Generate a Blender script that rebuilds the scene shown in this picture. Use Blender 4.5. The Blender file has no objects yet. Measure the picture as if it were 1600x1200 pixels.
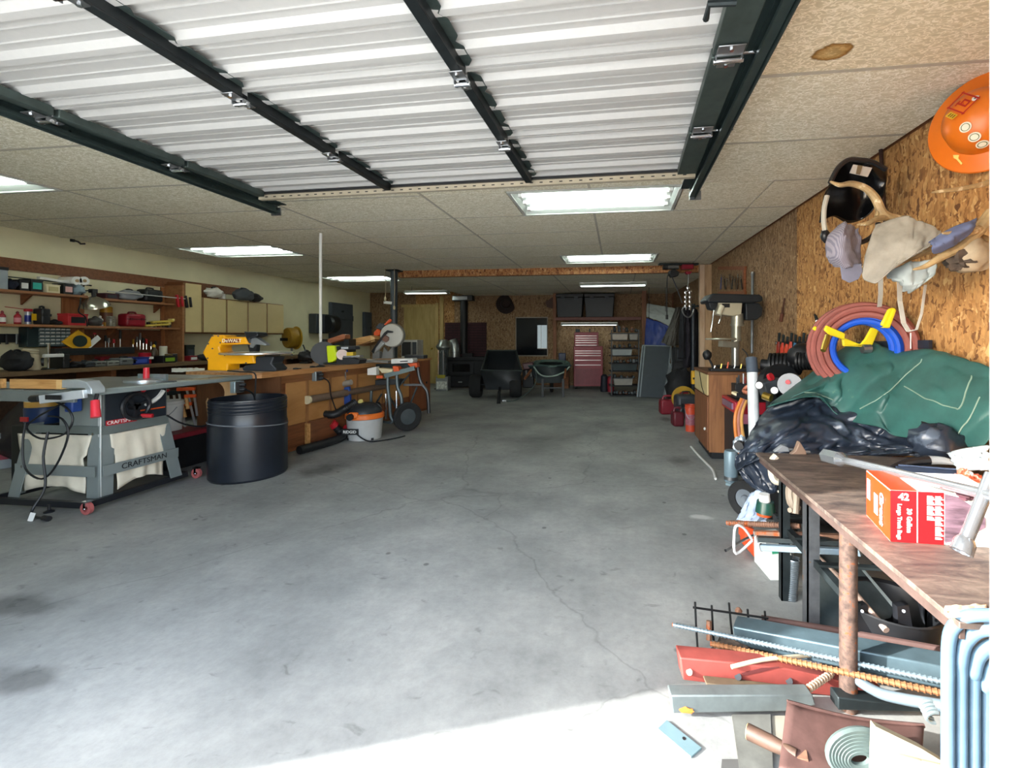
import bpy, bmesh, math, random
from mathutils import Vector, Matrix, noise
random.seed(7)
R = math.radians
scene = bpy.context.scene
COL = scene.collection
# ---------------------------------------------------------------- camera, sky, sun, exposure
TH = R(7.13); CT, ST = math.cos(TH), math.sin(TH)
FPX, CX, CY, CH = 690.0, 880.0, 528.0, 1.30
cam_d = bpy.data.cameras.new('camera'); cam = bpy.data.objects.new('camera', cam_d)
COL.objects.link(cam); scene.camera = cam
cam.location = (0, 0, CH); cam.rotation_euler = (R(90), 0, TH)
cam_d.sensor_width = 36; cam_d.lens = FPX/1600*36
cam_d.shift_x = (800-CX)/1600; cam_d.shift_y = -(600-CY)/1600
cam_d.clip_start = 0.02
world = bpy.data.worlds.new('sky'); scene.world = world; world.use_nodes = True
wn = world.node_tree.nodes; wl = world.node_tree.links
sky = wn.new('ShaderNodeTexSky'); sky.sky_type = 'NISHITA'; sky.sun_disc = False
sky.sun_elevation = R(28); sky.sun_rotation = R(-110); sky.dust_density = 1.5
hs = wn.new('ShaderNodeHueSaturation'); hs.inputs['Saturation'].default_value = .6; wl.new(sky.outputs[0], hs.inputs['Color'])
wl.new(hs.outputs[0], wn['Background'].inputs[0]); wn['Background'].inputs[1].default_value = 0.47
SUN_EL = 20
sd = bpy.data.lights.new('sun', 'SUN'); sd.energy = 4.8; sd.angle = R(0.6); sd.color = (1, .98, .95)
sun = bpy.data.objects.new('sun', sd); COL.objects.link(sun)
sun.rotation_euler = Vector((.94, .34, -math.tan(R(SUN_EL)))).to_track_quat('-Z', 'Y').to_euler()
pd = bpy.data.lights.new('door_opening_portal', 'AREA'); pd.shape = 'RECTANGLE'; pd.size = 3.6; pd.size_y = 2.2
pd.cycles.is_portal = True
po = bpy.data.objects.new('door_opening_portal', pd); COL.objects.link(po)
po.location = (-1.25, .48, 1.1); po.rotation_euler = (R(90), 0, 0)
scene.view_settings.view_transform = 'Standard'; scene.view_settings.look = 'None'
scene.view_settings.gamma = 1; scene.view_settings.use_curve_mapping = False
scene.view_settings.exposure = 2.05
# ---------------------------------------------------------------- geometry of the place as the camera sees it
def ray(x, y):
    t = (x-CX)/FPX
    return Vector((t*CT-ST, CT+t*ST, (CY-y)/FPX))
def P(x, y, d): return Vector((0, 0, CH))+ray(x, y)*d
def G(x, y, z=0.0):
    r = ray(x, y); return Vector((0, 0, CH))+r*((z-CH)/r.z)
def YP(x, y, Y): r = ray(x, y); return Vector((0, 0, CH))+r*(Y/r.y)
def XP(x, y, X): r = ray(x, y); return Vector((0, 0, CH))+r*(X/r.x)
def DP(v): return -v.x*ST+v.y*CT                     # depth of a point
WR0, WRK = 1.97, -.0438
def XR(Y): return WR0+WRK*Y
def RW(x, y, off=0.0):
    r = ray(x, y); return Vector((0, 0, CH))+r*((WR0-off)/(r.x-WRK*r.y))
XL, YB, YH, ZC, ZC2, XCOL = -7.15, 12.0, 8.1, 2.60, 2.48, -4.24
FWD = Vector((-ST, CT, 0)); RGT = Vector((CT, ST, 0)); UP = Vector((0, 0, 1))
# ---------------------------------------------------------------- materials
def lin(h):
    if isinstance(h, str):
        h = h.lstrip('#'); h = [int(h[i:i+2], 16)/255 for i in (0, 2, 4)]
        return [c/12.92 if c <= .04045 else ((c+.055)/1.055)**2.4 for c in h]
    return list(h)
def newmat(name):
    m = bpy.data.materials.new(name); m.use_nodes = True
    return m, m.node_tree.nodes, m.node_tree.links, m.node_tree.nodes['Principled BSDF']
def ramp(n, stops, interp='LINEAR'):
    r = n.new('ShaderNodeValToRGB'); r.color_ramp.interpolation = interp
    e = r.color_ramp.elements
    while len(e) < len(stops): e.new(.5)
    for k, (p, c) in enumerate(stops):
        e[k].position = p; c = lin(c) if not isinstance(c, (int, float)) else [c]*3; e[k].color = (*c, 1)
    return r
def tex(n, l, kind, scale, coord='Object', sc=(1, 1, 1), rot=(0, 0, 0), **kw):
    tc = n.new('ShaderNodeTexCoord'); mp = n.new('ShaderNodeMapping')
    mp.inputs['Scale'].default_value = sc; mp.inputs['Rotation'].default_value = rot
    l.new(tc.outputs[coord], mp.inputs[0])
    t = n.new('ShaderNodeTex'+kind); l.new(mp.outputs[0], t.inputs['Vector'])
    if 'Scale' in t.inputs: t.inputs['Scale'].default_value = scale
    for k, v in kw.items():
        if k in t.inputs: t.inputs[k].default_value = v
        else: setattr(t, k, v)
    return t
def bump(n, l, b, out, strength=.3, dist=.01):
    bp = n.new('ShaderNodeBump'); bp.inputs['Strength'].default_value = strength; bp.inputs['Distance'].default_value = dist
    l.new(out, bp.inputs['Height']); l.new(bp.outputs[0], b.inputs['Normal'])
MC = {}
def mat(col, rough=.55, metal=0, var=.12, scale=9, bmp=0, bs=60, name=None, alpha=None, trans=0, sc=(1, 1, 1), wear=None, wt=.6):
    key = (str(col), rough, metal, var, scale, bmp, bs, trans, sc, str(wear), wt)
    if key in MC: return MC[key]
    m, n, l, b = newmat(name or 'paint_'+str(col).lstrip('#'))
    c = lin(col)
    t = tex(n, l, 'Noise', scale, sc=sc, Detail=5.0, Roughness=.6)
    st = [(.3, [x*(1-var) for x in c]), (.7, [min(1, x*(1+var)) for x in c])]
    if wear: st.append((wt+.02, wear)); st[1] = (min(wt-.02, .7), st[1][1])
    r = ramp(n, st); l.new(t.outputs['Fac'], r.inputs[0]); l.new(r.outputs[0], b.inputs['Base Color'])
    b.inputs['Roughness'].default_value = rough; b.inputs['Metallic'].default_value = metal
    if trans: b.inputs['Transmission Weight'].default_value = trans
    if bmp:
        t2 = tex(n, l, 'Noise', bs, sc=sc, Detail=4.0); bump(n, l, b, t2.outputs['Fac'], bmp, .005)
    MC[key] = m; return m
def emis(name, col, s):
    m, n, l, b = newmat(name); b.inputs['Base Color'].default_value = (*lin(col), 1)
    b.inputs['Emission Color'].default_value = (*lin(col), 1); b.inputs['Emission Strength'].default_value = s
    return m
def wood(col, dark, scale=3, sc=(1, 12, 12), rough=.6, name='wood'):
    key = ('wood', col, dark, scale, sc)
    if key in MC: return MC[key]
    m, n, l, b = newmat(name)
    t = tex(n, l, 'Noise', scale, sc=sc, Detail=6.0, Roughness=.65, Distortion=.6)
    r = ramp(n, [(.3, dark), (.55, col), (.75, [min(1, x*1.12) for x in lin(col)])])
    l.new(t.outputs['Fac'], r.inputs[0]); l.new(r.outputs[0], b.inputs['Base Color'])
    b.inputs['Roughness'].default_value = rough; bump(n, l, b, t.outputs['Fac'], .15, .003)
    MC[key] = m; return m
def osb(name, tint=1.0, base=('#6b4526', '#996a3a', '#b58650', '#d0a972')):
    m, n, l, b = newmat(name)
    tc = n.new('ShaderNodeTexCoord')
    nz = n.new('ShaderNodeTexNoise'); nz.inputs['Scale'].default_value = 9; nz.inputs['Detail'].default_value = 3
    l.new(tc.outputs['Object'], nz.inputs['Vector'])
    add = n.new('ShaderNodeVectorMath'); add.operation = 'MULTIPLY_ADD'
    add.inputs[1].default_value = (.09, .09, .09); l.new(nz.outputs['Color'], add.inputs[0]); l.new(tc.outputs['Object'], add.inputs[2])
    outs = []
    for k, (sc, rot) in enumerate((((46, 46, 11), (.25, .1, 0)), ((62, 62, 12), (-.35, .5, .2)), ((26, 26, 40), (.6, -.9, 0)))):
        mp = n.new('ShaderNodeMapping'); mp.inputs['Scale'].default_value = sc; mp.inputs['Rotation'].default_value = rot
        l.new(add.outputs[0], mp.inputs[0])
        v = n.new('ShaderNodeTexVoronoi'); v.inputs['Scale'].default_value = 1.0; l.new(mp.outputs[0], v.inputs['Vector']); outs.append(v)
    nm = n.new('ShaderNodeTexNoise'); nm.inputs['Scale'].default_value = 14; l.new(tc.outputs['Object'], nm.inputs['Vector'])
    def mixc(a, bb, lo, hi):
        mr = n.new('ShaderNodeMapRange'); mr.inputs[1].default_value = lo; mr.inputs[2].default_value = hi; l.new(nm.outputs['Fac'], mr.inputs[0])
        mx = n.new('ShaderNodeMix'); mx.data_type = 'RGBA'; l.new(mr.outputs[0], mx.inputs[0]); l.new(a, mx.inputs[6]); l.new(bb, mx.inputs[7]); return mx.outputs[2]
    c1 = mixc(outs[0].outputs['Color'], outs[1].outputs['Color'], .47, .5)
    c2 = mixc(c1, outs[2].outputs['Color'], .57, .6)
    sp = n.new('ShaderNodeSeparateColor'); l.new(c2, sp.inputs[0])
    r = ramp(n, [(.0, base[0]), (.22, base[1]), (.5, base[2]), (.8, base[2]), (1, base[3])]); l.new(sp.outputs[0], r.inputs[0])
    fine = n.new('ShaderNodeTexNoise'); fine.inputs['Scale'].default_value = 90; fine.inputs['Detail'].default_value = 4
    mp2 = n.new('ShaderNodeMapping'); mp2.inputs['Scale'].default_value = (1, 1, .25); l.new(tc.outputs['Object'], mp2.inputs[0]); l.new(mp2.outputs[0], fine.inputs['Vector'])
    mx = n.new('ShaderNodeMix'); mx.data_type = 'RGBA'; mx.blend_type = 'OVERLAY'; mx.inputs[0].default_value = .55
    l.new(r.outputs[0], mx.inputs[6]); l.new(fine.outputs['Fac'], mx.inputs[7])
    l.new(mx.outputs[2], b.inputs['Base Color']); b.inputs['Roughness'].default_value = .75
    bump(n, l, b, sp.outputs[1], .25, .004); return m
# ---------------------------------------------------------------- mesh builder
class M:
    def __init__(s): s.v = []; s.f = []
    def add(s, vs, fs):
        n = len(s.v); s.v += [Vector(v) for v in vs]; s.f += [tuple(i+n for i in f) for f in fs]; return s
    def hexa(s, c8):
        return s.add(c8, [(0, 3, 2, 1), (4, 5, 6, 7), (0, 1, 5, 4), (1, 2, 6, 5), (2, 3, 7, 6), (3, 0, 4, 7)])
    def box(s, a, b, mx=None):
        (x0, y0, z0), (x1, y1, z1) = a, b
        c = [(x0, y0, z0), (x1, y0, z0), (x1, y1, z0), (x0, y1, z0), (x0, y0, z1), (x1, y0, z1), (x1, y1, z1), (x0, y1, z1)]
        if mx is not None: c = [mx@Vector(p) for p in c]
        return s.hexa(c)
    def cb(s, c, d, rz=0, rx=0, ry=0):
        mx = Matrix.Translation(c)@Matrix.Rotation(rz, 4, 'Z')@Matrix.Rotation(ry, 4, 'Y')@Matrix.Rotation(rx, 4, 'X')
        return s.box((-d[0]/2, -d[1]/2, -d[2]/2), (d[0]/2, d[1]/2, d[2]/2), mx)
    def bar(s, p, q, w, h=None, up=UP):
        p, q = Vector(p), Vector(q); h = h or w; a = (q-p).normalized(); u = Vector(up)
        if abs(a.dot(u)) > .98: u = Vector((0, 1, 0))
        sd = a.cross(u).normalized(); u = sd.cross(a).normalized()
        c = []
        for o in (p, q):
            c += [o-sd*w/2-u*h/2, o+sd*w/2-u*h/2, o+sd*w/2+u*h/2, o-sd*w/2+u*h/2]
        return s.hexa(c)
    def cyl(s, p, q, r, r2=None, n=16, cap=True):
        p, q = Vector(p), Vector(q); r2 = r if r2 is None else r2; a = (q-p).normalized()
        u = a.orthogonal().normalized(); w = a.cross(u)
        vs = []
        for o, rr in ((p, r), (q, r2)):
            vs += [o+(u*math.cos(2*math.pi*k/n)+w*math.sin(2*math.pi*k/n))*rr for k in range(n)]
        fs = [(k, (k+1) % n, n+(k+1) % n, n+k) for k in range(n)]
        if cap: fs += [tuple(range(n-1, -1, -1)), tuple(range(n, 2*n))]
        return s.add(vs, fs)
    def tube(s, pts, r, n=8, closed=False, sub=0):
        pts = [Vector(p) for p in pts]
        rs = r if isinstance(r, (list, tuple)) else [r]*len(pts)
        if sub:
            np_, nr = [], []; L = len(pts); rng = L if closed else L-1
            for i in range(rng):
                p0 = pts[(i-1) % L] if (closed or i > 0) else pts[0]; p1 = pts[i]; p2 = pts[(i+1) % L]
                p3 = pts[(i+2) % L] if (closed or i+2 < L) else pts[-1]
                for k in range(sub):
                    t = k/sub
                    np_.append(.5*((2*p1)+(p2-p0)*t+(2*p0-5*p1+4*p2-p3)*t*t+(3*p1-p0-3*p2+p3)*t**3)); nr.append(rs[i]*(1-t)+rs[(i+1) % L]*t)
            if not closed: np_.append(pts[-1]); nr.append(rs[-1])
            pts, rs = np_, nr
        L = len(pts); vs = []; u = None
        for i in range(L):
            a = (pts[(i+1) % L]-pts[i-1]) if closed else (pts[min(i+1, L-1)]-pts[max(i-1, 0)])
            if a.length < 1e-9: a = Vector((0, 0, 1))
            a.normalize()
            if u is None: u = a.orthogonal().normalized()
            else:
                u = u-a*u.dot(a); u = u.normalized() if u.length > 1e-6 else a.orthogonal().normalized()
            w = a.cross(u)
            vs += [pts[i]+(u*math.cos(2*math.pi*k/n)+w*math.sin(2*math.pi*k/n))*rs[i] for k in range(n)]
        fs = []
        for i in range(L if closed else L-1):
            j = (i+1) % L
            fs += [(i*n+k, i*n+(k+1) % n, j*n+(k+1) % n, j*n+k) for k in range(n)]
        if not closed: fs += [tuple(range(n-1, -1, -1)), tuple(range((L-1)*n, L*n))]
        return s.add(vs, fs)
    def lathe(s, prof, c=(0, 0, 0), n=20, mx=None, arc=1.0):
        c = Vector(c); vs = []
        for r, z in prof:
            vs += [Vector((r*math.cos(2*math.pi*k/n), r*math.sin(2*math.pi*k/n), z)) for k in range(n)]
        vs = [(mx@v if mx is not None else v)+c for v in vs]; L = len(prof)
        fs = [(i*n+k, i*n+(k+1) % n, (i+1)*n+(k+1) % n, (i+1)*n+k) for i in range(L-1) for k in range(n)]
        ringp = prof[0] == prof[-1]
        if prof[0][0] > 1e-6 and not ringp: fs.append(tuple(range(n-1, -1, -1)))
        if prof[-1][0] > 1e-6 and not ringp: fs.append(tuple(range((L-1)*n, L*n)))
        return s.add(vs, fs)
    def slab(s, px, d, th):                     # outline seen at depth d, extruded th away from the viewer
        f = [P(x, y, d) for x, y in px]; b = [p+FWD*th for p in f]; n = len(f)
        return s.add(f+b, [tuple(range(n)), tuple(range(2*n-1, n-1, -1))]+[(k, n+k, n+(k+1) % n, (k+1) % n) for k in range(n)])
    def prism(s, poly, h, mx=None):
        n = len(poly); vs = [Vector((x, y, 0)) for x, y in poly]+[Vector((x, y, h)) for x, y in poly]
        if mx is not None: vs = [mx@v for v in vs]
        return s.add(vs, [tuple(range(n-1, -1, -1)), tuple(range(n, 2*n))]+[(k, (k+1) % n, n+(k+1) % n, n+k) for k in range(n)])
    def grid(s, fn, nu, nv):
        vs = [fn(i/nu, j/nv) for j in range(nv+1) for i in range(nu+1)]
        return s.add(vs, [(j*(nu+1)+i, j*(nu+1)+i+1, (j+1)*(nu+1)+i+1, (j+1)*(nu+1)+i) for j in range(nv) for i in range(nu)])
    def blob(s, c, d, seed=0, amp=.18, f=2.2, n=20, m=12, flat=True):
        def pt(u, v):
            th = 2*math.pi*u; ph = math.pi*v
            q = Vector((math.sin(ph)*math.cos(th), math.sin(ph)*math.sin(th), -math.cos(ph)))
            k = 1+amp*noise.noise(q*f+Vector((seed*3.1, seed, 0)))+amp*.5*noise.noise(q*f*2.7+Vector((seed, 0, 5)))
            z = q.z*k
            if flat: z = max(z, -.9)
            return Vector((c[0]+q.x*k*d[0]/2, c[1]+q.y*k*d[1]/2, c[2]+z*d[2]/2))
        prof = [[pt(i/n, j/m) for i in range(n)] for j in range(1, m)]
        vs = [pt(0, 0)]+[p for r in prof for p in r]+[pt(0, 1)]
        fs = [(0, 1+(k+1) % n, 1+k) for k in range(n)]
        for j in range(m-2): fs += [(1+j*n+k, 1+j*n+(k+1) % n, 1+(j+1)*n+(k+1) % n, 1+(j+1)*n+k) for k in range(n)]
        fs += [(1+(m-2)*n+k, 1+(m-2)*n+(k+1) % n, len(vs)-1) for k in range(n)]
        return s.add(vs, fs)
    def obj(s, name, m, parent=None, w=False, bevel=0, smooth=35, solid=0, sub=0):
        me = bpy.data.meshes.new(name); vs = s.v
        if w and parent is not None:
            inv = parent['_mx'] if False else MX[parent.name].inverted(); vs = [inv@v for v in vs]
        me.from_pydata([tuple(v) for v in vs], [], s.f)
        bm = bmesh.new(); bm.from_mesh(me); bmesh.ops.recalc_face_normals(bm, faces=bm.faces); bm.to_mesh(me); bm.free()
        if smooth:
            me.polygons.foreach_set('use_smooth', [True]*len(me.polygons)); me.set_sharp_from_angle(angle=R(smooth))
        me.materials.append(m); o = bpy.data.objects.new(name, me); COL.objects.link(o)
        if parent is not None: o.parent = parent; MX[o.name] = MX[parent.name]
        else: MX[o.name] = Matrix.Identity(4)
        if solid: md = o.modifiers.new('solid', 'SOLIDIFY'); md.thickness = solid; md.offset = 0
        if bevel: md = o.modifiers.new('bevel', 'BEVEL'); md.width = bevel; md.segments = 2; md.limit_method = 'ANGLE'; md.angle_limit = R(40)
        if sub: md = o.modifiers.new('sub', 'SUBSURF'); md.levels = sub; md.render_levels = sub
        return o
MX = {}
def tag(o, label=None, cat=None, group=None, kind=None):
    if label: o['label'] = label
    if cat: o['category'] = cat
    if group: o['group'] = group
    if kind: o['kind'] = kind
    return o
def T(name, label, cat, loc=(0, 0, 0), rz=0, group=None):
    o = bpy.data.objects.new(name, None); COL.objects.link(o); o.empty_display_size = .05
    o.location = loc; o.rotation_euler = (0, 0, rz)
    MX[o.name] = Matrix.Translation(loc)@Matrix.Rotation(rz, 4, 'Z')
    return tag(o, label, cat, group)
def ST_(name): e = T(name, None, None); e['kind'] = 'structure'; return e
def clone(root, loc, rz, label=None):
    r = root.copy(); COL.objects.link(r); r.location = loc; r.rotation_euler = (0, 0, rz); MX[r.name] = Matrix.Translation(loc)@Matrix.Rotation(rz, 4, 'Z')
    if label: r['label'] = label
    for ch in list(root.children):
        c = ch.copy(); COL.objects.link(c); c.parent = r
        for g in ch.children:
            d = g.copy(); COL.objects.link(d); d.parent = c
    return r
def text(name, s, size, m, parent, mx, depth=.002, align='CENTER', bold=0):
    cu = bpy.data.curves.new('t', 'FONT'); cu.body = s; cu.size = size; cu.extrude = depth; cu.align_x = align; cu.align_y = 'CENTER'; cu.offset = bold
    cu.resolution_u = 3
    o = bpy.data.objects.new('t', cu); COL.objects.link(o)
    dg = bpy.context.evaluated_depsgraph_get(); me = bpy.data.meshes.new_from_object(o.evaluated_get(dg))
    bpy.data.objects.remove(o); me.transform(mx); me.materials.clear(); me.materials.append(m)
    q = bpy.data.objects.new(name, me); COL.objects.link(q); q.parent = parent; MX[q.name] = MX[parent.name]; return q
# local frames on the walls: x to the right in the picture, -y into the room, z up
def pl_left(x0, y0, x1, y1, off):
    X = XL+off; a = XP(x0, (y0+y1)/2, X); b = XP(x1, (y0+y1)/2, X); m = XP((x0+x1)/2, y1, X); t = XP((x0+x1)/2, y0, X)
    return Vector((X, (a.y+b.y)/2, m.z)), R(90), b.y-a.y, t.z-m.z
def pl_back(x0, y0, x1, y1, Y):
    a = YP(x0, y1, Y); b = YP(x1, y1, Y); t = YP((x0+x1)/2, y0, Y); m = YP((x0+x1)/2, y1, Y)
    return Vector(((a.x+b.x)/2, Y, m.z)), 0, b.x-a.x, t.z-m.z
RWA = R(-90)-math.atan(WRK)*0-math.atan(-WRK)*-1*0
def pl_right(x0, y0, x1, y1, off):
    a = RW(x0, y1, off); b = RW(x1, y1, off); m = RW((x0+x1)/2, y1, off); t = RW((x0+x1)/2, y0, off)
    return m, R(-90)+math.atan(-WRK), (b-a).length, t.z-m.z
def pl_cam(x0, y0, x1, y1, d):                 # standing square to the line of sight at depth d
    return P((x0+x1)/2, y1, d), TH, (x1-x0)*d/FPX, (y1-y0)*d/FPX
# ---------------------------------------------------------------- shared materials
STEEL = mat('#8d9092', .35, .9, .15); CHROME = mat('#d8dadc', .12, 1, .04); DARKST = mat('#2c3436', .5, .6, .25, 14)
BLACK = mat('#15171a', .5, 0, .3); BLACKP = mat('#1b1d21', .35, 0, .2); RUBBER = mat('#191a1b', .85, 0, .25, 20, .2)
WHITE = mat('#e4e4e0', .45, 0, .05); RED = mat('#b3202a', .4, 0, .12); ORANGE = mat('#d8561f', .45, 0, .1); YELLOW = mat('#dfb21c', .45, 0, .08)
DWY = mat('#f0a80c', .4, 0, .05); BLUE = mat('#1c3f86', .45, 0, .15); GREY = mat('#7d8286', .55, 0, .1); DGREY = mat('#3a3f45', .55, 0, .15)
CREAM = mat('#d9cca6', .6, 0, .06); PINE = wood('#c99a5e', '#a67438', name='pine'); BROWN = wood('#7d4c2c', '#5e3519', name='brown_board')
PLY = wood('#b58550', '#99693a', 2, (1, 6, 6), name='plywood'); PLYV = wood('#b58550', '#99693a', 2, (6, 6, 1), name='plywood_upright')
CLEAR = mat('#dfe6e2', .15, 0, .03, trans=.75); GLASS = mat('#b8c8c8', .08, 0, .02, trans=.9); BRASS = mat('#b79a4a', .3, .9, .1)
RUST = mat('#7a5a48', .75, .4, .35, 16, .3, wear='#9a4f22', wt=.62); RUSTO = mat('#a85c34', .8, .2, .25, 30, .3)
GALV = mat('#9fb0b4', .4, .6, .12, 14)
# ================================================================ the shell
m, n, l, b = newmat('concrete')
a1 = tex(n, l, 'Noise', 1.3, Detail=8.0, Roughness=.65); r1 = ramp(n, [(.3, '#737574'), (.5, '#8e908d'), (.7, '#a4a5a0')]); l.new(a1.outputs['Fac'], r1.inputs[0])
a2 = tex(n, l, 'Noise', 8, Detail=5.0, Distortion=.8, sc=(1, 1.6, 1)); r2 = ramp(n, [(.64, 1.0), (.72, .5)]); l.new(a2.outputs['Fac'], r2.inputs[0])
a3 = tex(n, l, 'Voronoi', .42, distance='EUCLIDEAN', feature='DISTANCE_TO_EDGE'); 
tc = n.new('ShaderNodeTexCoord'); nz = n.new('ShaderNodeTexNoise'); nz.inputs['Scale'].default_value = 2.5; nz.inputs['Detail'].default_value = 6; l.new(tc.outputs['Object'], nz.inputs['Vector'])
va = n.new('ShaderNodeVectorMath'); va.operation = 'MULTIPLY_ADD'; va.inputs[1].default_value = (.35, .35, 0); l.new(nz.outputs['Color'], va.inputs[0]); l.new(tc.outputs['Object'], va.inputs[2]); l.new(va.outputs[0], a3.inputs['Vector'])
r3 = ramp(n, [(0, .72), (.0022, 1.0)]); l.new(a3.outputs['Distance'], r3.inputs[0])
a4 = tex(n, l, 'Voronoi', 3.1, Randomness=1.0); r4 = ramp(n, [(.035, .35), (.06, 1.0)]); l.new(a4.outputs['Distance'], r4.inputs[0])
a5 = tex(n, l, 'Noise', 22, Detail=9.0, Roughness=.75); r5 = ramp(n, [(.3, .72), (.55, 1.0), (.7, 1.12)]); l.new(a5.outputs['Fac'], r5.inputs[0])
cur = r1.outputs[0]
for rr in (r2, r3, r4, r5):
    mx = n.new('ShaderNodeMix'); mx.data_type = 'RGBA'; mx.blend_type = 'MULTIPLY'; mx.inputs[0].default_value = .85 if rr in (r4, r3) else .6
    l.new(cur, mx.inputs[6]); l.new(rr.outputs[0], mx.inputs[7]); cur = mx.outputs[2]
def spot(px, rx, ry, stops, cur):          # an oil stain / worn patch of its own shape on the slab
    c = G(*px); tc = n.new('ShaderNodeTexCoord'); v1 = n.new('ShaderNodeVectorMath'); v1.operation = 'SUBTRACT'; v1.inputs[1].default_value = c; l.new(tc.outputs['Object'], v1.inputs[0])
    nz = n.new('ShaderNodeTexNoise'); nz.inputs['Scale'].default_value = 7; nz.inputs['Detail'].default_value = 4; l.new(tc.outputs['Object'], nz.inputs['Vector'])
    v2 = n.new('ShaderNodeVectorMath'); v2.operation = 'MULTIPLY'; v2.inputs[1].default_value = (1/rx, 1/ry, 0); l.new(v1.outputs[0], v2.inputs[0])
    ln = n.new('ShaderNodeVectorMath'); ln.operation = 'LENGTH'; l.new(v2.outputs[0], ln.inputs[0])
    ad = n.new('ShaderNodeMath'); ad.operation = 'MULTIPLY_ADD'; ad.inputs[1].default_value = 1.1; l.new(nz.outputs['Fac'], ad.inputs[0]); l.new(ln.outputs['Value'], ad.inputs[2])
    r = ramp(n, stops); dv = n.new('ShaderNodeMath'); dv.operation = 'MULTIPLY'; dv.inputs[1].default_value = .5; l.new(ad.outputs[0], dv.inputs[0]); l.new(dv.outputs[0], r.inputs[0])
    mx = n.new('ShaderNodeMix'); mx.data_type = 'RGBA'; mx.blend_type = 'MULTIPLY'; mx.inputs[0].default_value = 1; l.new(cur, mx.inputs[6]); l.new(r.outputs[0], mx.inputs[7]); return mx.outputs[2]
DK = [(.42, .5), (.7, 1.0)]
for px, rx, ry, st in (((1062, 720), .16, .3, DK), ((1040, 655), .12, .35, DK), ((20, 945), .4, .12, DK), ((40, 1060), .25, .1, DK), ((500, 735), .3, .3, DK), ((860, 690), .5, .9, [(.4, .8), (.75, 1.0)])): cur = spot(px, rx, ry, st, cur)
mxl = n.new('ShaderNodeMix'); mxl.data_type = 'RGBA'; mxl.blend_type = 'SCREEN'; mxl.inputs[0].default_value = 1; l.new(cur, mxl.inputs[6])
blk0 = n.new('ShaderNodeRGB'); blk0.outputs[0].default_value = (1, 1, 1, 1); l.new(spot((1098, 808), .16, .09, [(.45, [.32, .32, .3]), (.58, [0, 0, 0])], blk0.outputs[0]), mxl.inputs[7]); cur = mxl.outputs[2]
l.new(cur, b.inputs['Base Color']); b.inputs['Roughness'].default_value = .6; bump(n, l, b, a5.outputs['Fac'], .12, .004)
CONC = m
fl = M().box((-7.3, .5, -.12), (2.2, 12.15, 0)).obj('floor', CONC); tag(fl, kind='structure')
dw = M().box((-14, -14, -.15), (14, .5, -.004)).obj('driveway', mat('#d8d5cd', .8, 0, .06, 3, .1, 80)); tag(dw, kind='structure')

# acoustic ceiling
def tilecol(n, l):
    t1 = tex(n, l, 'Noise', 24, sc=(1, 1.8, 1), Detail=2.0, Distortion=1.0); s1 = n.new('ShaderNodeMath'); s1.operation = 'SUBTRACT'; s1.inputs[1].default_value = .5; l.new(t1.outputs['Fac'], s1.inputs[0])
    s2 = n.new('ShaderNodeMath'); s2.operation = 'ABSOLUTE'; l.new(s1.outputs[0], s2.inputs[0])
    r = ramp(n, [(0, '#fdfaee'), (.025, '#f3eedb'), (.06, '#dcd5bb'), (.2, '#d2cbb0')]); l.new(s2.outputs[0], r.inputs[0]); return t1, r
m, n, l, b = newmat('acoustic_tile')
t1, r = tilecol(n, l); l.new(r.outputs[0], b.inputs['Base Color']); b.inputs['Roughness'].default_value = .9
bump(n, l, b, t1.outputs['Fac'], .3, .01); TILE = m
m, n, l, b = newmat('acoustic_tile_with_water_stain')
t1, r = tilecol(n, l)
STC = G(1300, 82, ZC)
tc = n.new('ShaderNodeTexCoord'); sb = n.new('ShaderNodeVectorMath'); sb.operation = 'SUBTRACT'; sb.inputs[1].default_value = (STC.x, STC.y, STC.z); l.new(tc.outputs['Object'], sb.inputs[0])
nz = n.new('ShaderNodeTexNoise'); nz.inputs['Scale'].default_value = 14; l.new(tc.outputs['Object'], nz.inputs['Vector'])
vm = n.new('ShaderNodeVectorMath'); vm.operation = 'MULTIPLY_ADD'; vm.inputs[1].default_value = (.06, .06, 0); l.new(nz.outputs['Color'], vm.inputs[0]); l.new(sb.outputs[0], vm.inputs[2])
of = n.new('ShaderNodeVectorMath'); of.operation = 'SUBTRACT'; of.inputs[1].default_value = (.03, .03, 0); l.new(vm.outputs[0], of.inputs[0])
sq = n.new('ShaderNodeVectorMath'); sq.operation = 'MULTIPLY'; sq.inputs[1].default_value = (1, 1.25, 0); l.new(of.outputs[0], sq.inputs[0])
ln = n.new('ShaderNodeVectorMath'); ln.operation = 'LENGTH'; l.new(sq.outputs[0], ln.inputs[0])
rs = ramp(n, [(0, '#d9c298'), (.05, '#cfae78'), (.066, '#b48a4e'), (.076, '#8f6a34'), (.084, '#fff8ee')]); l.new(ln.outputs['Value'], rs.inputs[0])
mx = n.new('ShaderNodeMix'); mx.data_type = 'RGBA'; mx.blend_type = 'MULTIPLY'; mx.inputs[0].default_value = 1; l.new(r.outputs[0], mx.inputs[6]); l.new(rs.outputs[0], mx.inputs[7])
l.new(mx.outputs[2], b.inputs['Base Color']); b.inputs['Roughness'].default_value = .9; bump(n, l, b, t1.outputs['Fac'], .3, .01); TILES = m
GRID = mat('#b9b3a2', .6, 0, .05)
ce = M().box((-7.3, .5, 2.64), (2.1, 12.15, 2.75)).obj('ceiling', mat('#8d8778', .9)); tag(ce, kind='structure')
ROW = .767
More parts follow.
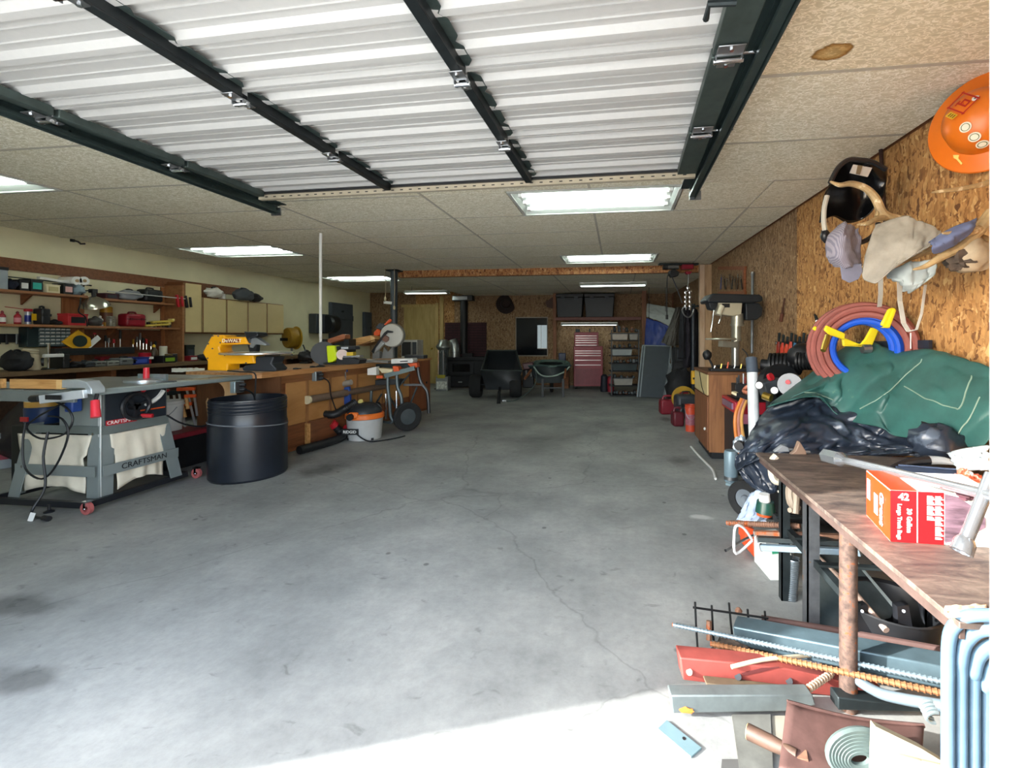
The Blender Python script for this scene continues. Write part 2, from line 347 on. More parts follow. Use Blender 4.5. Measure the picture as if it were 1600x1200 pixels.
def tile(x0, x1, y0, y1, z, mm=TILE):
    g = .006
    a = min(x1, XR(y0)-.01); c = min(x1, XR(y1)-.01)
    if a-x0 < .05: return
    y0 += g; y1 -= g; x0 += g; a -= g; c -= g
    M().hexa([(x0, y0, z), (a, y0, z), (c, y1, z), (x0, y1, z), (x0, y0, z+.02), (a, y0, z+.02), (c, y1, z+.02), (x0, y1, z+.02)]).obj('ceiling_tile', mm, ce, smooth=0)
def gbar(p, q, z, w=.024): M().bar((p[0], p[1], z+.004), (q[0], q[1], z+.004), w, .014).obj('grid_bar', GRID, ce, smooth=0)
COLS = [XL, -6.37, -4.84, -3.31, -1.78, -.25, 1.28, 2.2]
LIGHTS = [(-1.0, .56, 2.30+ROW*2, 2.30+ROW*3), (-.93, .62, 2.30+ROW*6, 2.30+ROW*7)]
FIXL = [(1, 0), (1, 4), (1, 8)]
for ci in range(7):
    x0, x1 = COLS[ci], COLS[ci+1]; y00 = 2.55 if ci < 3 else 2.30
    ymax = 11.95 if ci < 2 else YH
    if ci == 2: x1a = x1
    for k in range(-3, 14):
        y0, y1 = y00+k*ROW, min(y00+(k+1)*ROW, 11.97 if ci < 3 else YH)
        if y0 < .72: y0 = .72
        if y1 - y0 < .1: continue
        if ci in (0, 1, 2) and (ci, k) in FIXL: continue
        xa, xb = x0, x1
        if ci == 2 and y1 > YH:
            if y0 < YH: y0 = YH if False else y0
            xb = XCOL if y0 > YH-.4 else x1
            if xb < x1 and y0 < YH: tile(xb, x1, y0, YH, ZC)
        done = False
        for (la, lb, lc, ld) in LIGHTS:
            if abs(y0-lc) < .05 and ci in (4, 5):
                tile(x0, la, y0, y1, ZC) if ci == 4 else tile(lb, x1, y0, y1, ZC); done = True
        if done: continue
        if ci == 6 and y1 < 4.6: continue
        if ci == 5 and y1 < 4.6: xb = 2.2
        tile(xa, xb, y0, y1, ZC, TILES if (ci == 5 and y0-.01 <= STC.y <= y1+.01) else TILE)
        if ci >= 3: gbar((xa, y0), (min(xb, XR(y0)-.02), y0), ZC)
        else: gbar((xa, y0), (xb, y0), ZC)
for ci in range(1, 7):
    x = COLS[ci]; ys_ = [4.6 if ci == 6 else .8, 11.95 if ci < 2 else YH]
    if ci == 5:
        ys_ = [.8]
        for (la, lb, lc, ld) in LIGHTS: ys_ += [lc, ld]
        ys_.append(YH)
    for k in range(0, len(ys_), 2): gbar((x, ys_[k]), (x, ys_[k+1]), ZC)
gbar((XCOL+.02, YH), (XCOL+.02, 11.95), ZC)
# lower back ceiling
xs = [XCOL, -2.75, -1.22, .31, 2.2]
for i in range(4):
    for k in range(6):
        y0 = YH+.13+k*ROW; y1 = min(y0+ROW, YB-.02)
        if y1-y0 < .05: continue
        tile(xs[i], xs[i+1], y0, y1, ZC2)
        gbar((xs[i], y0), (min(xs[i+1], XR(y0)-.02), y0), ZC2)
    if i: gbar((xs[i], YH+.13), (xs[i], YB-.03), ZC2)
OSB1 = osb('osb_board'); OSB2 = osb('osb_board_weathered', base=('#5c432b', '#7d5f42', '#927453', '#ab9070')); OSB3 = osb('osb_board_red', base=('#5c3019', '#8f5630', '#b07a4a', '#d2aa78'))
hd = M().box((XCOL, YH, ZC2-.005), (XR(YH)-.01, YH+.12, 2.63)).obj('trim_1', OSB3); tag(hd, kind='structure')
# walls
LWM = mat('#ddd7b4', .75, 0, .06, 2.5, .06, 50, name='cream_drywall')
wl_ = M().box((XL-.15, .5, 0), (XL, 12.15, 2.64)).obj('wall_left', LWM); tag(wl_, kind='structure')
wr = M().hexa([(XR(.6)+.02, .6, 0), (XR(.6)+.16, .6, 0), (XR(12.1)+.16, 12.1, 0), (XR(12.1)+.02, 12.1, 0)]+[(XR(.6)+.02, .6, 2.64), (XR(.6)+.16, .6, 2.64), (XR(12.1)+.16, 12.1, 2.64), (XR(12.1)+.02, 12.1, 2.64)]).obj('wall_right', BROWN); tag(wr, kind='structure')
SEAM = [.7, 1.9, 3.15, RW(1245, 400).y, 5.62, 6.84, 8.06, 9.3, 10.5, 11.98]
for k in range(len(SEAM)-1):
    y0, y1 = SEAM[k]+.003, SEAM[k+1]-.003; a, c = XR(y0), XR(y1)
    M().hexa([(a, y0, .02), (a+.019, y0, .02), (c+.019, y1, .02), (c, y1, .02), (a, y0, 2.59), (a+.019, y0, 2.59), (c+.019, y1, 2.59), (c, y1, 2.59)]).obj('osb_panel', OSB1 if k <= 2 else OSB2, wr, smooth=0)
wb = M().box((XL-.1, YB+.02, 0), (2.0, YB+.15, 2.64)).obj('wall_back', BROWN); tag(wb, kind='structure')
xs = [XL+.01, -6.2, -5.75, -4.6, -3.55, -2.4, -1.2, .0, 1.42]
for k in range(len(xs)-1):
    M().box((xs[k]+.003, YB, .02), (xs[k+1]-.003, YB+.019, 2.62)).obj('osb_panel', (OSB2, OSB2, OSB1, OSB2, OSB2, OSB2, OSB2, OSB2)[k], wb, smooth=0)
FW = mat('#e9e8e4', .6, 0, .03)
JX0, JX1 = -3.05, .525
for nm, a, c in (('wall_front', (JX1, .5, 0), (2.2, .7, 2.64)), ('wall_front_left', (-7.3, .5, 0), (JX0, .7, 2.64)), ('wall_front_lintel', (JX0, .5, 2.28), (JX1, .7, 2.75))):
    tag(M().box(a, c).obj(nm, FW), kind='structure')
# posts and trims
POSTM = wood('#b99a76', '#9c7c58', 2, (8, 8, 1), name='pale_post')
a = YP(1093, 500, 8.0).x; c = YP(1101, 500, 8.0).x; e = YP(1115, 500, 8.0).x
p = M().box((a, 7.98, 0), (c, 8.1, ZC-.01)).obj('trim_2', wood('#c7ad92', '#b09274', 2, (8, 8, 1), name='stud'), bevel=.004); tag(p, kind='structure')
p = M().box((c, 8.0, 0), (e, 8.09, ZC-.01)).obj('trim_3', POSTM, bevel=.004); tag(p, kind='structure')
a = YP(1003, 500, 11.2).x; c = YP(1010, 500, 11.2).x
p = M().box((a, 11.2, 0), (c, 11.3, ZC2)).obj('trim_4', wood('#8a5a3c', '#6d4228', 2, (8, 8, 1), name='dark_stud'), bevel=.004); tag(p, kind='structure')
a = YP(864, 500, 11.6).x; c = YP(869, 500, 11.6).x
p = M().box((a, 11.6, 0), (c, 11.7, ZC2)).obj('trim_5', wood('#8a5a3c', '#6d4228', 2, (8, 8, 1), name='dark_stud'), bevel=.004); tag(p, kind='structure')
# back door
d0 = T('door_1', None, None, (0, 0, 0)); d0['kind'] = 'structure'
a, c, z = YP(632, 560, YB).x, YP(681, 560, YB).x, YP(650, 480, YB).z
M().box((a, YB-.035, .01), (c, YB, z)).obj('door_panel', wood('#b39a60', '#9c8248', 1.5, (6, 6, 1), name='door_ply'), d0)
fr = wood('#c0a468', '#a58a50', 2, (8, 8, 1), name='door_casing')
M().box((c, YB-.04, 0), (c+.09, YB, z+.12)).obj('door_casing', fr, d0, bevel=.004)
M().box((c+.13, YB-.05, 0), (c+.24, YB, 2.47)).obj('door_casing', fr, d0, bevel=.004)
M().box((a-.09, YB-.04, z), (c, YB, z+.08)).obj('door_casing', fr, d0, bevel=.004)
M().cyl((c-.1, YB-.035, 1.0), (c-.1, YB-.09, 1.0), .03).obj('door_knob', BRASS, d0)
# window at the back
w0 = T('window_1', None, None); w0['kind'] = 'structure'
a, c, z1, z0 = YP(807, 525, YB).x, YP(855, 525, YB).x, YP(830, 497, YB).z, YP(830, 555, YB).z
FRM = mat('#9a9084', .5, 0, .1)
M().box((a, YB-.015, z0), (c, YB-.008, z1)).obj('window_pane', mat('#0c1117', .12, 0, .2), w0)
for q, s_ in (((a-.02, z0-.03), (c+.02, z0)), ((a-.02, z1), (c+.02, z1+.03)), ((a-.02, z0), (a, z1)), ((c, z0), (c+.02, z1))):
    M().box((q[0], YB-.035, q[1]), (s_[0], YB-.001, s_[1])).obj('window_frame', FRM, w0, bevel=.003)
bx0, bx1, bz1, bz0 = YP(840, 525, YB).x, YP(855, 525, YB).x-.005, YP(845, 508, YB).z, YP(845, 544, YB).z
bl = M().box((bx0, YB-.03, bz0-.02), (bx1, YB-.016, bz0)).obj('blind', WHITE, w0)
LIT = emis('glowing_blind', '#c4d2d8', .10)  # slats glow by emission, standing for daylight on the blind
for k in range(18):
    z = bz0+(bz1-bz0)*(k+.5)/18
    M().cb(((bx0+bx1)/2, YB-.024, z), (bx1-bx0, .004, (bz1-bz0)/18*.85), rx=.3).obj('blind_slat', LIT, bl, smooth=0)
M().box((bx0+.10, YB-.034, bz0), (bx0+.112, YB-.030, bz1)).obj('blind_cord', WHITE, bl)
# boards on the left wall: ledger, uprights
for nm, pa, pb, hgt in (('trim_6', XP(-40, 398, XL), XP(372, 452, XL), .13),):
    zt = 2.245
    p = M().box((XL, 3.6, zt-.14), (XL+.025, pb.y, zt)).obj(nm, BROWN, bevel=.003); tag(p, kind='structure')
for k, (x0, x1) in enumerate(((95, 130), (250, 283))):
    ya, yb = XP(x0, 500, XL).y, XP(x1, 500, XL).y
    p = M().box((XL, ya, .92), (XL+.02, yb, 2.1)).obj('trim_%d' % (7+k), wood('#a86e44', '#8c5732', 2, (8, 8, 1), name='upright_board'), bevel=.003); tag(p, kind='structure')
p = M().box((XL, 4.75, .94), (XL+.018, 6.15, 1.42)).obj('trim_9', wood('#6b4027', '#54301b', 2, (1, 8, 8), name='tool_backboard')); tag(p, kind='structure')
# grey metal hatches on the left wall
PANEL = mat('#4b535c', .45, .2, .08)
for nm, (x0, y0, x1, y1), lab in (('electrical_panel', (513, 474, 547, 545), 'large grey two-door electrical panel on the cream wall beside towel dispenser'), ('breaker_box', (566, 488, 577, 540), 'narrow dark grey breaker box on cream wall near the back corner')):
    loc, rz, w, h = pl_left(x0, y0, x1, y1, .002)
    t = T(nm, lab, 'electrical box', loc, rz)
    M().box((-w/2, -.08, 0), (w/2, -.001, h)).obj('housing', PANEL, t, bevel=.006)
    if w > .8:
        for k in range(2): M().box((-w/2+.02, -.095, h*.02+k*h*.63), (w/2-.02, -.08, h*.62 if k == 0 else h*.98)).obj('cover', PANEL, t, bevel=.004)
        M().box((-.05, -.105, h*.8), (.03, -.095, h*.84)).obj('latch', DARKST, t)
        M().box((w/2, -.07, h*.62), (w/2+.04, -.03, h*.74)).obj('hinge', DARKST, t)
    else:
        M().box((-w/2+.03, -.09, .04), (w/2-.03, -.08, h-.04)).obj('cover', PANEL, t, bevel=.004)
        M().box((w/2-.09, -.1, h*.5), (w/2-.06, -.09, h*.56)).obj('latch', DARKST, t)
# towel dispenser
loc, rz, w, h = pl_left(482, 491, 508, 521, .003); loc.z
t = T('towel_dispenser', 'grey and black paper towel dispenser mounted on the cream wall', 'dispenser', loc, rz)
M().box((-w/2, -.2, 0), (w/2, -.001, h)).obj('housing', DGREY, t, bevel=.02)
M().lathe([(.0, 0), (h*.42, 0), (h*.5, .05), (h*.5, w*.5), (h*.42, w*.56), (0, w*.56)], (w*.0, -.2, h*.5), 20, Matrix.Rotation(R(90), 4, 'Y')).obj('roll_cover', BLACKP, t)
M().box((-w*.3, -.22, .0), (w*.45, -.02, .03)).obj('tear_bar', BLACK, t)
# ================================================================ overhead door
WP = mat('#a3a3a0', .5, 0, .03, 40, .08, 200, name='white_door_steel')
CHN = mat('#23282a', .4, .5, .25, 18, name='dark_stile_steel'); ENDS = mat('#46524f', .45, .6, .2, 12, name='end_stile_steel')
gd = T('garage_door', 'white ribbed sectional overhead door rolled open under the ceiling', 'garage door', (-1.15, 1.84, 2.38), R(-1.4))
SEC = [(-1.02, -.685), (-.675, -.045), (-.035, .595), (.605, 1.21)]
HX = 1.63
for y0, y1 in SEC:
    L = y1-y0; prof = [(0, .045), (.012, .045), (.016, .07)]
    nr = max(1, round(L/.21))
    for k in range(nr):
        c = L*(k+.5)/nr; q = L/nr
        prof += [(c-q*.36, .07), (c-q*.355, .064), (c-q*.34, .064), (c-q*.335, .07), (c-.034, .07), (c-.016, .045), (c+.016, .045), (c+.034, .07), (c+q*.335, .07), (c+q*.34, .064), (c+q*.355, .064), (c+q*.36, .07)]
    prof += [(L-.016, .07), (L-.012, .045), (L, .045)]
    mm = M()
    vs = [(-HX, y0+a, z) for a, z in prof]+[(HX, y0+a, z) for a, z in prof]+[(-HX, y0+a, .09) for a, z in prof]+[(HX, y0+a, .09) for a, z in prof]
    N = len(prof); fs = []
    for k in range(N-1):
        fs += [(k, k+1, N+k+1, N+k), (2*N+k, 3*N+k, 3*N+k+1, 2*N+k+1), (k, 2*N+k, 2*N+k+1, k+1), (N+k, N+k+1, 3*N+k+1, 3*N+k)]
    fs += [(0, N, 3*N, 2*N), (N-1, 3*N-1, 4*N-1, 2*N-1)]
    mm.add(vs, fs).obj('door_section', WP, gd, smooth=20)
for x in (-.555, .50):
    for y0, y1 in SEC:
        mm = M().box((x-.022, y0+.01, 0), (x+.022, y1-.01, .006)).box((x-.022, y0+.01, .006), (x-.017, y1-.01, .05)).box((x+.017, y0+.01, .006), (x+.022, y1-.01, .05))
        st = mm.obj('stile', CHN, gd, bevel=.002)
        nn = 4; fl = []
        for k in range(nn):
            a = y0+.02+(y1-y0-.04)*k/nn; c = y0+.02+(y1-y0-.04)*(k+1)/nn
            fl += [(a, .018), (a+.03, .040), (c-.03, .040)]
        fl += [(y1-.02, .018)]
        poly = [(y0+.02, .0)]+fl+[(y1-.02, 0)]
        mx = Matrix(((0, 0, 1, x+.022), (1, 0, 0, 0), (0, 1, 0, .046), (0, 0, 0, 1)))@Matrix.Identity(4)
        M().prism([(p, q) for p, q in poly], .0, mx).v
        M().add([(x+.022, p, .05) for p, q in poly]+[(x+.022+q, p, .046) for p, q in poly], [(k, k+1, len(poly)+k+1, len(poly)+k) for k in range(len(poly)-1)]).obj('stile_flange', ENDS, st, solid=.003, smooth=0)
for sx in (-1, 1):
    for y0, y1 in SEC:
        w = .12 if sx > 0 else .05
        M().box((sx*HX-(w if sx > 0 else 0), y0+.004, .005), (sx*HX+(0 if sx > 0 else w), y1-.004, .05)).obj('end_stile', ENDS, gd, bevel=.004)
def hinge(x, y, wide):
    h = M().box((x-wide, y-.075, -.006), (x+wide, y-.012, .0)).box((x-wide*.7, y+.012, -.006), (x+wide*.7, y+.06, 0)).obj('hinge', STEEL, gd, bevel=.003)
    M().cyl((x-wide*1.1, y, -.016), (x+wide*1.1, y, -.016), .009, n=10).obj('hinge_pin', CHROME, h)
    M().box((x-wide, y-.02, -.02), (x-wide+.004, y+.018, 0)).box((x+wide-.004, y-.02, -.02), (x+wide, y+.018, 0)).obj('hinge_ear', STEEL, h)
    for dy in (-.055, .042): M().cyl((x, y+dy, -.006), (x, y+dy, -.014), .009, n=6).obj('bolt', CHROME, h)
for y in (-.68, -.04, .60):
    for x in (-.555, .5): hinge(x, y, .03)
    hinge(1.57, y, .05); hinge(-1.645, y, .035)
    for sx in (-1, 1): M().cyl((sx*1.6, y, .01), (sx*1.73, y, .01), .006, n=8).obj('roller_stem', CHROME, gd)
M().box((-1.66, 1.21, .03), (1.63, 1.232, .09)).obj('edge_seal', BLACK, gd)
ang = M().box((-1.66, 1.235, -.004), (1.63, 1.24, .032)).box((-1.66, 1.24, -.004), (1.63, 1.27, .001)).obj('perforated_angle', mat('#b5ab95', .5, .3, .1), gd)
for k in range(46):
    x = -1.6+k*.07; M().box((x, 1.2335, .010), (x+.022, 1.2352, .017)).obj('slot_hole', BLACK, ang, smooth=0)
lp = M().tube([(1.3, -.98, -.02), (1.3, -.86, -.02), (1.30, -.86, -.02), (1.56, -.86, -.01)], .01, 8)
M().tube([G(1103, 30, 2.36), G(1108, 6, 2.36), G(1150, 4, 2.36)], .011, 8).obj('latch_rod', DARKST, gd, w=True)
TRK = mat('#3f4d4c', .4, .7, .15, 10, name='track_steel')
def track(name, x, lab, ye, rz):
    t = T(name, lab, 'door track', (x, .8, 2.36), rz)
    L = ye-.8
    M().box((-.045, 0, 0), (.045, L, .006)).obj('track_web', TRK, t) if False else None
    s = 1 if x > 0 else -1
    M().box((s*.0, 0, .0), (s*.006, L, .062)).box((s*-.03, 0, .0), (0, L, .005)).box((s*-.03, 0, .057), (0, L, .062)).box((s*-.03, 0, .005), (s*-.026, L, .018)).obj('channel', TRK, t)
    M().box((s*-.095, 0, .064), (s*.012, L, .069)).obj('mount_flange', TRK, t)
    M().box((s*.012, 0, -.012), (s*.018, L+.03, .075)).box((s*.018, 0, .07), (s*.055, L+.03, .075)).obj('support_angle', TRK, t)
    M().box((s*-.025, L+.012, -.015), (s*.06, L+.026, .05)).obj('end_plate', STEEL, t)
    k = .35
    while k < L:
        M().cyl((s*.006, k, .03), (s*-.004, k, .03), .009, n=6).obj('bolt', CHROME, t); k += .42
    for yy in (.9, L-.05): M().box((s*.02, yy, .075), (s*.024, yy+.03, .235)).obj('hanger_strap', TRK, t)
track('door_track', .54, 'steel door track along the right edge of the open overhead door', 3.42, R(-.4))
track('door_track', -2.87, 'steel door track along the left edge of the open overhead door', 3.42, R(.3))
# ================================================================ ceiling lights
TUBE = emis('fluorescent_tube', '#e9f6ee', 4.6); TUBE2 = emis('dim_fluorescent_tube', '#e4f2ee', 2.0); REFL = mat('#c9cfca', .35, 0, .02); FRW = mat('#c6c8c2', .4, .2, .04)  # second tube is a dimmer copy that keeps the back of the room dark
def troffer(label, x0, x1, y0, y1, z, n=3):
    t = T('ceiling_light', label, 'light', ((x0+x1)/2, (y0+y1)/2, z-.01), 0, 'recessed fluorescent lights'); w, d = (x1-x0)/2-.008, (y1-y0)/2-.008
    M().box((-w, -d, 0), (w, -d+.03, .02)).box((-w, d-.03, 0), (w, d, .02)).box((-w, -d+.03, 0), (-w+.03, d-.03, .02)).box((w-.03, -d+.03, 0), (w, d-.03, .02)).obj('frame', FRW, t, bevel=.003)
    hb = M().add([(-w+.03, -d+.03, .01), (w-.03, -d+.03, .01), (w-.03, d-.03, .01), (-w+.03, d-.03, .01), (-w+.06, -d+.12, .042), (w-.06, -d+.12, .042), (w-.06, d-.12, .042), (-w+.06, d-.12, .042)], [(4, 5, 6, 7), (0, 1, 5, 4), (1, 2, 6, 5), (2, 3, 7, 6), (3, 0, 4, 7)]).obj('reflector', REFL, t, smooth=0)
    for k in range(n):
        y = -d*.55+1.1*d*k/(n-1)
        M().cyl((-w+.09, y, .026), (w-.09, y, .026), .013, n=10).obj('tube', TUBE, t)
        for sx in (-1, 1): M().box((sx*(w-.09)-.018, y-.02, .01), (sx*(w-.09)+.018, y+.02, .042)).obj('lamp_holder', WHITE, t)
    return t
troffer('large recessed fluorescent light just past the open overhead door', *LIGHTS[0], ZC)
troffer('recessed fluorescent light on the right ahead of the chipboard beam', *LIGHTS[1], ZC)
y = lambda k: (2.55+k*ROW, 2.55+(k+1)*ROW)
troffer('recessed ceiling light cut off by the left edge, left of the door track', -6.37, -4.84, *y(0), ZC)
troffer('recessed ceiling light above the cream wall cabinets', -6.37, -4.84, *y(4), ZC)
troffer('recessed ceiling light to the left of the dark steel column', -6.37, -4.84, *y(8), ZC)
def strip(label, x0, x1, yy, z, zt, n=2):
    t = T('strip_light', label, 'light', ((x0+x1)/2, yy, z), 0); w = (x1-x0)/2
    M().box((-w, -.06, .03), (w, .06, .08)).obj('housing', FRW, t, bevel=.005)
    M().add([(-w, -.13, .0), (w, -.13, .0), (w, -.06, .05), (-w, -.06, .05), (-w, .13, 0), (w, .13, 0), (w, .06, .05), (-w, .06, .05)], [(0, 1, 2, 3), (4, 7, 6, 5), (3, 2, 6, 7)]).obj('reflector', REFL, t, solid=.004, smooth=0)
    for k in range(n):
        yk = (k-(n-1)/2)*.1
        M().cyl((-w+.03, yk, .01), (w-.03, yk, .01), .016, n=10).obj('tube', TUBE2, t)
    for sx in (-1, 1): M().box((sx*(w-.02)-.012, -.09, -.012), (sx*(w-.02)+.012, .09, .03)).obj('lamp_holder', WHITE, t)
    if zt-z > .095:
        for sx in (-1, 1): M().cyl((sx*w*.7, 0, .08), (sx*w*.7, 0, zt-z), .006, n=6).obj('hanger', STEEL, t)
    return t
strip('hanging strip light under the low back ceiling behind the beam', -.82, .58, 9.35, ZC2-.085, ZC2)
strip('strip light hanging right of the steel column near the back wall', -5.35, -4.22, 10.6, 2.42, ZC)
s_ = strip('strip light fixed under the shelf of black totes', YP(877, 504, 11.62).x, YP(965, 504, 11.62).x, 11.62, YP(920, 508, 11.62).z, YP(915, 496, 11.5).z-.03, 1)
# steel column, conduit pole, pull cords
c = G(622, 640); t = T('support_column', 'dark grey round steel column under the ceiling behind the miter saw', 'column', (XCOL-.02, YH-.12, 0))
M().cyl((0, 0, 0), (0, 0, 2.59), .065, n=20).obj('tube', mat('#4d545b', .4, .5, .1), t)
M().box((-.12, -.12, 2.575), (.12, .12, 2.592)).obj('cap_plate', DARKST, t); M().box((-.12, -.12, 0.001), (.12, .12, .015)).obj('base_plate', DARKST, t)
for k, (x, y1) in enumerate(((602, 466), (616, 480))):
    a = YP(x, 428, 7.75); e = YP(x, y1, 7.75); a.z = ZC-.01
    t = T('pull_cord', ('shorter' if k == 0 else 'longer')+' pale cord with wooden pull hanging left of the column', 'cord', a)
    M().tube([a, (a+e)/2+Vector((.01, 0, 0)), e], .006, 6).obj('cord', mat('#b9a888', .8), t, w=True)
    M().lathe([(0, -.05), (.018, -.04), (.022, 0), (.008, .03), (0, .03)], e, 10).obj('pull', CREAM, t, w=True)
M().box((0, 0, 0), (.01, .01, .01))
a = YP(602, 468, 7.75); t = T('paper_tag', 'small white card caught on the pull cord', 'card', a+Vector((.0, -.02, -.09)))
M().cb((.06, 0, .03), (.16, .006, .05), ry=.1).obj('card', WHITE, t); M().cyl((0, -.004, .05), (0, .004, .05), .012, n=8).obj('eyelet', STEEL, t)
# ================================================================ left bench peninsula
BA = math.atan(.069); BRZ = R(90)-BA
BO = Vector((-3.66, 4.05, 0)); BMX = Matrix.Translation(BO)@Matrix.Rotation(BRZ, 4, 'Z')
def B(x, y, z): return BMX@Vector((x, y, z))
bn = T('workbench', 'long plywood-fronted workbench with thick timber top running down the room', 'workbench', BO, BRZ)
TOPM = wood('#c08c58', '#9a6436', 2.5, (1, 9, 9), name='bench_timber')
poly = [(0.06, -.03), (2.99, -.03), (2.99, .85), (0, .85), (0, .03)]
M().prism(poly, .06, Matrix.Translation((0, 0, .885))).obj('worktop', TOPM, bn, bevel=.004)
TAN = wood('#b7854f', '#a0703c', 1.6, (1, 2, 2), name='tan_panel')
xs = [.42, .72, 1.1, 1.62, 2.2, 2.97]
for k in range(len(xs)-1):
    M().box((xs[k]+.004, .02, .32), (xs[k+1]-.004, .036, .80)).obj('front_panel', TAN, bn, bevel=.002)
M().box((0.3, .036, .02), (2.98, .05, .885)).obj('carcass', BROWN, bn)
M().box((.3, .05, .02), (.32, .83, .885)).obj('end_board', BROWN, bn)
M().box((.3, .005, .80), (2.98, .036, .885)).obj('top_rail', wood('#8a5a34', '#6e4424', 2, (1, 8, 8), name='rail'), bn)
for x in (.72, 1.1, 1.62, 2.2): M().box((x-.02, .008, .1), (x+.02, .02, .8)).obj('batten', wood('#9a6a3e', '#7f5330', 2, (8, 8, 1), name='batten'), bn, bevel=.002)
M().box((.72, -.02, .06), (2.9, .036, .32)).obj('kick_board', wood('#7b4a2b', '#5f3820', 2, (1, 8, 8), name='kick'), bn, bevel=.003)
M().box((.70, -.035, .06), (.715, .03, .3)).obj('batten', PINE, bn)
M().box((.40, .03, .02), (2.97, .036, .06)).obj('toe_board', BROWN, bn)
pr = M().cyl((.70, -.005, .575), (2.3, -.005, .575), .045, n=14).obj('dust_pipe', mat('#6d5a4a', .5, 0, .12), bn)
M().cyl((.69, -.005, .575), (.72, -.005, .575), .05, n=14).obj('pipe_cap', CREAM, pr)
# end cabinet, brown
ec = T('end_cabinet', 'plain brown plywood cabinet closing the far end of the workbench', 'cabinet', B(3.01, 0, 0), BRZ)
BRP = wood('#8a5232', '#714024', 1.5, (6, 6, 1), name='brown_ply')
M().box((0, .0, .05), (.02, .55, .9)).obj('side_panel', BRP, ec); M().box((.02, -.0, .05), (.64, .02, .9)).obj('front_panel', BRP, ec)
M().box((-.02, -.02, .9), (.66, .57, .935)).obj('top', TOPM, ec); M().box((.62, .02, .05), (.64, .55, .9)).obj('side_panel', BRP, ec)
M().box((.02, .03, 0), (.62, .5, .05)).obj('plinth', BROWN, ec)
M().lathe([(0, 0), (.02, 0), (.024, .01), (0, .018)], (.5, -.0, .5), 10, Matrix.Rotation(R(90), 4, 'X')).obj('knob_hole', BLACK, ec)
# electrical outlets on the bench front with plugs and cords
for k, (x0, y0, x1, y1, lab) in enumerate(((370, 598, 384, 613, 'grey outlet box with two black plugs near the black barrel'), (499, 583, 509, 594, 'grey outlet box with plug below the white pole'))):
    c = XP((x0+x1)/2, (y0+y1)/2, -3.6 if k == 0 else -3.5); lx = (BMX.inverted()@c)
    t = T('outlet_box', lab, 'outlet', B(lx.x, 0, c.z-.05), BRZ)
    M().box((-.05, -.055, 0), (.05, .0, .11)).obj('box', GALV, t, bevel=.004); M().box((-.045, -.06, .005), (.045, -.055, .105)).obj('cover_plate', STEEL, t)
    for z in (.03, .075): M().cyl((0, -.06, z), (0.02, -.1, z), .018, n=10).obj('plug', BLACK, t)
    M().tube([(.02, -.1, .03), (.1, -.11, -.03), (.16, -.09, -.2), (.3, -.06, -.42), (.36, -.05, -.48)], .008, 6, sub=4).obj('cord', BLACK, t)
# table saw
TS = mat('#8a9392', .4, .3, .06, 5, name='saw_grey'); TSD = mat('#727b79', .4, .3, .1, 5, name='saw_grey_dark'); TBL = mat('#a9b0b0', .3, .7, .08, name='table_steel')
ts = T('table_saw', 'grey cabinet table saw on a black wheeled base with canvas dust bags', 'table saw', (-4.28, 3.26, 0))
def tsb(nm, a, c, m_, bev=.004, par=None): return M().box(a, c).obj(nm, m_, par or ts, w=True, bevel=bev)
x0, x1, y0, y1 = -4.62, -3.96, 2.93, 3.44
tsb('cabinet', (-4.33, y0, .60), (x1, y1, .89), TS, .006)
tsb('corner_highlight', (x1-.012, y0-.006, .07), (x1+.014, y0+.002, .89), mat('#c9cecd', .35, .3), .003)  # pale strip added to paint the highlight on the front corner edge
M().hexa([(x1+.001, y0+.03, .615), (x1+.012, y0+.03, .615), (x1+.012, y1-.02, .615), (x1+.001, y1-.02, .615), (x1+.001, y0+.03, .885), (x1+.012, y0+.03, .885), (x1+.012, y1-.02, .885), (x1+.001, y1-.02, .885)]).obj('front_plate', mat('#2b3138', .4, .2, .1), ts, w=True)
M().box((x1+.012, y0+.03, .615), (x1+.016, y0+.25, .655)).obj('red_badge', RED, ts, w=True)
MXF = Matrix(((0, 0, 1, 0), (1, 0, 0, 0), (0, 1, 0, 0), (0, 0, 0, 1)))
inv = MX['table_saw'].inverted()
def tmx(p, rot): return inv@Matrix.Translation(p)@rot
text('badge_lettering', 'CRAFTSMAN', .037, WHITE, ts, tmx((x1+.018, y0+.14, .635), MXF), .001)
M().box((x1+.012, y0+.28, .69), (x1+.015, y1-.03, .70)).obj('orange_stripe', ORANGE, ts, w=True)
M().tube([(x1+.02, y0+.31, .745), (x1+.02, y0+.37, .76), (x1+.02, y0+.42, .79), (x1+.02, y0+.46, .84)], .018, 6, sub=4).obj('tilt_scale', WHITE, ts, w=True)
wh = M().tube([Vector((x1+.06, y0+.21+.1*math.cos(a), .745+.1*math.sin(a))) for a in [2*math.pi*k/24 for k in range(24)]], .017, 8, True).obj('crank_wheel', BLACKP, ts, w=True)
M().cyl((x1+.012, y0+.21, .745), (x1+.07, y0+.21, .745), .03, n=12).obj('hub', BLACK, wh, w=True)
for a in (0, 120, 240): M().bar((x1+.06, y0+.21, .745), (x1+.06, y0+.21+.1*math.cos(R(a+20)), .745+.1*math.sin(R(a+20))), .02, .02).obj('spoke', BLACKP, wh, w=True)
M().cyl((x1+.06, y0+.25, .66), (x1+.13, y0+.28, .655), .017, n=10).obj('crank_knob', RED, wh, w=True)
M().cyl((x1+.02, y0+.26, .90), (x1+.05, y0+.28, .85), .014, n=8).obj('lock_knob', RED, ts, w=True)
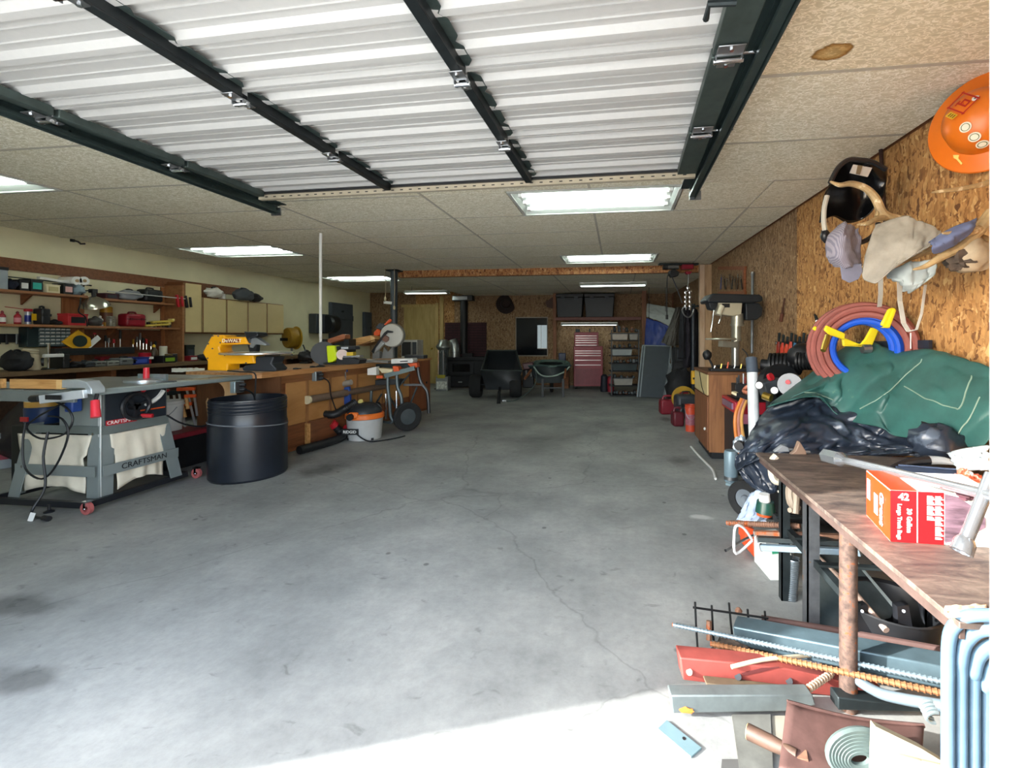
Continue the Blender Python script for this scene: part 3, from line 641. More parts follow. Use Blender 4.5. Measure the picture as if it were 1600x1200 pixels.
# table top + rails
for a, c in (((-4.95, 2.70), (-4.3, 3.7)), ((-4.295, 2.70), (-3.82, 3.7))): tsb('table_plate', (a[0], a[1], .895), (c[0], c[1], .925), TBL)
tsb('extension_table', (-4.70, 3.705, .895), (-3.79, 4.0, .925), mat('#8f9696', .4, .4, .1))
M().bar((-3.775, 2.75, .905), (-3.70, 4.05, .905), .05, .045).obj('guide_rail', mat('#a8b6b6', .3, .6, .06), ts, w=True, bevel=.01)
tsb('table_edge', (-4.95, 2.675, .84), (-3.83, 2.698, .92), mat('#7f8787', .4, .4, .1))
# fence with timber faces
fe = T('rip_fence', 'timber-faced aluminium rip fence across the table saw top', 'saw fence', (-4.4, 2.74, .93))
M().box((-5.1, 2.72, .928), (-3.93, 2.78, .97)).obj('beam', GALV, fe, w=True)
M().box((-5.3, 2.69, .932), (-4.47, 2.718, 1.0)).obj('timber_face', PINE, fe, w=True, bevel=.002); M().box((-4.40, 2.69, .932), (-4.0, 2.718, 1.0)).obj('timber_face', PINE, fe, w=True, bevel=.002)
M().box((-4.0, 2.69, .932), (-3.955, 2.718, 1.0)).obj('timber_end', wood('#d6b076', '#c79a5a', name='end_grain'), fe, w=True)
hp = [(-.0, .0), (.13, 0), (.2, -.01), (.245, -.06), (.25, -.1), (.215, -.1), (.19, -.06), (.0, -.06)]
M().prism([(x, z) for x, z in hp], .09, Matrix.Translation((-3.955, 2.78, 1.0))@Matrix.Rotation(R(90), 4, 'X')).obj('fence_head', mat('#b4bcc0', .35, .5, .05), fe, w=True, bevel=.006)
ar = M().bar((-4.05, 2.64, .865), (-3.74, 2.68, .905), .03, .06).obj('head_arm', mat('#c9cfd2', .35, .4, .05), fe, w=True, bevel=.004)
M().box((-3.985, 2.618, .868), (-3.86, 2.624, .9)).obj('maker_plate', BLACK, ar, w=True)
M().cyl((-4.13, 2.645, .868), (-4.05, 2.64, .872), .026, n=12).obj('arm_knob', BLACK, fe, w=True)
M().cyl((-3.70, 2.72, .90), (-3.69, 2.70, .84), .012, n=8).obj('lever_stem', BLACK, fe, w=True)
M().cyl((-3.69, 2.70, .855), (-3.655, 2.68, .74), .024, .028, n=14).obj('lever_grip', mat('#d62d3c', .35, 0, .08), fe, w=True)
mg = T('miter_gauge', 'silver miter gauge with upright red grip lying on the table saw', 'miter gauge', (-4.02, 3.3, .926))
M().lathe([(0, 0), (.13, 0), (.13, .02), (.05, .03), (0, .03)], (0, 0, 0), 24).obj('protractor', mat('#c2c8ca', .3, .7, .05), mg)
M().box((-.2, -.012, .0), (.3, .012, .012)).obj('bar', STEEL, mg); M().cyl((.02, 0, .03), (.02, 0, .12), .022, .02, n=14).obj('grip', mat('#d62d3c', .35, 0, .08), mg)
M().box((-.14, .06, .0), (.14, .08, .06)).obj('face', GALV, mg)
# stand
for (cx, cy, sx, sy) in ((x0, y0, -1, -1), (x1, y0, 1, -1), (x1, y1, 1, 1), (x0, y1, -1, 1)):
    tx, ty = cx, cy; bx, by = cx+sx*.07, cy+sy*.07
    if (sx, sy) == (1, -1): bx, by = cx+.01, cy-.02
    mm = M()
    for (dx, dy, w, h) in ((-sx*.05, 0, .1, .006), (0, -sy*.05, .006, .1)):
        mm.hexa([(bx+dx-w/2, by+dy-h/2, .07), (bx+dx+w/2, by+dy-h/2, .07), (bx+dx+w/2, by+dy+h/2, .07), (bx+dx-w/2, by+dy+h/2, .07), (tx+dx-w/2, ty+dy-h/2, .62), (tx+dx+w/2, ty+dy-h/2, .62), (tx+dx+w/2, ty+dy+h/2, .62), (tx+dx-w/2, ty+dy+h/2, .62)])
    mm.obj('stand_leg', TS, ts, w=True)
    for z in (.56, .3): M().cyl((bx+(tx-bx)*z/.6-sx*.05, by+(ty-by)*z/.6+sy*.003, z), (bx+(tx-bx)*z/.6-sx*.05, by+(ty-by)*z/.6+sy*.012, z), .011, n=8).obj('bolt', CHROME, ts, w=True)
M().box((x0-.05, y0-.045, .24), (x1+.01, y0-.038, .32)).obj('stretcher', TS, ts, w=True); M().box((x0-.02, y0-.012, .56), (x1+.005, y0-.004, .62)).obj('top_rail', TSD, ts, w=True)
sb = M().box((x1+.05, y0-.02, .24), (x1+.058, y1+.05, .32)).obj('stretcher', TS, ts, w=True); M().box((x1+.006, y0, .55), (x1+.014, y1, .62)).obj('top_rail', TSD, ts, w=True)
text('stand_lettering', 'CRAFTSMAN', .062, BLACK, ts, tmx((x1+.060, y0+.28, .28), MXF), .001)
CANV = mat('#d8d0bd', .9, 0, .08, 6, .4, 14, name='canvas')
def bag(nm, a, c, z1, z0, out, sag, seed):
    a, c, out = Vector(a), Vector(c), Vector(out)
    def fn(u, v):
        w = 1-.25*abs(v-.0) if v < .35 else .82
        uu = .5+(u-.5)*w; p = a.lerp(c, uu); z = z1+(z0-z1)*v+(.05*math.cos((u-.5)*math.pi) if v > .9 else 0)
        b_ = sag*math.sin(math.pi*min(1, u))*(math.sin(math.pi*min(1, v*.9+.02)))
        f = .028*min(1, v*5)*noise.noise(Vector((u*5+seed, v*1.6, seed)))
        return Vector((p.x, p.y, z))+out*(b_*.7+f)
    M().grid(fn, 24, 18).obj(nm, CANV, ts, w=True, solid=.006)
bag('dust_bag', (x1+.01, y0+.06, 0), (x1+.01, y1+.0, 0), .545, .10, (1, 0, 0), .02, 1)
bag('dust_bag', (x0-.06, y0-.02, 0), (x1-.06, y0-.01, 0), .55, .10, (0, -1, 0), .01, 5)
BB_ = [(x0-.16, y0-.12), (x1+.05, y0-.12), (x1+.05, y1+.13), (x0-.16, y1+.13)]
for k in range(4):
    p, q = BB_[k], BB_[(k+1) % 4]; M().bar((p[0], p[1], .06), (q[0], q[1], .06), .03, .045).obj('base_rail', BLACKP, ts, w=True)
def caster(x, y, r=.04, wm=None, lab='caster', par=None, red=False):
    c = M().lathe([(r, -.012), (r, .012), (r*.5, .014), (r*.5, -.014), (r, -.012)], (x, y, r+.001), 16, Matrix.Rotation(R(90), 4, 'X')).obj(lab, wm or mat('#a85a58', .5), par, w=True)
    M().bar((x, y-.018, r), (x, y-.018, r+.05), .02, .004).bar((x, y+.018, r), (x, y+.018, r+.05), .02, .004).cyl((x, y-.022, r), (x, y+.022, r), .006, n=8).box((x-.022, y-.022, r+.048), (x+.022, y+.022, r+.056)).obj('fork', CHROME, c, w=True)
for x, y in ((x1+.08, y0-.14), (x1+.08, y1+.2), (x0-.2, y1+.16)): caster(x, y, .045, None, 'caster', ts)
M().lathe([(0, 0), (.04, 0), (.045, .01), (.015, .02), (.015, .06), (0, .06)], (x0-.18, y0-.14, .0), 12).obj('levelling_foot', BLACKP, ts, w=True)
M().lathe([(0, 0), (.03, 0), (.03, .01), (.01, .02), (.01, .06), (0, .06)], (x1-.25, y0-.14, .0), 12).obj('levelling_foot', BLACKP, ts, w=True)
# motor + cords
sw = M().box((-4.14, 2.83, .74), (-4.07, 2.9, .84)).obj('switch_box', BLUE, ts, w=True, bevel=.01)
M().tube([(-4.12, 2.83, .82), (-4.20, 2.82, .78), (-4.36, 2.82, .70), (-4.44, 2.81, .62), (-4.30, 2.80, .545), (-4.10, 2.80, .58), (-4.02, 2.8, .68), (-4.06, 2.8, .77), (-4.2, 2.8, .84)], .007, 6, sub=5).obj('power_cord', BLACK, ts, w=True)
M().tube([(-4.45, 2.81, .66), (-4.46, 2.80, .5), (-4.42, 2.79, .32), (-4.26, 2.78, .25), (-4.13, 2.78, .36), (-4.03, 2.78, .58), (-4.08, 2.78, .7), (-4.2, 2.78, .72)], .007, 6, sub=5).obj('power_cord', BLACK, ts, w=True)
M().tube([(-4.22, 2.79, .6), (-4.23, 2.77, .42), (-4.2, 2.76, .2), (-4.22, 2.70, .05), (-4.15, 2.67, .02), (-4.06, 2.66, .02)], .008, 6, sub=5).obj('power_cord', BLACK, ts, w=True)
M().cyl((-4.06, 2.66, .02), (-4.0, 2.65, .02), .018, n=10).obj('cord_plug', BLACK, ts, w=True); M().cb((-4.13, 2.64, .03), (.03, .004, .06), rz=.4, ry=.3).obj('cord_label', WHITE, ts, w=True)
M().tube([(x1+.02, y1-.02, .62), (x1+.06, y1+.1, .52), (x1+.08, y1+.3, .47), (x1+.1, y1+.42, .6)], .008, 6, sub=4).obj('power_cord', BLACK, ts, w=True)
# black barrel
c = G(388, 750); br = T('barrel', 'black plastic barrel with ribbed open top standing on the floor', 'barrel', G(389, 741))
r_, H = .315, .735
prof = [(0, .0), (r_*.96, 0), (r_*1.0, .02), (r_*1.0, .50), (r_*1.0, .505), (r_*.985, .515), (r_*.975, .6), (r_*.975, .605)]
for k in range(4): z = .61+k*.03; prof += [(r_*.975, z), (r_*.99, z+.008), (r_*.99, z+.016), (r_*.972, z+.022)]
prof += [(r_*.97, H), (r_*.93, H), (r_*.92, .06), (0, .05)]
BAR = mat('#171c24', .33, 0, .3, 5, .05, name='barrel_plastic'); M().lathe(prof, (0, 0, 0), 48).obj('body', BAR, br, smooth=30)
M().tube([Vector((r_*1.0*math.cos(a), r_*1.0*math.sin(a), .5+.03*math.cos(a+2.2))) for a in [2*math.pi*k/40 for k in range(40)]], .006, 6, True).obj('seam_ring', mat('#6b6f74', .5), br)
# plywood offcut with round bite
o = T('plywood_offcut', 'plywood offcut with a round bite leaning behind the barrel', 'offcut', P(348, 655, 4.62))
pts = [(325, 600), (325, 599), (338, 618)]
bite = [(340+22*math.cos(R(a)), 612+18*math.sin(R(a))) for a in range(-60, 120, 15)]
M().slab([(368, 594), (369, 668), (326, 668), (324, 622)]+[(333+18*math.cos(R(a)), 614+18*math.sin(R(a))) for a in range(130, -75, -15)]+[(345, 596)], 4.50, .012).obj('sheet', wood('#cfa878', '#b98f5c', 2, (6, 6, 1), name='pale_ply'), o, w=True, smooth=0)
M().slab([(366, 640), (369, 640), (369, 668), (366, 668)], 4.548, .002).obj('edge_strip', PINE, o, w=True)
# hanging clamps and white bucket behind the saw, wood back panel
bp = M().box((-4.6, 4.32, .04), (-3.60, 4.34, .88)).obj('clamp_board', wood('#6b4428', '#52331c', 1.5, (6, 6, 1), name='clamp_board')); tag(bp, 'dark brown board behind the hanging bar clamps', 'board')
def barclamp(x, y0_, y1_, d, tilt, label, hc=ORANGE):
    a, e = P(x, y0_, d), P(x+tilt, y1_, d); t = T('bar_clamp', label, 'clamp', e, 0, 'bar clamps hung under the bench end')
    M().bar(a, e, .022, .008, (0, 1, 0)).obj('bar', mat('#c8ccd0', .3, .7, .1), t, w=True)
    u = (e-a).normalized(); s_ = Vector((-.05, -.03, 0))
    for k, f in enumerate((.03, .28)):
        p = a+(e-a)*f; M().bar(p+Vector((.02, 0, 0)), p+s_*1.4, .03, .035).obj('jaw', hc, t, w=True, bevel=.004)
    p = a+(e-a)*.30+s_*1.2; M().cyl(p, p+u*.13, .016, n=10).obj('grip', PINE, t, w=True)
D4 = 4.68
barclamp(291, 605, 697, D4, 22, 'white steel bar clamp with orange jaws, thickest of the hanging clamps')
barclamp(262, 608, 700, D4, 6, 'thin bar clamp hanging leftmost beside the white bucket', RED)
barclamp(271, 612, 696, D4, 12, 'thin grey bar clamp second from the white bucket', DARKST)
barclamp(279, 610, 700, D4, 16, 'thin bar clamp hanging in the middle of the clamp row', DARKST)
barclamp(302, 606, 650, D4-.03, 6, 'short orange clamp hanging next to the plywood offcut')
def bucket(name, label, loc, r, h, m_, lab=None, group=None):
    t = T(name, label, 'bucket', loc)
    M().lathe([(0, 0), (r*.86, 0), (r*.97, h*.84), (r*1.04, h*.85), (r*1.04, h*.9), (r, h*.91), (r*1.02, h*.99), (r*1.05, h), (r*.97, h), (r*.84, .02), (0, .02)], (0, 0, 0), 28).obj('pail', m_, t)
    M().tube([Vector((r*1.03*math.cos(a), r*1.03*math.sin(a)*.9, h*.9-.14*math.sin(a) if False else h*.9-abs(math.sin(a))*.16)) for a in [R(190+16*k) for k in range(11)]], .004, 6).obj('bail_handle', STEEL, t)
    if lab: M().lathe([(r*.905, h*.25), (r*.955, h*.65)], (0, 0, 0), 28).obj('label_band', lab, t)
    return t
bucket('white_bucket', 'white plastic bucket behind the table saw stand', P(262, 672, 4.5)-Vector((0, 0, .0)), .13, .3, mat('#d9d9d6', .4, 0, .04))
sh = T('floor_crate', 'dark red and black crate under the white bucket', 'crate', Vector((P(262, 672, 4.5).x, P(262, 672, 4.5).y, 0)))
hz = P(262, 672, 4.5).z
M().box((-.25, -.22, 0), (.25, .22, hz-.055)).obj('body', BLACK, sh, bevel=.01); M().box((-.28, -.24, hz-.055), (.28, .24, hz-.004)).obj('lid', mat('#7c1f2a', .5), sh, bevel=.01)
bucket('grey_pail', 'light grey pail cut off by the left edge under the bench', G(6, 728), .17, .36, mat('#8f9599', .5, 0, .08), mat('#8b2c3a', .5, 0, .3, 30))
# scroll saw
D = DP(G(370, 584, .945)); k_ = lambda pts: [(270+u*.1875, 420+v*.1875) for u, v in pts]
ss = T('scroll_saw', 'yellow scroll saw with round steel table on the workbench', 'scroll saw', G(370, 584, .946), TH)
M().slab(k_([(285, 850), (287, 770), (243, 700), (325, 550), (425, 550), (432, 572), (600, 567), (630, 628), (400, 635), (385, 655), (395, 690), (440, 705), (670, 720), (682, 790), (455, 795), (455, 850)]), D-.1, .17).obj('frame', DWY, ss, w=True, bevel=.012)
q = M().slab(k_([(432, 582), (550, 582), (550, 618), (432, 618)]), D-.103, .003).obj('name_plate', mat('#7a2a10', .4), ss, w=True)
text('name_lettering', 'DeWALT', .047, mat('#f6e6c8', .4, 0, .02), ss, MX['scroll_saw'].inverted()@Matrix.Translation(P(*k_([(491, 600)])[0], D-.105))@Matrix.Rotation(TH, 4, 'Z')@Matrix.Rotation(R(90), 4, 'X'), .001, bold=.001)
M().slab(k_([(590, 522), (700, 528), (712, 560), (640, 580), (632, 625), (605, 570)]), D-.09, .15).obj('motor_head', BLACKP, ss, w=True, bevel=.008)
M().slab(k_([(640, 570), (700, 575), (780, 630), (775, 640), (690, 630), (665, 660), (640, 655)]), D-.06, .06).obj('blade_arm', mat('#aeb4b8', .3, .8), ss, w=True, bevel=.004)
M().slab(k_([(622, 632), (700, 632), (695, 690), (640, 690)]), D-.05, .05).obj('blade_guard', BLACK, ss, w=True)
cT = P(*k_([(708, 702)])[0], D); M().lathe([(0, 0), (.30, 0), (.31, .006), (.31, .018), (.30, .024), (0, .024)], cT-Vector((0, 0, .012)), 40).obj('round_table', mat('#c6c8c6', .25, .8, .06), ss, w=True)
M().slab(k_([(575, 830), (600, 805), (680, 790), (690, 730), (800, 730), (845, 735), (820, 790), (865, 835), (850, 856), (585, 852)]), D-.08, .18).obj('base', mat('#2a2d31', .5, .2), ss, w=True, bevel=.01)
for u, v in ((335, 560), (378, 560), (295, 625), (395, 615), (290, 745), (330, 665), (432, 720), (610, 785)): M().cyl(P(*k_([(u, v)])[0], D-.098), P(*k_([(u, v)])[0], D-.106), .007, n=8).obj('screw', BLACK, ss, w=True)
M().tube([P(*k_([p])[0], D-.12) for p in ((455, 850), (560, 858), (680, 870), (690, 960), (685, 1050), (680, 1090))], .007, 6, sub=4).obj('power_cord', BLACK, ss, w=True)
# papers on extension table
t = T('dust_sheet', 'crumpled pale sheet lying on the saw extension table', 'cloth', G(300, 578, .93))
M().grid(lambda u, v: Vector((G(268+u*52, 582-v*6, .93).x, G(268+u*52, 582-v*6, .93).y, .934+.018*abs(noise.noise(Vector((u*6, v*5, 2)))))), 24, 8).obj('sheet', WHITE, t, w=True, solid=.002)
M().box((-.05, -.02, .002), (.05, .02, .012)).obj('folded_corner', CREAM, t)
# white pole up to ceiling
a = G(501, 573, .946); po_ = T('conduit_pole', 'thin white pole rising from the workbench to the ceiling', 'pole', a)
M().cyl((0, 0, 0), (0, 0, ZC-.96), .017, n=12).obj('pole', WHITE, po_); M().lathe([(0, 0), (.05, 0), (.045, .012), (.02, .02), (.02, .05), (0, .05)], (0, 0, 0), 14).obj('base_flange', BLACK, po_)
# blue vise hanging mallet etc.
vd = DP(B(1.42, -.05, .9))
vs_ = T('bench_vise', 'blue bench vise clamped to the front edge of the workbench', 'vise', P(540, 590, vd))
M().slab([(517, 573), (541, 571), (542, 581), (536, 585), (534, 577), (518, 586)], vd-.02, .1).obj('jaw', BLUE, vs_, w=True, bevel=.006)
M().slab([(519, 571), (541, 569), (541, 572), (519, 574)], vd-.02, .14).obj('jaw_plate', STEEL, vs_, w=True)
M().cyl(P(538, 577, vd-.03), P(541, 598, vd-.05), .012, n=10).obj('handle_bar', CHROME, vs_, w=True)
sc_ = T('wood_screw_clamp', 'steel clamp screw on a blue tool body hung below the vise', 'clamp', P(538, 628, vd))
M().cyl(P(528, 602, vd-.03), P(549, 597, vd-.05), .036, n=14).obj('steel_head', mat('#b3b1a8', .35, .5), sc_, w=True)
M().slab([(534, 606), (545, 604), (547, 628), (538, 634)], vd-.04, .05).obj('blue_body', BLUE, sc_, w=True, bevel=.004)
# red blast gates + black hoses
HOSE = mat('#16181a', .5, 0, .2, 30, .3)
def hose(name, label, pts, r, m_=HOSE, ends=RED, rib=True, which=(0, 1)):
    t = T(name, label, 'hose', pts[-1] if pts[-1].z < pts[0].z else pts[0]); mm = M()
    rr = []
    dense = M().tube(pts, r, 4, sub=14).v; cen = [sum((dense[i*4+j] for j in range(4)), Vector())/4 for i in range(len(dense)//4)]
    rr = [r*(1.0 if i % 2 else .92) if rib else r for i in range(len(cen))]
    M().tube(cen, rr, 12).obj('hose_tube', m_, t, w=True)
    if ends:
        for p, q in [((cen[0], cen[2]), (cen[-1], cen[-3]))[i] for i in which]:
            dv = (p-q).normalized(); M().cyl(q, p+dv*.05, r*1.18, r*1.05, n=14).obj('coupling', ends, t, w=True)
    return t
h0 = B(1.05, -.05, .0)
hose('dust_hose', 'black dust hose with red coupling sagging along the bench front', [P(478, 632, 5.55), P(495, 643, 5.5), P(520, 648, 5.5), P(540, 638, 5.6), P(556, 628, 5.7)], .05, which=(0,))
hose('floor_hose', 'black hose lying on the floor beside the barrel', [Vector((*B(.45, -.12, 0).xy, .055)), Vector((*B(.8, -.16, 0).xy, .055)), Vector((*B(1.1, -.14, 0).xy, .055)), Vector((*B(1.2, -.06, 0).xy, .09)), Vector((*B(1.12, -.02, 0).xy, .2))], .05, which=(1,))
hose('floor_hose', 'grey hose with red coupling on the floor left of the shop vacuum', [Vector((*B(1.32, -.09, 0).xy, .12)), Vector((*B(1.5, -.1, 0).xy, .09)), Vector((*B(1.75, -.1, 0).xy, .07)), Vector((*B(1.95, -.1, 0).xy, .06))], .05, mat('#2b2b2c', .5, 0, .2), which=(0,))
g = T('blast_gate', 'red blast gate fitting on the bench front behind the vacuum', 'fitting', P(553, 600, 6.4))
M().cyl(P(552, 603, 6.4), P(562, 597, 6.3), .07, n=14).obj('collar', RED, g, w=True); M().slab([(550, 594), (560, 594), (560, 606), (550, 606)], 6.38, .03).obj('gate_plate', mat('#8e1c22', .4), g, w=True)
# planer / saw cluster on bench (lime green planer)
d = DP(G(535, 574, .945)); q = lambda pts: [(500+u*.1, 490+v*.1) for u, v in pts]
pn = T('green_chop_saw', 'lime green and black saw standing on the workbench behind the vise', 'power saw', G(535, 572, .946), TH)
M().slab(q([(95, 500), (225, 500), (235, 580), (260, 620), (250, 720), (180, 760), (115, 770), (100, 600)]), d-.12, .14).obj('body', mat('#c8dc18', .4, 0, .06), pn, w=True, bevel=.012)
M().slab(q([(230, 510), (550, 510), (560, 560), (240, 575)]), d-.08, .12).obj('black_arm', BLACKP, pn, w=True, bevel=.008)
M().slab(q([(330, 522), (440, 522), (440, 552), (330, 552)]), d-.083, .004).obj('maker_plate', mat('#b9bcc0', .4), pn, w=True)
M().slab(q([(250, 680), (450, 680), (620, 720), (600, 790), (60, 800), (40, 770), (250, 770)]), d-.1, .2).obj('base', BLACK, pn, w=True, bevel=.006)
M().cyl(P(*q([(345, 640)])[0], d-.1), P(*q([(345, 640)])[0], d-.03), .062, n=18).obj('motor', mat('#9c8a80', .4, .4), pn, w=True)
M().slab(q([(415, 605), (515, 600), (515, 655), (415, 660)]), d-.09, .08).obj('yellow_block', mat('#c9a92a', .5), pn, w=True)
M().slab(q([(360, 660), (620, 655), (620, 680), (360, 688)]), d-.1, .1).obj('steel_table', mat('#c4c4c4', .25, .8), pn, w=True)
M().cyl(P(*q([(60, 620)])[0], d-.02), P(*q([(60, 620)])[0], d+.06), .14, n=24).obj('dark_wheel', BLACK, pn, w=True)
c4 = lambda pts: q(pts)
d2 = d+.55
pk = T('lumber_offcut', 'reddish timber offcut clamped above the green saw', 'offcut', P(530, 536, d2))
M().slab(q([(115, 400), (355, 320), (390, 330), (390, 390), (115, 475)]), d2, .15).obj('timber', wood('#b57350', '#9c5c3a', name='redwood'), pk, w=True, bevel=.003)
for x in (30, 375): M().slab(q([(x, 400), (x+75, 400), (x+75, 760), (x, 770)]), d2-.02, .2).obj('clamp_block', BLACK, pk, w=True)
for k in range(2):
    z = k*30; pk = T('plank', ('upper' if k == 0 else 'lower')+' pale plank of the stack lying behind the saws', 'plank', P(565, 540+k*3, d2+.2), 0, 'planks behind the saws')
    M().slab(q([(450, 410+z), (780, 340+z), (850, 370+z), (860, 400+z), (560, 500+z*.3), (450, 490+z*.3)]), d2+.2+.06*k, .4).obj('board', (PINE, wood('#8a6a40', '#6c4f2c', name='old_board'))[k], pk, w=True)
    M().slab(q([(780, 345+z), (850, 372+z), (858, 398+z), (800, 420+z)]), d2+.195+.06*k, .004).obj('end_grain', wood('#d0ae78', '#b8935c', name='end'), pk, w=True)
# miter saw and stand
dm = 6.3
ms = T('miter_saw', 'miter saw with grey blade guard and orange handle on its stand', 'miter saw', P(600, 566, dm), TH)
c = P(*q([(1130, 340)])[0], dm)
AXC = Matrix.Rotation(TH, 4, 'Z')@Matrix.Rotation(R(90), 4, 'X')
M().lathe([(0, -.01), (.155, -.01), (.165, 0), (.165, .025), (.155, .035), (0, .035)], c, 32, AXC).obj('blade_guard', mat('#b9b7b0', .4, .3, .05), ms, w=True)
M().lathe([(.115, -.004), (.172, -.004), (.172, .004), (.115, .004), (.115, -.004)], c-FWD*-.04, 48, AXC).obj('saw_blade', mat('#8a8782', .3, .8), ms, w=True)
M().slab(q([(820, 560), (960, 420), (1010, 460), (900, 580), (830, 620)]), dm-.06, .06).obj('arm', mat('#b4b4b0', .35, .4), ms, w=True, bevel=.006)
M().slab(q([(800, 590), (1000, 300), (1050, 260), (1130, 275), (1125, 300), (1040, 300), (860, 540), (830, 620)]), dm-.09, .03).obj('guard_link', BLACK, ms, w=True)
M().slab(q([(960, 380), (1020, 340), (1065, 370), (1060, 420), (1020, 450), (970, 420)]), dm-.08, .05).obj('hub_cover', mat('#7a5648', .5), ms, w=True, bevel=.006)
M().slab(q([(830, 300), (890, 235), (940, 260), (935, 330), (880, 360), (835, 340)]), dm, .13).obj('motor_cap', ORANGE, ms, w=True, bevel=.012)
M().slab(q([(860, 210), (930, 140), (1000, 170), (960, 260), (900, 240)]), dm+.01, .12).obj('motor', DGREY, ms, w=True, bevel=.012)
M().slab(q([(995, 170), (1085, 80), (1110, 100), (1095, 130), (1010, 185)]), dm, .05).obj('handle', mat('#e25a2c', .4), ms, w=True, bevel=.01)
M().slab(q([(820, 560), (930, 600), (930, 700), (820, 710)]), dm, .1).slab(q([(1000, 520), (1060, 600), (1130, 520), (1140, 700), (960, 700)]), dm, .04).obj('fence', mat('#8f8f8c', .35, .6), ms, w=True)
M().slab(q([(680, 725), (1060, 740), (1060, 775), (690, 760)]), dm-.1, .2).obj('turntable', mat('#a9aaa8', .3, .7), ms, w=True, bevel=.004)
M().slab(q([(1110, 710), (1440, 700), (1455, 735), (1440, 770), (1110, 785)]), dm-.12, .2).obj('extension_wing', mat('#d9d9d6', .4, .2), ms, w=True, bevel=.004)
M().slab(q([(1250, 740), (1370, 735), (1370, 752), (1250, 756)]), dm-.122, .003).obj('wing_badge', BLACK, ms, w=True)
st = T('saw_stand', 'folding wheeled miter saw stand with grey tubes and orange brackets', 'saw stand', G(606, 668), TH)
q3 = lambda u, v, dd=dm: P(550+u*.1166, 550+v*.1166, dd)
M().bar(q3(330, 190), q3(870, 175), .05, .06).obj('top_rail', DARKST, st, w=True); M().bar(q3(440, 320, dm-.2), q3(840, 215, dm-.15), .05, .06).obj('side_rail', mat('#4a5a5a', .4, .3), st, w=True)
M().slab([(613, 572), (622, 573), (624, 580), (615, 581)], dm-.22, .12).slab([(636, 568), (651, 567), (652, 574), (642, 575)], dm-.05, .12).obj('bracket', ORANGE, st, w=True, bevel=.006)
TB = mat('#4d5658', .4, .4, .1)
for nm, pts, rr in (('frame_tube', [(480, 300), (480, 460), (500, 640), (520, 860), (560, 930)], .025), ('frame_tube', [(600, 280), (610, 460), (660, 600), (670, 760), (660, 850)], .025), ('frame_tube', [(260, 520), (255, 650), (265, 800)], .02), ('support_leg', [(880, 150), (890, 280), (930, 420), (1000, 520), (1020, 640), (1030, 820)], .025)):
    M().tube([q3(u, v, dm-.12 if nm == 'frame_tube' else dm+.1) for u, v in pts], rr, 8, sub=4).obj(nm, TB if nm == 'frame_tube' else BLACKP, st, w=True)
M().bar(q3(690, 440, dm+.05), q3(940, 440, dm+.08), .03, .03).obj('cross_bar', BLACKP, st, w=True)
for a_, b_ in (((770, 300), (620, 470)), ((400, 560), (290, 740)), ((480, 560), (600, 760)), ((870, 470), (780, 700))): M().bar(q3(*a_, dm-.02), q3(*b_, dm-.02), .02, .02).obj('brace', DARKST, st, w=True)
M().slab([(586, 594), (624, 593), (624, 601), (586, 602)], dm-.1, .2).obj('motor_box', BLACK, st, w=True, bevel=.006)
M().cyl(q3(452, 560, dm-.14), q3(455, 900, dm-.14), .013, n=8).obj('chrome_strut', CHROME, st, w=True); M().cyl(q3(594, 520, dm-.14), q3(598, 770, dm-.14), .012, n=8).obj('chrome_strut', CHROME, st, w=True)
def wheel(name, c, r, w_, parent, ax, hubm=GREY, par_w=True):
    mx = ax
    t = M().lathe([(r*.55, -w_*.4), (r*.9, -w_*.5), (r, -w_*.3), (r, w_*.3), (r*.9, w_*.5), (r*.55, w_*.4), (r*.55, -w_*.4)], c, 28, mx).obj(name, RUBBER, parent, w=True)
    M().lathe([(0, -w_*.3), (r*.2, -w_*.35), (r*.25, -w_*.2), (r*.56, -w_*.25), (r*.56, w_*.25), (0, w_*.3)], c, 20, mx).obj('hub', hubm, t, w=True); return t
AXX = Matrix.Rotation(R(90), 4, 'Y')
wheel('wheel', Vector((*q3(745, 870, dm-.15).xy, .205)), .2, .06, st, Matrix.Rotation(R(-40), 4, 'Z')@AXX, mat('#50585c', .4, .4))
wheel('wheel', Vector((*q3(340, 870, dm-.1).xy, .2)), .2, .06, st, Matrix.Rotation(R(20), 4, 'Z')@AXX, mat('#50585c', .4, .4))
M().bar(q3(400, 930, dm-.14), q3(540, 950, dm-.14), .03, .03).bar(q3(520, 960, dm-.16), q3(690, 780, dm-.14), .05, .02).obj('foot_bar', TB, st, w=True)
M().bar(q3(735, 60, dm+.3), q3(985, 65, dm+.3), .2, .05).obj('outfeed_support', BLACKP, st, w=True)
M().slab([(574, 576), (588, 573), (588, 586), (574, 586)], dm-.25, .1).obj('clamp_plate', WHITE, st, w=True); M().slab([(590, 575), (614, 577), (612, 583), (596, 583)], dm-.2, .16).obj('cloth_rag', CREAM, st, w=True, bevel=.01)
M().slab([(588, 587), (598, 587), (598, 591), (588, 591)], dm-.22, .01).obj('red_tag', ORANGE, st, w=True)
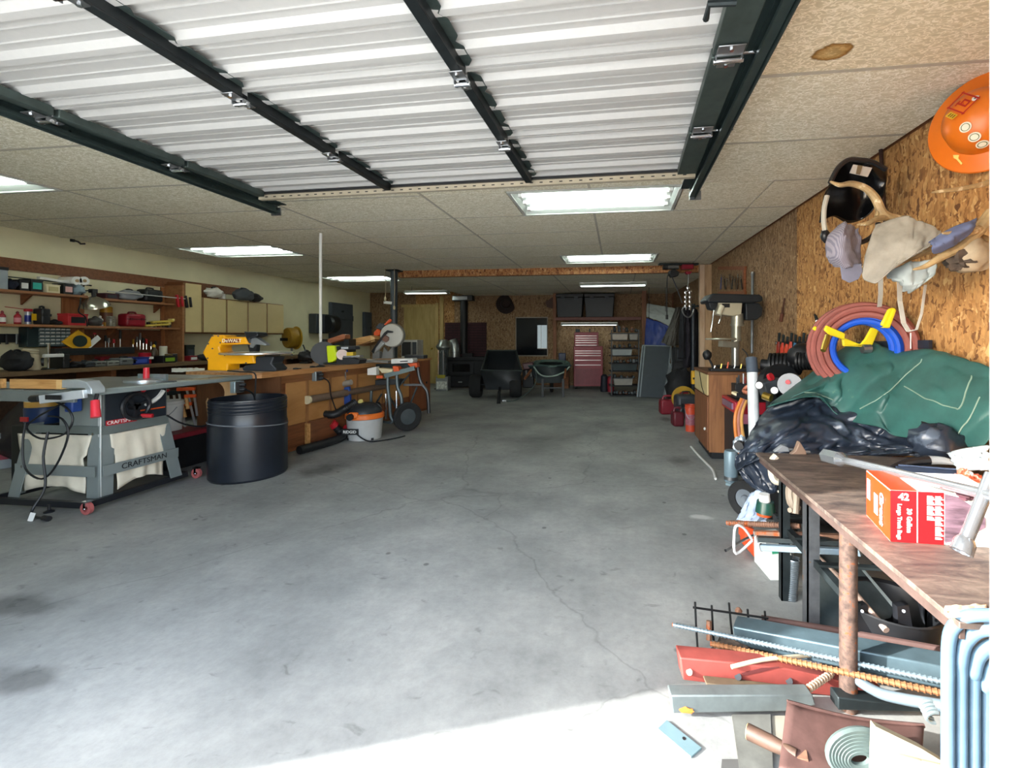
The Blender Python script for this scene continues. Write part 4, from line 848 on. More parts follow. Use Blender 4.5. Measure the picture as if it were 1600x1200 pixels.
# wet/dry vacuum
vb = G(561, 687); dv_ = DP(vb); vac = T('shop_vacuum', 'grey and black shop vacuum with orange latch band on the floor', 'vacuum', vb+FWD*.1+RGT*.03, TH)
s_ = dv_/FPX*.98
M().lathe([(0, .002), (25*s_, .002), (27.5*s_, 34*s_), (28*s_, 36*s_), (0, 36*s_)], (0, 0, 0), 32).obj('drum', mat('#b2b3b2', .45, 0, .05), vac)
M().lathe([(28*s_, 33*s_), (29.5*s_, 34*s_), (29.5*s_, 40*s_), (27*s_, 42*s_), (0, 42*s_)], (0, 0, 0), 32).obj('orange_band', mat('#e0702a', .4, 0, .05), vac)
M().lathe([(26.5*s_, 41*s_), (25*s_, 48*s_), (20*s_, 54*s_), (12*s_, 57*s_), (0, 58*s_)], (0, 0, 0), 32).obj('motor_lid', mat('#23272c', .4, 0, .15), vac)
M().cyl((-8*s_, -27*s_, 40*s_), (-8*s_, -36*s_, 39*s_), 5*s_, n=14).obj('inlet_port', BLACK, vac)
M().box((-13*s_, -31*s_, 36*s_), (2*s_, -24*s_, 46*s_)).obj('port_housing', mat('#e0702a', .4, 0, .05), vac, bevel=.02)
lb = M().box((-24*s_, -28.2*s_, 11*s_), (2*s_, -24.5*s_, 20*s_)).obj('badge', BLACK, vac)
text('badge_lettering', 'RIDGID', 6.2*s_, WHITE, vac, Matrix.Translation((-11*s_, -28.6*s_, 15.4*s_))@Matrix.Rotation(R(90), 4, 'X'), .001, bold=.001)
M().cyl((-6*s_, 0, 57*s_), (-6*s_, -3*s_, 60*s_), 4*s_, n=12).obj('yellow_cap', mat('#d8c878', .5), vac)
M().tube([(0, -28*s_, 12*s_), (10*s_, -29*s_, 5*s_), (22*s_, -30*s_, .01), (36*s_, -24*s_, .01), (52*s_, -10*s_, .012), (62*s_, 8*s_, .012)], .009, 6, sub=4).obj('power_cord', BLACK, vac)
for a_ in (40, 140, 220, 320): M().lathe([(0, 0), (.02, 0), (.02, .03), (0, .03)], (24*s_*math.cos(R(a_)), 24*s_*math.sin(R(a_)), .0), 10).obj('caster', BLACK, vac)
# white microwave-like appliance
loc, rz, w, h = pl_cam(627, 531, 652, 559, 8.2)
t = T('microwave', 'old white microwave standing behind the miter saw', 'microwave', loc, rz)
M().box((-w/2, 0, 0), (w/2, .35, h)).obj('case', mat('#b5b3ac', .5), t, bevel=.008); M().box((-w*.45, -.012, h*.1), (w*.12, 0, h*.88)).obj('door', BLACKP, t); M().box((w*.2, -.012, h*.1), (w*.45, 0, h*.88)).obj('control_panel', DGREY, t)
M().bar((w*.15, -.03, h*.15), (w*.15, -.03, h*.85), .015, .015).obj('handle', STEEL, t)
# ================================================================ small-item kit (local frame: x right, -y towards the room, z up)
def bottle(label, loc, rz, r, h, m_, cap=BLACK, lab=None, name='bottle', group=None):
    t = T(name, label, 'bottle', loc, rz, group)
    M().lathe([(0, 0), (r*.9, 0), (r, h*.04), (r, h*.62), (r*.75, h*.72), (r*.38, h*.8), (r*.36, h*.86), (0, h*.86)], (0, 0, 0), 16).obj('body', m_, t)
    M().lathe([(0, h*.84), (r*.48, h*.84), (r*.44, h*.92), (r*.18, h), (0, h)], (0, 0, 0), 12).obj('cap', cap, t)
    if lab: M().lathe([(r*1.015, h*.15), (r*1.015, h*.5)], (0, 0, 0), 16).obj('label', lab, t)
    return t
def can(label, loc, rz, r, h, m_, lid=STEEL, lab=None, name='can', cat='can'):
    t = T(name, label, cat, loc, rz)
    M().lathe([(0, 0), (r, 0), (r*1.03, h*.02), (r, h*.05), (r, h*.92), (r*1.04, h*.95), (r*1.0, h*.97), (0, h*.96)], (0, 0, 0), 20).obj('body', m_, t)
    M().lathe([(0, h*.95), (r*.9, h*.95), (r*.9, h), (0, h)], (0, 0, 0), 20).obj('lid', lid, t)
    if lab: M().lathe([(r*1.012, h*.2), (r*1.012, h*.7)], (0, 0, 0), 20).obj('label', lab, t)
    return t
def carton(label, loc, rz, w, d, h, m_, lab=None, name='carton', cat='box', lid=None):
    t = T(name, label, cat, loc, rz)
    M().box((-w/2, -d, 0), (w/2, 0, h*.86)).obj('body', m_, t, bevel=.003)
    M().box((-w/2-.004, -d-.004, h*.86), (w/2+.004, .002, h)).obj('lid', lid or m_, t, bevel=.003)
    if lab: M().box((-w*.35, -d-.006, h*.2), (w*.35, -d, h*.72)).obj('label', lab, t)
    return t
def case(label, loc, rz, w, d, h, m_, hm=BLACK, name='tool_case'):
    t = T(name, label, 'tool case', loc, rz)
    M().box((-w/2, -d, 0), (w/2, 0, h*.9)).obj('shell', m_, t, bevel=min(w, d, h)*.18)
    M().box((-w/2+.01, -d-.003, h*.5), (w/2-.01, -d+.01, h*.54)).obj('seam', BLACK, t)
    M().tube([(-w*.18, -d/2, h*.88), (-w*.16, -d/2, h), (w*.16, -d/2, h), (w*.18, -d/2, h*.88)], .012, 8, sub=2).obj('handle', hm, t)
    for sx in (-1, 1): M().box((sx*w*.28-.02, -d-.008, h*.46), (sx*w*.28+.02, -d, h*.6)).obj('latch', hm, t)
    return t
def sack(label, loc, rz, w, d, h, m_, seed=1, name='bag', cat='bag'):
    t = T(name, label, cat, loc, rz)
    M().blob((0, -d/2, h*.46), (w, d, h), seed, .3).obj('body', m_, t, smooth=60)
    M().tube([(-w*.2, -d*.5, h*.8), (-w*.1, -d*.55, h*1.0), (w*.12, -d*.55, h*.98), (w*.22, -d*.5, h*.78)], .01, 6, sub=3).obj('strap', BLACK, t)
    return t
def L_(x0, y0, x1, y1, z, off):                     # item on a shelf of the left wall, standing at height z
    loc, rz, w, h = pl_left(x0, y0, x1, y1, off); b = XP((x0+x1)/2, y1, XL+off).z
    nx = XL+max(off-.1, .095); loc.y *= (1+nx/loc.x)/2; loc.x = nx; loc.z = z; return loc, rz, w, XP((x0+x1)/2, y0, XL+off).z-z
# ---------------------------------------------------------------- shelves, bench, cabinets on the left wall
SHM = wood('#9a6842', '#7d5232', 2, (8, 1, 8), name='shelf_board')
ZU1, ZU2, ZM, ZB = 1.848, 1.835, 1.46, .93
y13 = XP(135, 460, XL+.3).y; yE = XP(283, 500, XL+.3).y
def shelf(label, ya, yb, z, dep, th=.03, dy=0):
    t = T('wall_shelf', label, 'shelf', (XL+.026, (ya+yb)/2, z-th)); L = (yb-ya)/2
    M().box((0, -L, 0), (dep, L, th)).obj('board', SHM, t, bevel=.003)
    k = -L+.15
    while k < L: M().add([(0, k, 0), (0, k+.02, 0), (.16, k+.02, 0), (.16, k, 0), (0, k, -.12), (0, k+.02, -.12)], [(0, 1, 2, 3), (0, 4, 5, 1), (4, 3, 2, 5), (0, 3, 4), (1, 5, 2)]).obj('bracket', BROWN, t); k += .9
    return t
shelf('upper left wooden shelf loaded with boxes at the picture edge', 3.4, y13, ZU1, .30)
shelf('upper right wooden shelf holding the long bar clamp', y13+.01, yE-.03, ZU2, .26)
shelf('middle wooden shelf with red bottles and cans', 3.4, yE-.02, ZM, .28)
bk = T('wall_bench', 'cluttered wooden wall bench under the shelves', 'workbench', (XL+.02, 6.0, 0))
M().box((0, -2.6, ZB-.05), (.62, 3.2, ZB)).obj('worktop', wood('#6e563a', '#54402a', 2, (8, 1, 8), name='old_worktop'), bk, bevel=.004)
for yy in (-2.5, -1, .5, 2, 3.1): M().box((.05, yy-.03, 0), (.58, yy+.03, ZB-.05)).obj('support', BROWN, bk)
M().box((.03, -2.6, .0), (.05, 3.2, ZB-.05)).obj('back_board', wood('#4c3525', '#3a281b', 2), bk); M().box((.05, -2.6, .3), (.55, 3.2, .32)).obj('lower_shelf', BROWN, bk)
t = T('shelf_end_panel', 'tall brown end panel between the shelves and cream cabinets', 'panel', (XL+.02, yE, ZB)); M().box((0, -.015, 0), (.32, .015, 1.2)).obj('board', SHM, t); M().box((0, -.02, 1.2), (.33, .02, 1.22)).obj('cap', BROWN, t)
CAB = mat('#cbb684', .55, 0, .05, 4, name='cream_laminate')
loc, rz, w, h = pl_left(285, 442, 315, 520, .32); zt = loc.z+h; zb = loc.z
def cabinet(label, ya, yb, z0, z1, nd):
    t = T('wall_cabinet', label, 'cabinet', (XL+.01, (ya+yb)/2, z0)); L = (yb-ya)/2; H = z1-z0
    M().box((0, -L, 0), (.30, L, H)).obj('carcass', BROWN, t)
    for k in range(nd):
        a, c = -L+2*L*k/nd+.008, -L+2*L*(k+1)/nd-.008
        d = M().box((.302, a, .02), (.32, c, H-.015)).obj('door', CAB, t, bevel=.003)
        M().box((.319, a, .012), (.323, a+.012, H-.01)).obj('edge_band', BROWN, d)
    return t
yc = XP(315, 500, XL+.32).y; yd = XP(443, 500, XL+.32).y
c1 = XP(300, 442, XL+.32).z; c0 = XP(300, 521, XL+.32).z; c2 = XP(380, 470, XL+.32).z
cabinet('single tall cream cabinet at the end of the wall shelves', yE+.02, yc-.003, c0, c1, 1)
cabinet('row of four cream wall cabinet doors below the ledger board', yc+.003, yd, c0, c2, 4)
bd = M().box((XL+.003, yc+.01, c2+.003), (XL+.02, yc+.75, c2+.24)).obj('trim_10', BROWN); tag(bd, kind='structure')
sack('white plastic bag on top of the four-door cabinet', Vector((XL+.25, XP(323, 455, XL+.2).y, c2)), R(90), .3, .18, .18, mat('#cfcac0', .4), 3)
can('small white jar on top of the four-door cabinet', Vector((XL+.2, XP(347, 455, XL+.2).y, c2)), R(90), .05, .1, WHITE, CREAM, name='jar', cat='jar')
sack('grey canvas duffel bag on top of the four-door cabinet', Vector((XL+.26, XP(367, 455, XL+.2).y, c2)), R(90), .42, .24, .22, mat('#4c5054', .8), 6, 'duffel_bag')
sack('small dark pouch at the far end of the cabinet top', Vector((XL+.24, XP(388, 460, XL+.2).y, c2)), R(90), .3, .2, .15, mat('#2b2826', .8), 9, 'pouch')
hk = T('ceiling_hook', 'black hook bracket on the cream wall above the ledger board', 'hook', XP(112, 378, XL+.01)); M().box((0, -.02, 0), (.02, .02, .1)).obj('plate', BLACK, hk); M().tube([(.02, 0, .02), (.1, 0, .0), (.14, 0, -.03), (.15, .04, -.02)], .012, 6).obj('arm', BLACK, hk)
# upper left shelf
z = ZU1
a = L_(0, 417, 14, 450, z, .2); t = carton('grey storage bin with black lid at the left picture edge', a[0]+Vector((0, -.12, .0)), a[1], a[2]*1.6, .2, a[3]*.95, mat('#8d979e', .5), None, 'storage_bin', 'bin', BLACK)
SHI = [('dark navy cloth bundle on the upper shelf edge', (0, 436, 17, 456), 'sack', mat('#141a2c', .8)),
       ('black box with teal label on the upper left shelf', (17, 437, 33, 453), 'carton', mat('#14161a', .5), mat('#d8d8d4', .5)),
       ('teal banded dark box on the upper left shelf', (34, 436, 55, 456), 'carton', BLACK, mat('#2fa79a', .5)),
       ('cream box with a dark window on the upper left shelf', (59, 444, 82, 458), 'carton', mat('#e2d8b4', .6), mat('#b9ac7c', .6)),
       ('black box with pink label on the upper left shelf', (86, 443, 103, 459), 'carton', BLACK, mat('#d9a8a4', .5)),
       ('clear bag of blue and black fittings on the upper shelf end', (104, 444, 126, 463), 'sack', mat('#8fa6b2', .3))]
for k, it in enumerate(SHI):
    a = L_(*it[1], z+.001, .22+.02*(k % 2))
    if it[2] == 'sack': sack(it[0], a[0], a[1], a[2]*.95, .2, a[3], it[3], k+11)
    else: carton(it[0], a[0], a[1], a[2]*.92, .17, a[3], it[3], it[4])
a = L_(29, 443, 41, 453, z+.001, .29); bottle('small white squeeze bottle in front of the teal box', a[0], a[1], .035, a[3], WHITE, STEEL)
a = L_(38, 448, 50, 456, z+.001, .30); carton('small pink packet in front of the teal box', a[0], a[1], a[2]*.7, .05, a[3], mat('#cf9a98', .5), WHITE, 'packet')
for k, x in enumerate((108, 120)):
    c = XP(x, 439, XL+.15); t = T('paper_roll', ('left' if k == 0 else 'right')+' of two white paper rolls on the upper shelf', 'paper roll', c, 0, 'paper rolls')
    M().lathe([(.018, 0), (.055, 0), (.055, .22), (.018, .22), (.018, 0)], (-.1, 0, 0), 20, AXX).obj('roll', WHITE, t); M().lathe([(.017, -.002), (.02, -.002), (.02, .225), (.017, .225)], (-.1, 0, 0), 14, AXX).obj('core', mat('#a78c66', .8), t)
for k, (pa, pb, lab, m_) in enumerate((((-5, 447), (128, 446), 'white pipe lying along the upper left shelf', mat('#b9b8b2', .4)), ((0, 431), (140, 446), 'thin black rod resting on the upper shelf boxes', DARKST), ((60, 434), (110, 442), 'flat white perforated strip on the upper shelf', WHITE))):
    a, c = XP(*pa, XL+.20), XP(*pb, XL+.20); t = T('long_strip', lab, 'strip', a); (M().bar(a, c, .05, .03) if k == 2 else M().cyl(a, c, .014 if k == 0 else .006, n=8)).obj('strip', m_, t, w=True)
    M().cyl(c, c+(c-a).normalized()*.02, .018 if k == 0 else .009, n=8).obj('end_cap', BLACK, t, w=True)
# clamp lamp
c = XP(147, 472, XL+.34); cl = T('clamp_lamp', 'clamp lamp with dented silver dome shade hanging from the shelf', 'lamp', c)
mx = Matrix.Rotation(R(22), 4, 'X')@Matrix.Rotation(R(12), 4, 'Y')
M().lathe([(.02, .075), (.035, .07), (.06, .055), (.11, .02), (.14, -.03), (.148, -.05), (.142, -.05), (.1, .01), (.03, .06), (.02, .075)], (0, 0, 0), 28, mx).obj('shade', mat('#b9b6aa', .22, .9, .1), cl)
M().cyl((0, 0, .06), (0, -.01, .15), .022, n=12).obj('socket', BLACK, cl); M().box((-.05, -.03, .12), (.02, .03, .17)).obj('spring_clamp', BLACK, cl, bevel=.005)
M().tube([(0, -.01, .15), (-.03, -.1, .12), (-.02, -.14, -.05), (-.02, -.15, -.14), (-.02, -.08, -.2), (-.02, -.06, -.32)], .008, 6, sub=4).obj('cord', BLACK, cl)
# upper right shelf
z = ZU2
a = L_(155, 456, 176, 468, z+.001, .2); carton('dark red flat box on the upper right shelf', a[0], a[1], a[2], .15, a[3]*.8, mat('#44202a', .5), DGREY)
a = L_(178, 452, 214, 469, z+.001, .2); sack('heap of grey plastic sheeting on the upper right shelf', a[0], a[1], a[2], .2, a[3], mat('#8b9097', .35), 21)
a = L_(214, 450, 246, 471, z+.001, .2); case('black power tool case on the upper right shelf', a[0], a[1], a[2]*.9, .18, a[3], BLACK)
a, c = XP(168, 455, XL+.315), XP(291, 467, XL+.345); bc = T('long_bar_clamp', 'long white bar clamp lying along the upper right shelf edge', 'clamp', a)
M().bar(a, c, .025, .012).obj('bar', mat('#c9c9c6', .35, .5), bc, w=True)
for f, m_ in ((.86, RED), (.985, BLACK)):
    p = a+(c-a)*f; M().bar(p+Vector((0, 0, .05)), p-Vector((0, -.03, .14)), .035, .03).obj('jaw', m_, bc, w=True, bevel=.006); M().bar(p+Vector((.03, .05, .03)), p+Vector((.03, .07, -.13)), .03, .025).obj('trigger_grip', m_, bc, w=True, bevel=.006)
# middle shelf
z = ZM+.001
for k, (bx, m_, cp, lb, lab) in enumerate((((-3, 486, 2, 506), mat('#2c3016', .5), BLACK, None, 'dark green bottle cut off by the left edge of the middle shelf'), ((3, 485, 15, 506), mat('#9c2c38', .4), mat('#8c3a44', .4), WHITE, 'glue bottle with white band, leftmost red bottle on the shelf'), ((27, 486, 39, 506), mat('#a51f2c', .4), mat('#6b1a24', .4), mat('#d98a94', .5), 'red glue bottle next to the blue spray can'))):
    a = L_(*bx, z, .2); bottle(lab, a[0], a[1], a[2]*.45, a[3], m_, cp, lb)
a = L_(43, 482, 55, 507, z, .2); t = can('blue and silver spray can with red trigger and straw', a[0], a[1], a[2]*.38, a[3]*.84, mat('#b9bcc4', .3, .5), RED, mat('#1f2f86', .4), 'spray_can')
M().box((-.03, -.02, a[3]*.82), (.035, .02, a[3])).obj('trigger', RED, t, bevel=.006); M().cyl((-.02, 0, a[3]*.95), (-.2, 0, a[3]*1.05), .004, n=6).obj('straw', RED, t)
M().box((.0, -.062, .05), (.05, -.05, .13)).obj('yellow_mark', YELLOW, t)
a = L_(55, 479, 71, 507, z, .2); case('upright black tool holster on the middle shelf', a[0], a[1], a[2]*.9, .14, a[3], BLACKP)
a = L_(71, 500, 92, 508, z, .22); sack('flat black pouch lying beside the black holster', a[0], a[1], a[2], .16, a[3], BLACK, 31, 'pouch')
a = L_(94, 490, 127, 509, z, .2); carton('red tool box with black band on the middle shelf', a[0], a[1], a[2]*.95, .16, a[3], mat('#c33136', .4), BLACK, 'tool_box', 'tool box')
a = L_(135, 495, 155, 510, z, .22); sack('bundle of black and white cord on the middle shelf', a[0], a[1], a[2], .16, a[3], mat('#4c4c4a', .6), 33, 'cord_bundle', 'cord')
a = L_(157, 493, 166, 510, z, .26); bottle('white pill bottle with orange label on the middle shelf', a[0], a[1], a[2]*.45, a[3], WHITE, WHITE, mat('#b5562a', .5))
a = L_(158, 479, 178, 507, z, .14); can('tall yellow and brown tin on the middle shelf', a[0], a[1], a[2]*.42, a[3], mat('#a87c20', .4, .2), BRASS, mat('#5d3318', .5))
a = L_(170, 494, 186, 509, z, .26); can('glass jar of hardware in front of the yellow tin', a[0], a[1], a[2]*.4, a[3], mat('#7f7a6c', .2, 0, .4, 40), STEEL, None, 'jar', 'jar')
a = L_(186, 488, 219, 509, z, .2); case('dark red plastic case on the middle shelf', a[0], a[1], a[2]*.95, .17, a[3], mat('#8c1626', .4), mat('#5e101c', .4))
a = L_(218, 504, 240, 511, z, .24); t = T('putty_knife', 'pale tool with white handle lying on the middle shelf', 'hand tool', a[0], a[1]); M().box((-.16, -.03, 0), (.0, .01, .004)).obj('blade', STEEL, t); M().box((0, -.025, 0), (.13, .008, .02)).obj('handle', WHITE, t, bevel=.006)
for k in range(2):
    a = L_(222+k*12, 501-k*7, 262+k*6, 507-k*7, z, .2); t = T('yellow_level', ('lower' if k == 0 else 'upper')+' yellow plastic tray tilted on the shelf end', 'tray', a[0]+Vector((0, 0, .035+.055*k)), a[1])
    M().cb((0, -.06, 0), (a[2], .09, .035), ry=-.10).obj('body', mat('#cdb650', .5, 0, .08), t, bevel=.01); M().cb((a[2]*.47, -.06, .03), (.04, .092, .04), ry=-.1).obj('end_cap', mat('#dccf84', .5), t, bevel=.008)
for k in range(5):
    a = L_(233+k*8, 501, 240+k*8, 511, z, .25); can(('small black jar', 'small dark tin', 'small red-capped jar', 'small brown jar', 'small white-lidded jar')[k]+' under the yellow trays on the middle shelf', a[0], a[1], a[2]*.38, a[3]*.8, (BLACK, DGREY, mat('#5a1a20', .4), mat('#4a3020', .4), mat('#3a3a38', .4))[k], (BLACK, STEEL, RED, BRASS, WHITE)[k], None, 'jar', 'jar')
# below the middle shelf
t = T('tool_rack', 'black tool rack with hanging tools at the left picture edge', 'tool rack', XP(12, 535, XL+.02)); M().box((0, -.45, 0), (.04, .3, .1)).obj('rail', BLACK, t)
for k in range(8): M().cyl((.05, -.4+k*.09, .1), (.06, -.38+k*.09+.03*math.sin(k), -.02), .012, n=6).obj('hung_tool', (DARKST, BLACK, STEEL)[k % 3], t)
M().bar((.05, .3, .16), (.06, .36, -.06), .03, .012).obj('hung_tool', BLACK, t)
loc, rz, w, h = pl_left(43, 512, 110, 542, .16)
og = T('drawer_organizer', 'dark green small-parts organizer with clear drawers under the shelf', 'organizer', loc, rz); M().box((-w/2, 0, 0), (w/2, .13, h)).obj('case', mat('#16292c', .5), og, bevel=.004)
for r_ in range(5):
    for c_ in range(6):
        x = -w*.26+c_*w*.125; zz = h*.06+r_*h*.185
        dd = M().box((x, -.012, zz), (x+w*.11, 0, zz+h*.15)).obj('drawer', mat('#5d6b6e', .3, 0, .3, 30), og); M().box((x+.005, -.022, zz+h*.10), (x+w*.1, -.012, zz+h*.15)).obj('pull', WHITE, dd)
c = XP(121, 533, XL+.22); t = T('yellow_saw', 'yellow hand saw blade card hung at an angle under the shelf', 'saw', c, R(90))
mxr = Matrix.Rotation(R(32), 4, 'Y')
M().prism([(-.14, -.1), (.1, -.12), (.15, .02), (.09, .1), (-.08, .12)], .02, mxr@Matrix.Rotation(R(90), 4, 'X')).obj('body', mat('#d9a21c', .45), t); M().lathe([(0, 0), (.075, 0), (.075, .012), (0, .012)], (.01, -.02, 0), 20, mxr@Matrix.Rotation(R(90), 4, 'X')).obj('disc', mat('#20302c', .4), t)
M().prism([(.1, .0), (.16, -.02), (.2, .16), (.14, .18)], .012, mxr@Matrix.Rotation(R(90), 4, 'X')).obj('perforated_tab', WHITE, t)
SD = [(148, 520, 6, RED), (165, 524, 20, BLACK), (170, 528, 16, STEEL), (178, 530, 14, RED), (188, 516, 30, BLACK), (208, 530, 18, BRASS), (214, 526, 20, STEEL), (219, 520, 26, STEEL), (224, 528, 18, DARKST), (229, 530, 16, RED), (236, 534, 16, STEEL), (243, 533, 14, BLACK)]
LABS = ['red stubby driver', 'black pliers', 'steel scriber', 'red-handled driver', 'long black file', 'brass-collared chisel', 'bright short driver', 'longest bright screwdriver', 'dark awl', 'red-handled nut driver', 'steel hex key', 'black-handled nut driver']
for k, (x, y0, hgt, m_) in enumerate(SD):
    a = XP(x, y0, XL+.06); c = XP(x, y0+hgt, XL+.06); t = T('screwdriver', LABS[k]+' hanging on the dark backboard above the wall bench', 'hand tool', c, 0, 'hand tools on the backboard'); u = c-a
    M().cyl(a, a+u*.45, .013, .016, n=8).obj('handle', m_, t, w=True); M().cyl(a+u*.45, c, .006, n=6).obj('shaft', CHROME, t, w=True)
# on the wall bench
z = ZB+.001
a = L_(-8, 549, 29, 580, z, .42); sack('black zippered tool bag at the left end of the wall bench', a[0], a[1], a[2], .34, a[3]*1.05, mat('#15161a', .7), 41, 'tool_bag')
a = L_(45, 545, 70, 582, z, .5); t = T('jug', 'translucent ribbed plastic jug tilted on the wall bench', 'jug', a[0]+Vector((0, -.05, .0)), a[1]); H = a[3]
M().lathe([(0, 0), (.1, 0), (.105, .02), (.085, H*.6), (.07, H*.75), (.078, H*.8), (.066, H*.84), (.074, H*.9), (.062, H*.95), (.06, H), (.05, H), (.09, .02), (0, .01)], (0, 0, 0), 24, Matrix.Rotation(R(6), 4, 'Y')).obj('body', mat('#b9ad93', .35, 0, .08), t); M().cyl((.09, -.02, H*.35), (.12, -.04, H*.35), .05, n=16).obj('black_cap', BLACK, t)
t = T('drill_stand', 'small steel upright stand with pale arm beside the jug', 'stand', XP(76, 582, XL+.5)); t.location.z = z; M().cyl((0, 0, 0), (0, 0, .3), .012, n=10).obj('rod', CHROME, t); M().box((-.06, -.06, 0), (.06, .06, .012)).obj('foot', DARKST, t); M().box((-.02, -.05, .14), (.03, .13, .18)).obj('arm', WHITE, t, bevel=.008)
ITB = [('dark drill charger standing beside the upright stand', (82, 551, 94, 580), 'case', BLACK), ('jumble of black chargers on the wall bench', (95, 566, 118, 582), 'sack', BLACK), ('black battery grinder on the wall bench', (118, 564, 134, 582), 'case', DGREY),
       ('grey ribbed grinder body on the wall bench', (134, 563, 152, 577), 'case', mat('#6f726c', .5)), ('pale grey tool case on the wall bench', (152, 563, 173, 577), 'case', mat('#8a8c84', .5)), ('long grey router case on the wall bench', (172, 558, 204, 575), 'case', mat('#6a6d6c', .5)),
       ('dark red tin behind the grey tool cases', (152, 557, 167, 564), 'carton', mat('#7d1a24', .4)), ('blue plastic box on the wall bench', (192, 558, 220, 574), 'carton', mat('#1a2d78', .4)), ('black box with green label at the bench end', (240, 556, 263, 571), 'carton', BLACK)]
for k, (lab, bx, kd, m_) in enumerate(ITB):
    off = .42 if k != 6 else .2
    a = L_(*bx, z, off)
    if kd == 'case': case(lab, a[0], a[1], a[2]*.92, .2, a[3], m_)
    elif kd == 'sack': sack(lab, a[0], a[1], a[2], .25, a[3], m_, k+50, 'charger_heap', 'charger')
    else: carton(lab, a[0], a[1], a[2]*.92, .2 if k != 6 else .1, a[3], m_, {7: mat('#3a4fa6', .4), 8: mat('#7ea32c', .4)}.get(k))
a = L_(222, 551, 240, 572, z, .46); t = can('big red coffee can on the wall bench', a[0], a[1], a[2]*.45, a[3], mat('#b01c2a', .35), mat('#7e1420', .4), None, 'coffee_can')
M().box((-.06, -a[2]*.45-.004, a[3]*.4), (.06, -a[2]*.40, a[3]*.62)).obj('white_script', WHITE, t)
a = L_(240, 538, 250, 558, z+.22, .3); bottle('brown bottle with yellow spout on the wall bench', a[0]-Vector((0, 0, .22)), a[1], .045, a[3]+.22, mat('#4a3a2a', .3), YELLOW)
a = L_(254, 541, 265, 558, z, .3); can('white cylindrical cleaner can on the wall bench', a[0], a[1], .05, a[3], mat('#d3cfba', .4), WHITE)
for k, x in enumerate((268, 276)):
    a = L_(x-4, 553, x+4, 572, z, .44); can(('amber', 'dark')+() and '' or ('amber glass jar of screws by the shelf end panel', 'dark glass jar of screws by the shelf end panel')[k], a[0], a[1], .045, a[3], (mat('#8a7340', .25), mat('#3c3a3c', .25))[k], STEEL, None, 'jar', 'jar')
bx_ = T('black_tray', 'long black tool tray mounted above the grey tool cases', 'tray', XP(155, 550, XL+.14)); M().box((0, -.55, -.03), (.12, .35, .06)).obj('tray', BLACK, bx_, bevel=.004); M().box((.12, -.5, .0), (.125, .3, .03)).obj('rim', DARKST, bx_)
# under the cream cabinets
a = L_(288, 556, 301, 575, z, .3); carton('red box on the wall bench under the cream cabinets', a[0], a[1], a[2], .15, a[3], mat('#8f1f2b', .4), WHITE)
a = L_(287, 539, 300, 557, z, .2); carton('dark green box under the tall cream cabinet', a[0]+Vector((0, 0, 0)), a[1], a[2], .1, a[3], mat('#1d2622', .5), DGREY)
a = L_(303, 552, 330, 575, z, .35); sack('heap of dark rags under the cream cabinets', a[0], a[1], a[2], .3, a[3], mat('#2e2e30', .8), 71, 'rag_heap', 'rags')
a = L_(390, 550, 420, 572, z, .35); carton('low brown crate on the wall bench behind the scroll saw', a[0], a[1], a[2], .3, a[3], mat('#4d3b2a', .6), None, 'crate', 'crate')
# yellow hose/cord reel at bench end
c = XP(455, 528, XL+.45); t = T('cord_reel', 'yellow cord reel on a post at the end of the cream cabinets', 'reel', c)
mx = Matrix.Rotation(R(65), 4, 'Z')@AXX
M().lathe([(.0, -.05), (.06, -.05), (.06, .05), (0, .05)], (0, 0, 0), 20, mx).obj('hub', DARKST, t)
M().lathe([(.06, -.09), (.2, -.09), (.21, -.07), (.21, .07), (.2, .09), (.06, .09)], (0, 0, 0), 28, mx).obj('drum', mat('#9a7418', .5, .1, .2), t)
M().lathe([(.02, .095), (.24, .095), (.24, .108), (.02, .108), (.02, .095)], (0, 0, 0), 28, mx).obj('flange', mat('#c09420', .45, .1), t)
M().cyl((0, 0, -.02), (.02, -.0, -.45), .02, n=8).obj('stand_post', STEEL, t); M().bar((-.02, -.25, -.03), (-.02, .02, -.03), .05, .06).obj('wall_arm', BLACK, t)
# second vise/black device on bench
pv = G(478, 568, .945); t = T('small_bench_grinder', 'small black bench tool with lever standing on the workbench', 'bench tool', pv, TH); M().box((-.06, -.05, 0), (.06, .05, .03)).obj('foot', BLACK, t); M().blob((0, 0, .1), (.2, .12, .16), 4, .3).obj('body', BLACK, t); M().cyl((0, 0, .16), (-.04, 0, .26), .008, n=6).obj('lever', BLACK, t)
for k, x in enumerate((462, 488)):
    p = G(x, 577-3*k, .946); t = T('lens_cap', ('flat black cap lying on the bench right of the scroll saw', 'black plug lying on the bench near the white pole')[k], 'cap', p); M().lathe([(0, 0), (.03, 0), (.025, .015), (0, .02)], (0, 0, 0), 12).obj('cap', BLACK, t); M().cyl((.02, 0, .008), (.06, .01, .008), .006, n=6).obj('tail', BLACK, t)
# things beneath the saw extension
loc = Vector((-5.35, 4.1, 0)); t = T('striped_canister', 'blue and white striped canister seen under the table saw wing', 'canister', Vector((*P(70, 660, 4.0).xy, 0)))
zz = P(70, 660, 4.0).z
M().lathe([(0, zz), (.12, zz), (.125, zz+.02), (.125, zz+.14), (.12, zz+.15), (0, zz+.15)], (0, 0, 0), 24).obj('blue_band', mat('#16305c', .4), t); M().lathe([(.122, zz+.15), (.122, zz+.20), (0, zz+.2)], (0, 0, 0), 24).obj('yellow_stripe', mat('#c79a4a', .4), t); M().lathe([(.118, zz+.2), (.118, zz+.3), (.09, zz+.33), (0, zz+.33)], (0, 0, 0), 24).obj('white_top', WHITE, t)
M().box((-.14, -.14, 0), (.14, .14, zz)).obj('stand_box', BLACK, t, bevel=.01); M().box((-.06, -.131, zz+.03), (.02, -.12, zz+.07)).obj('red_badge', RED, t)
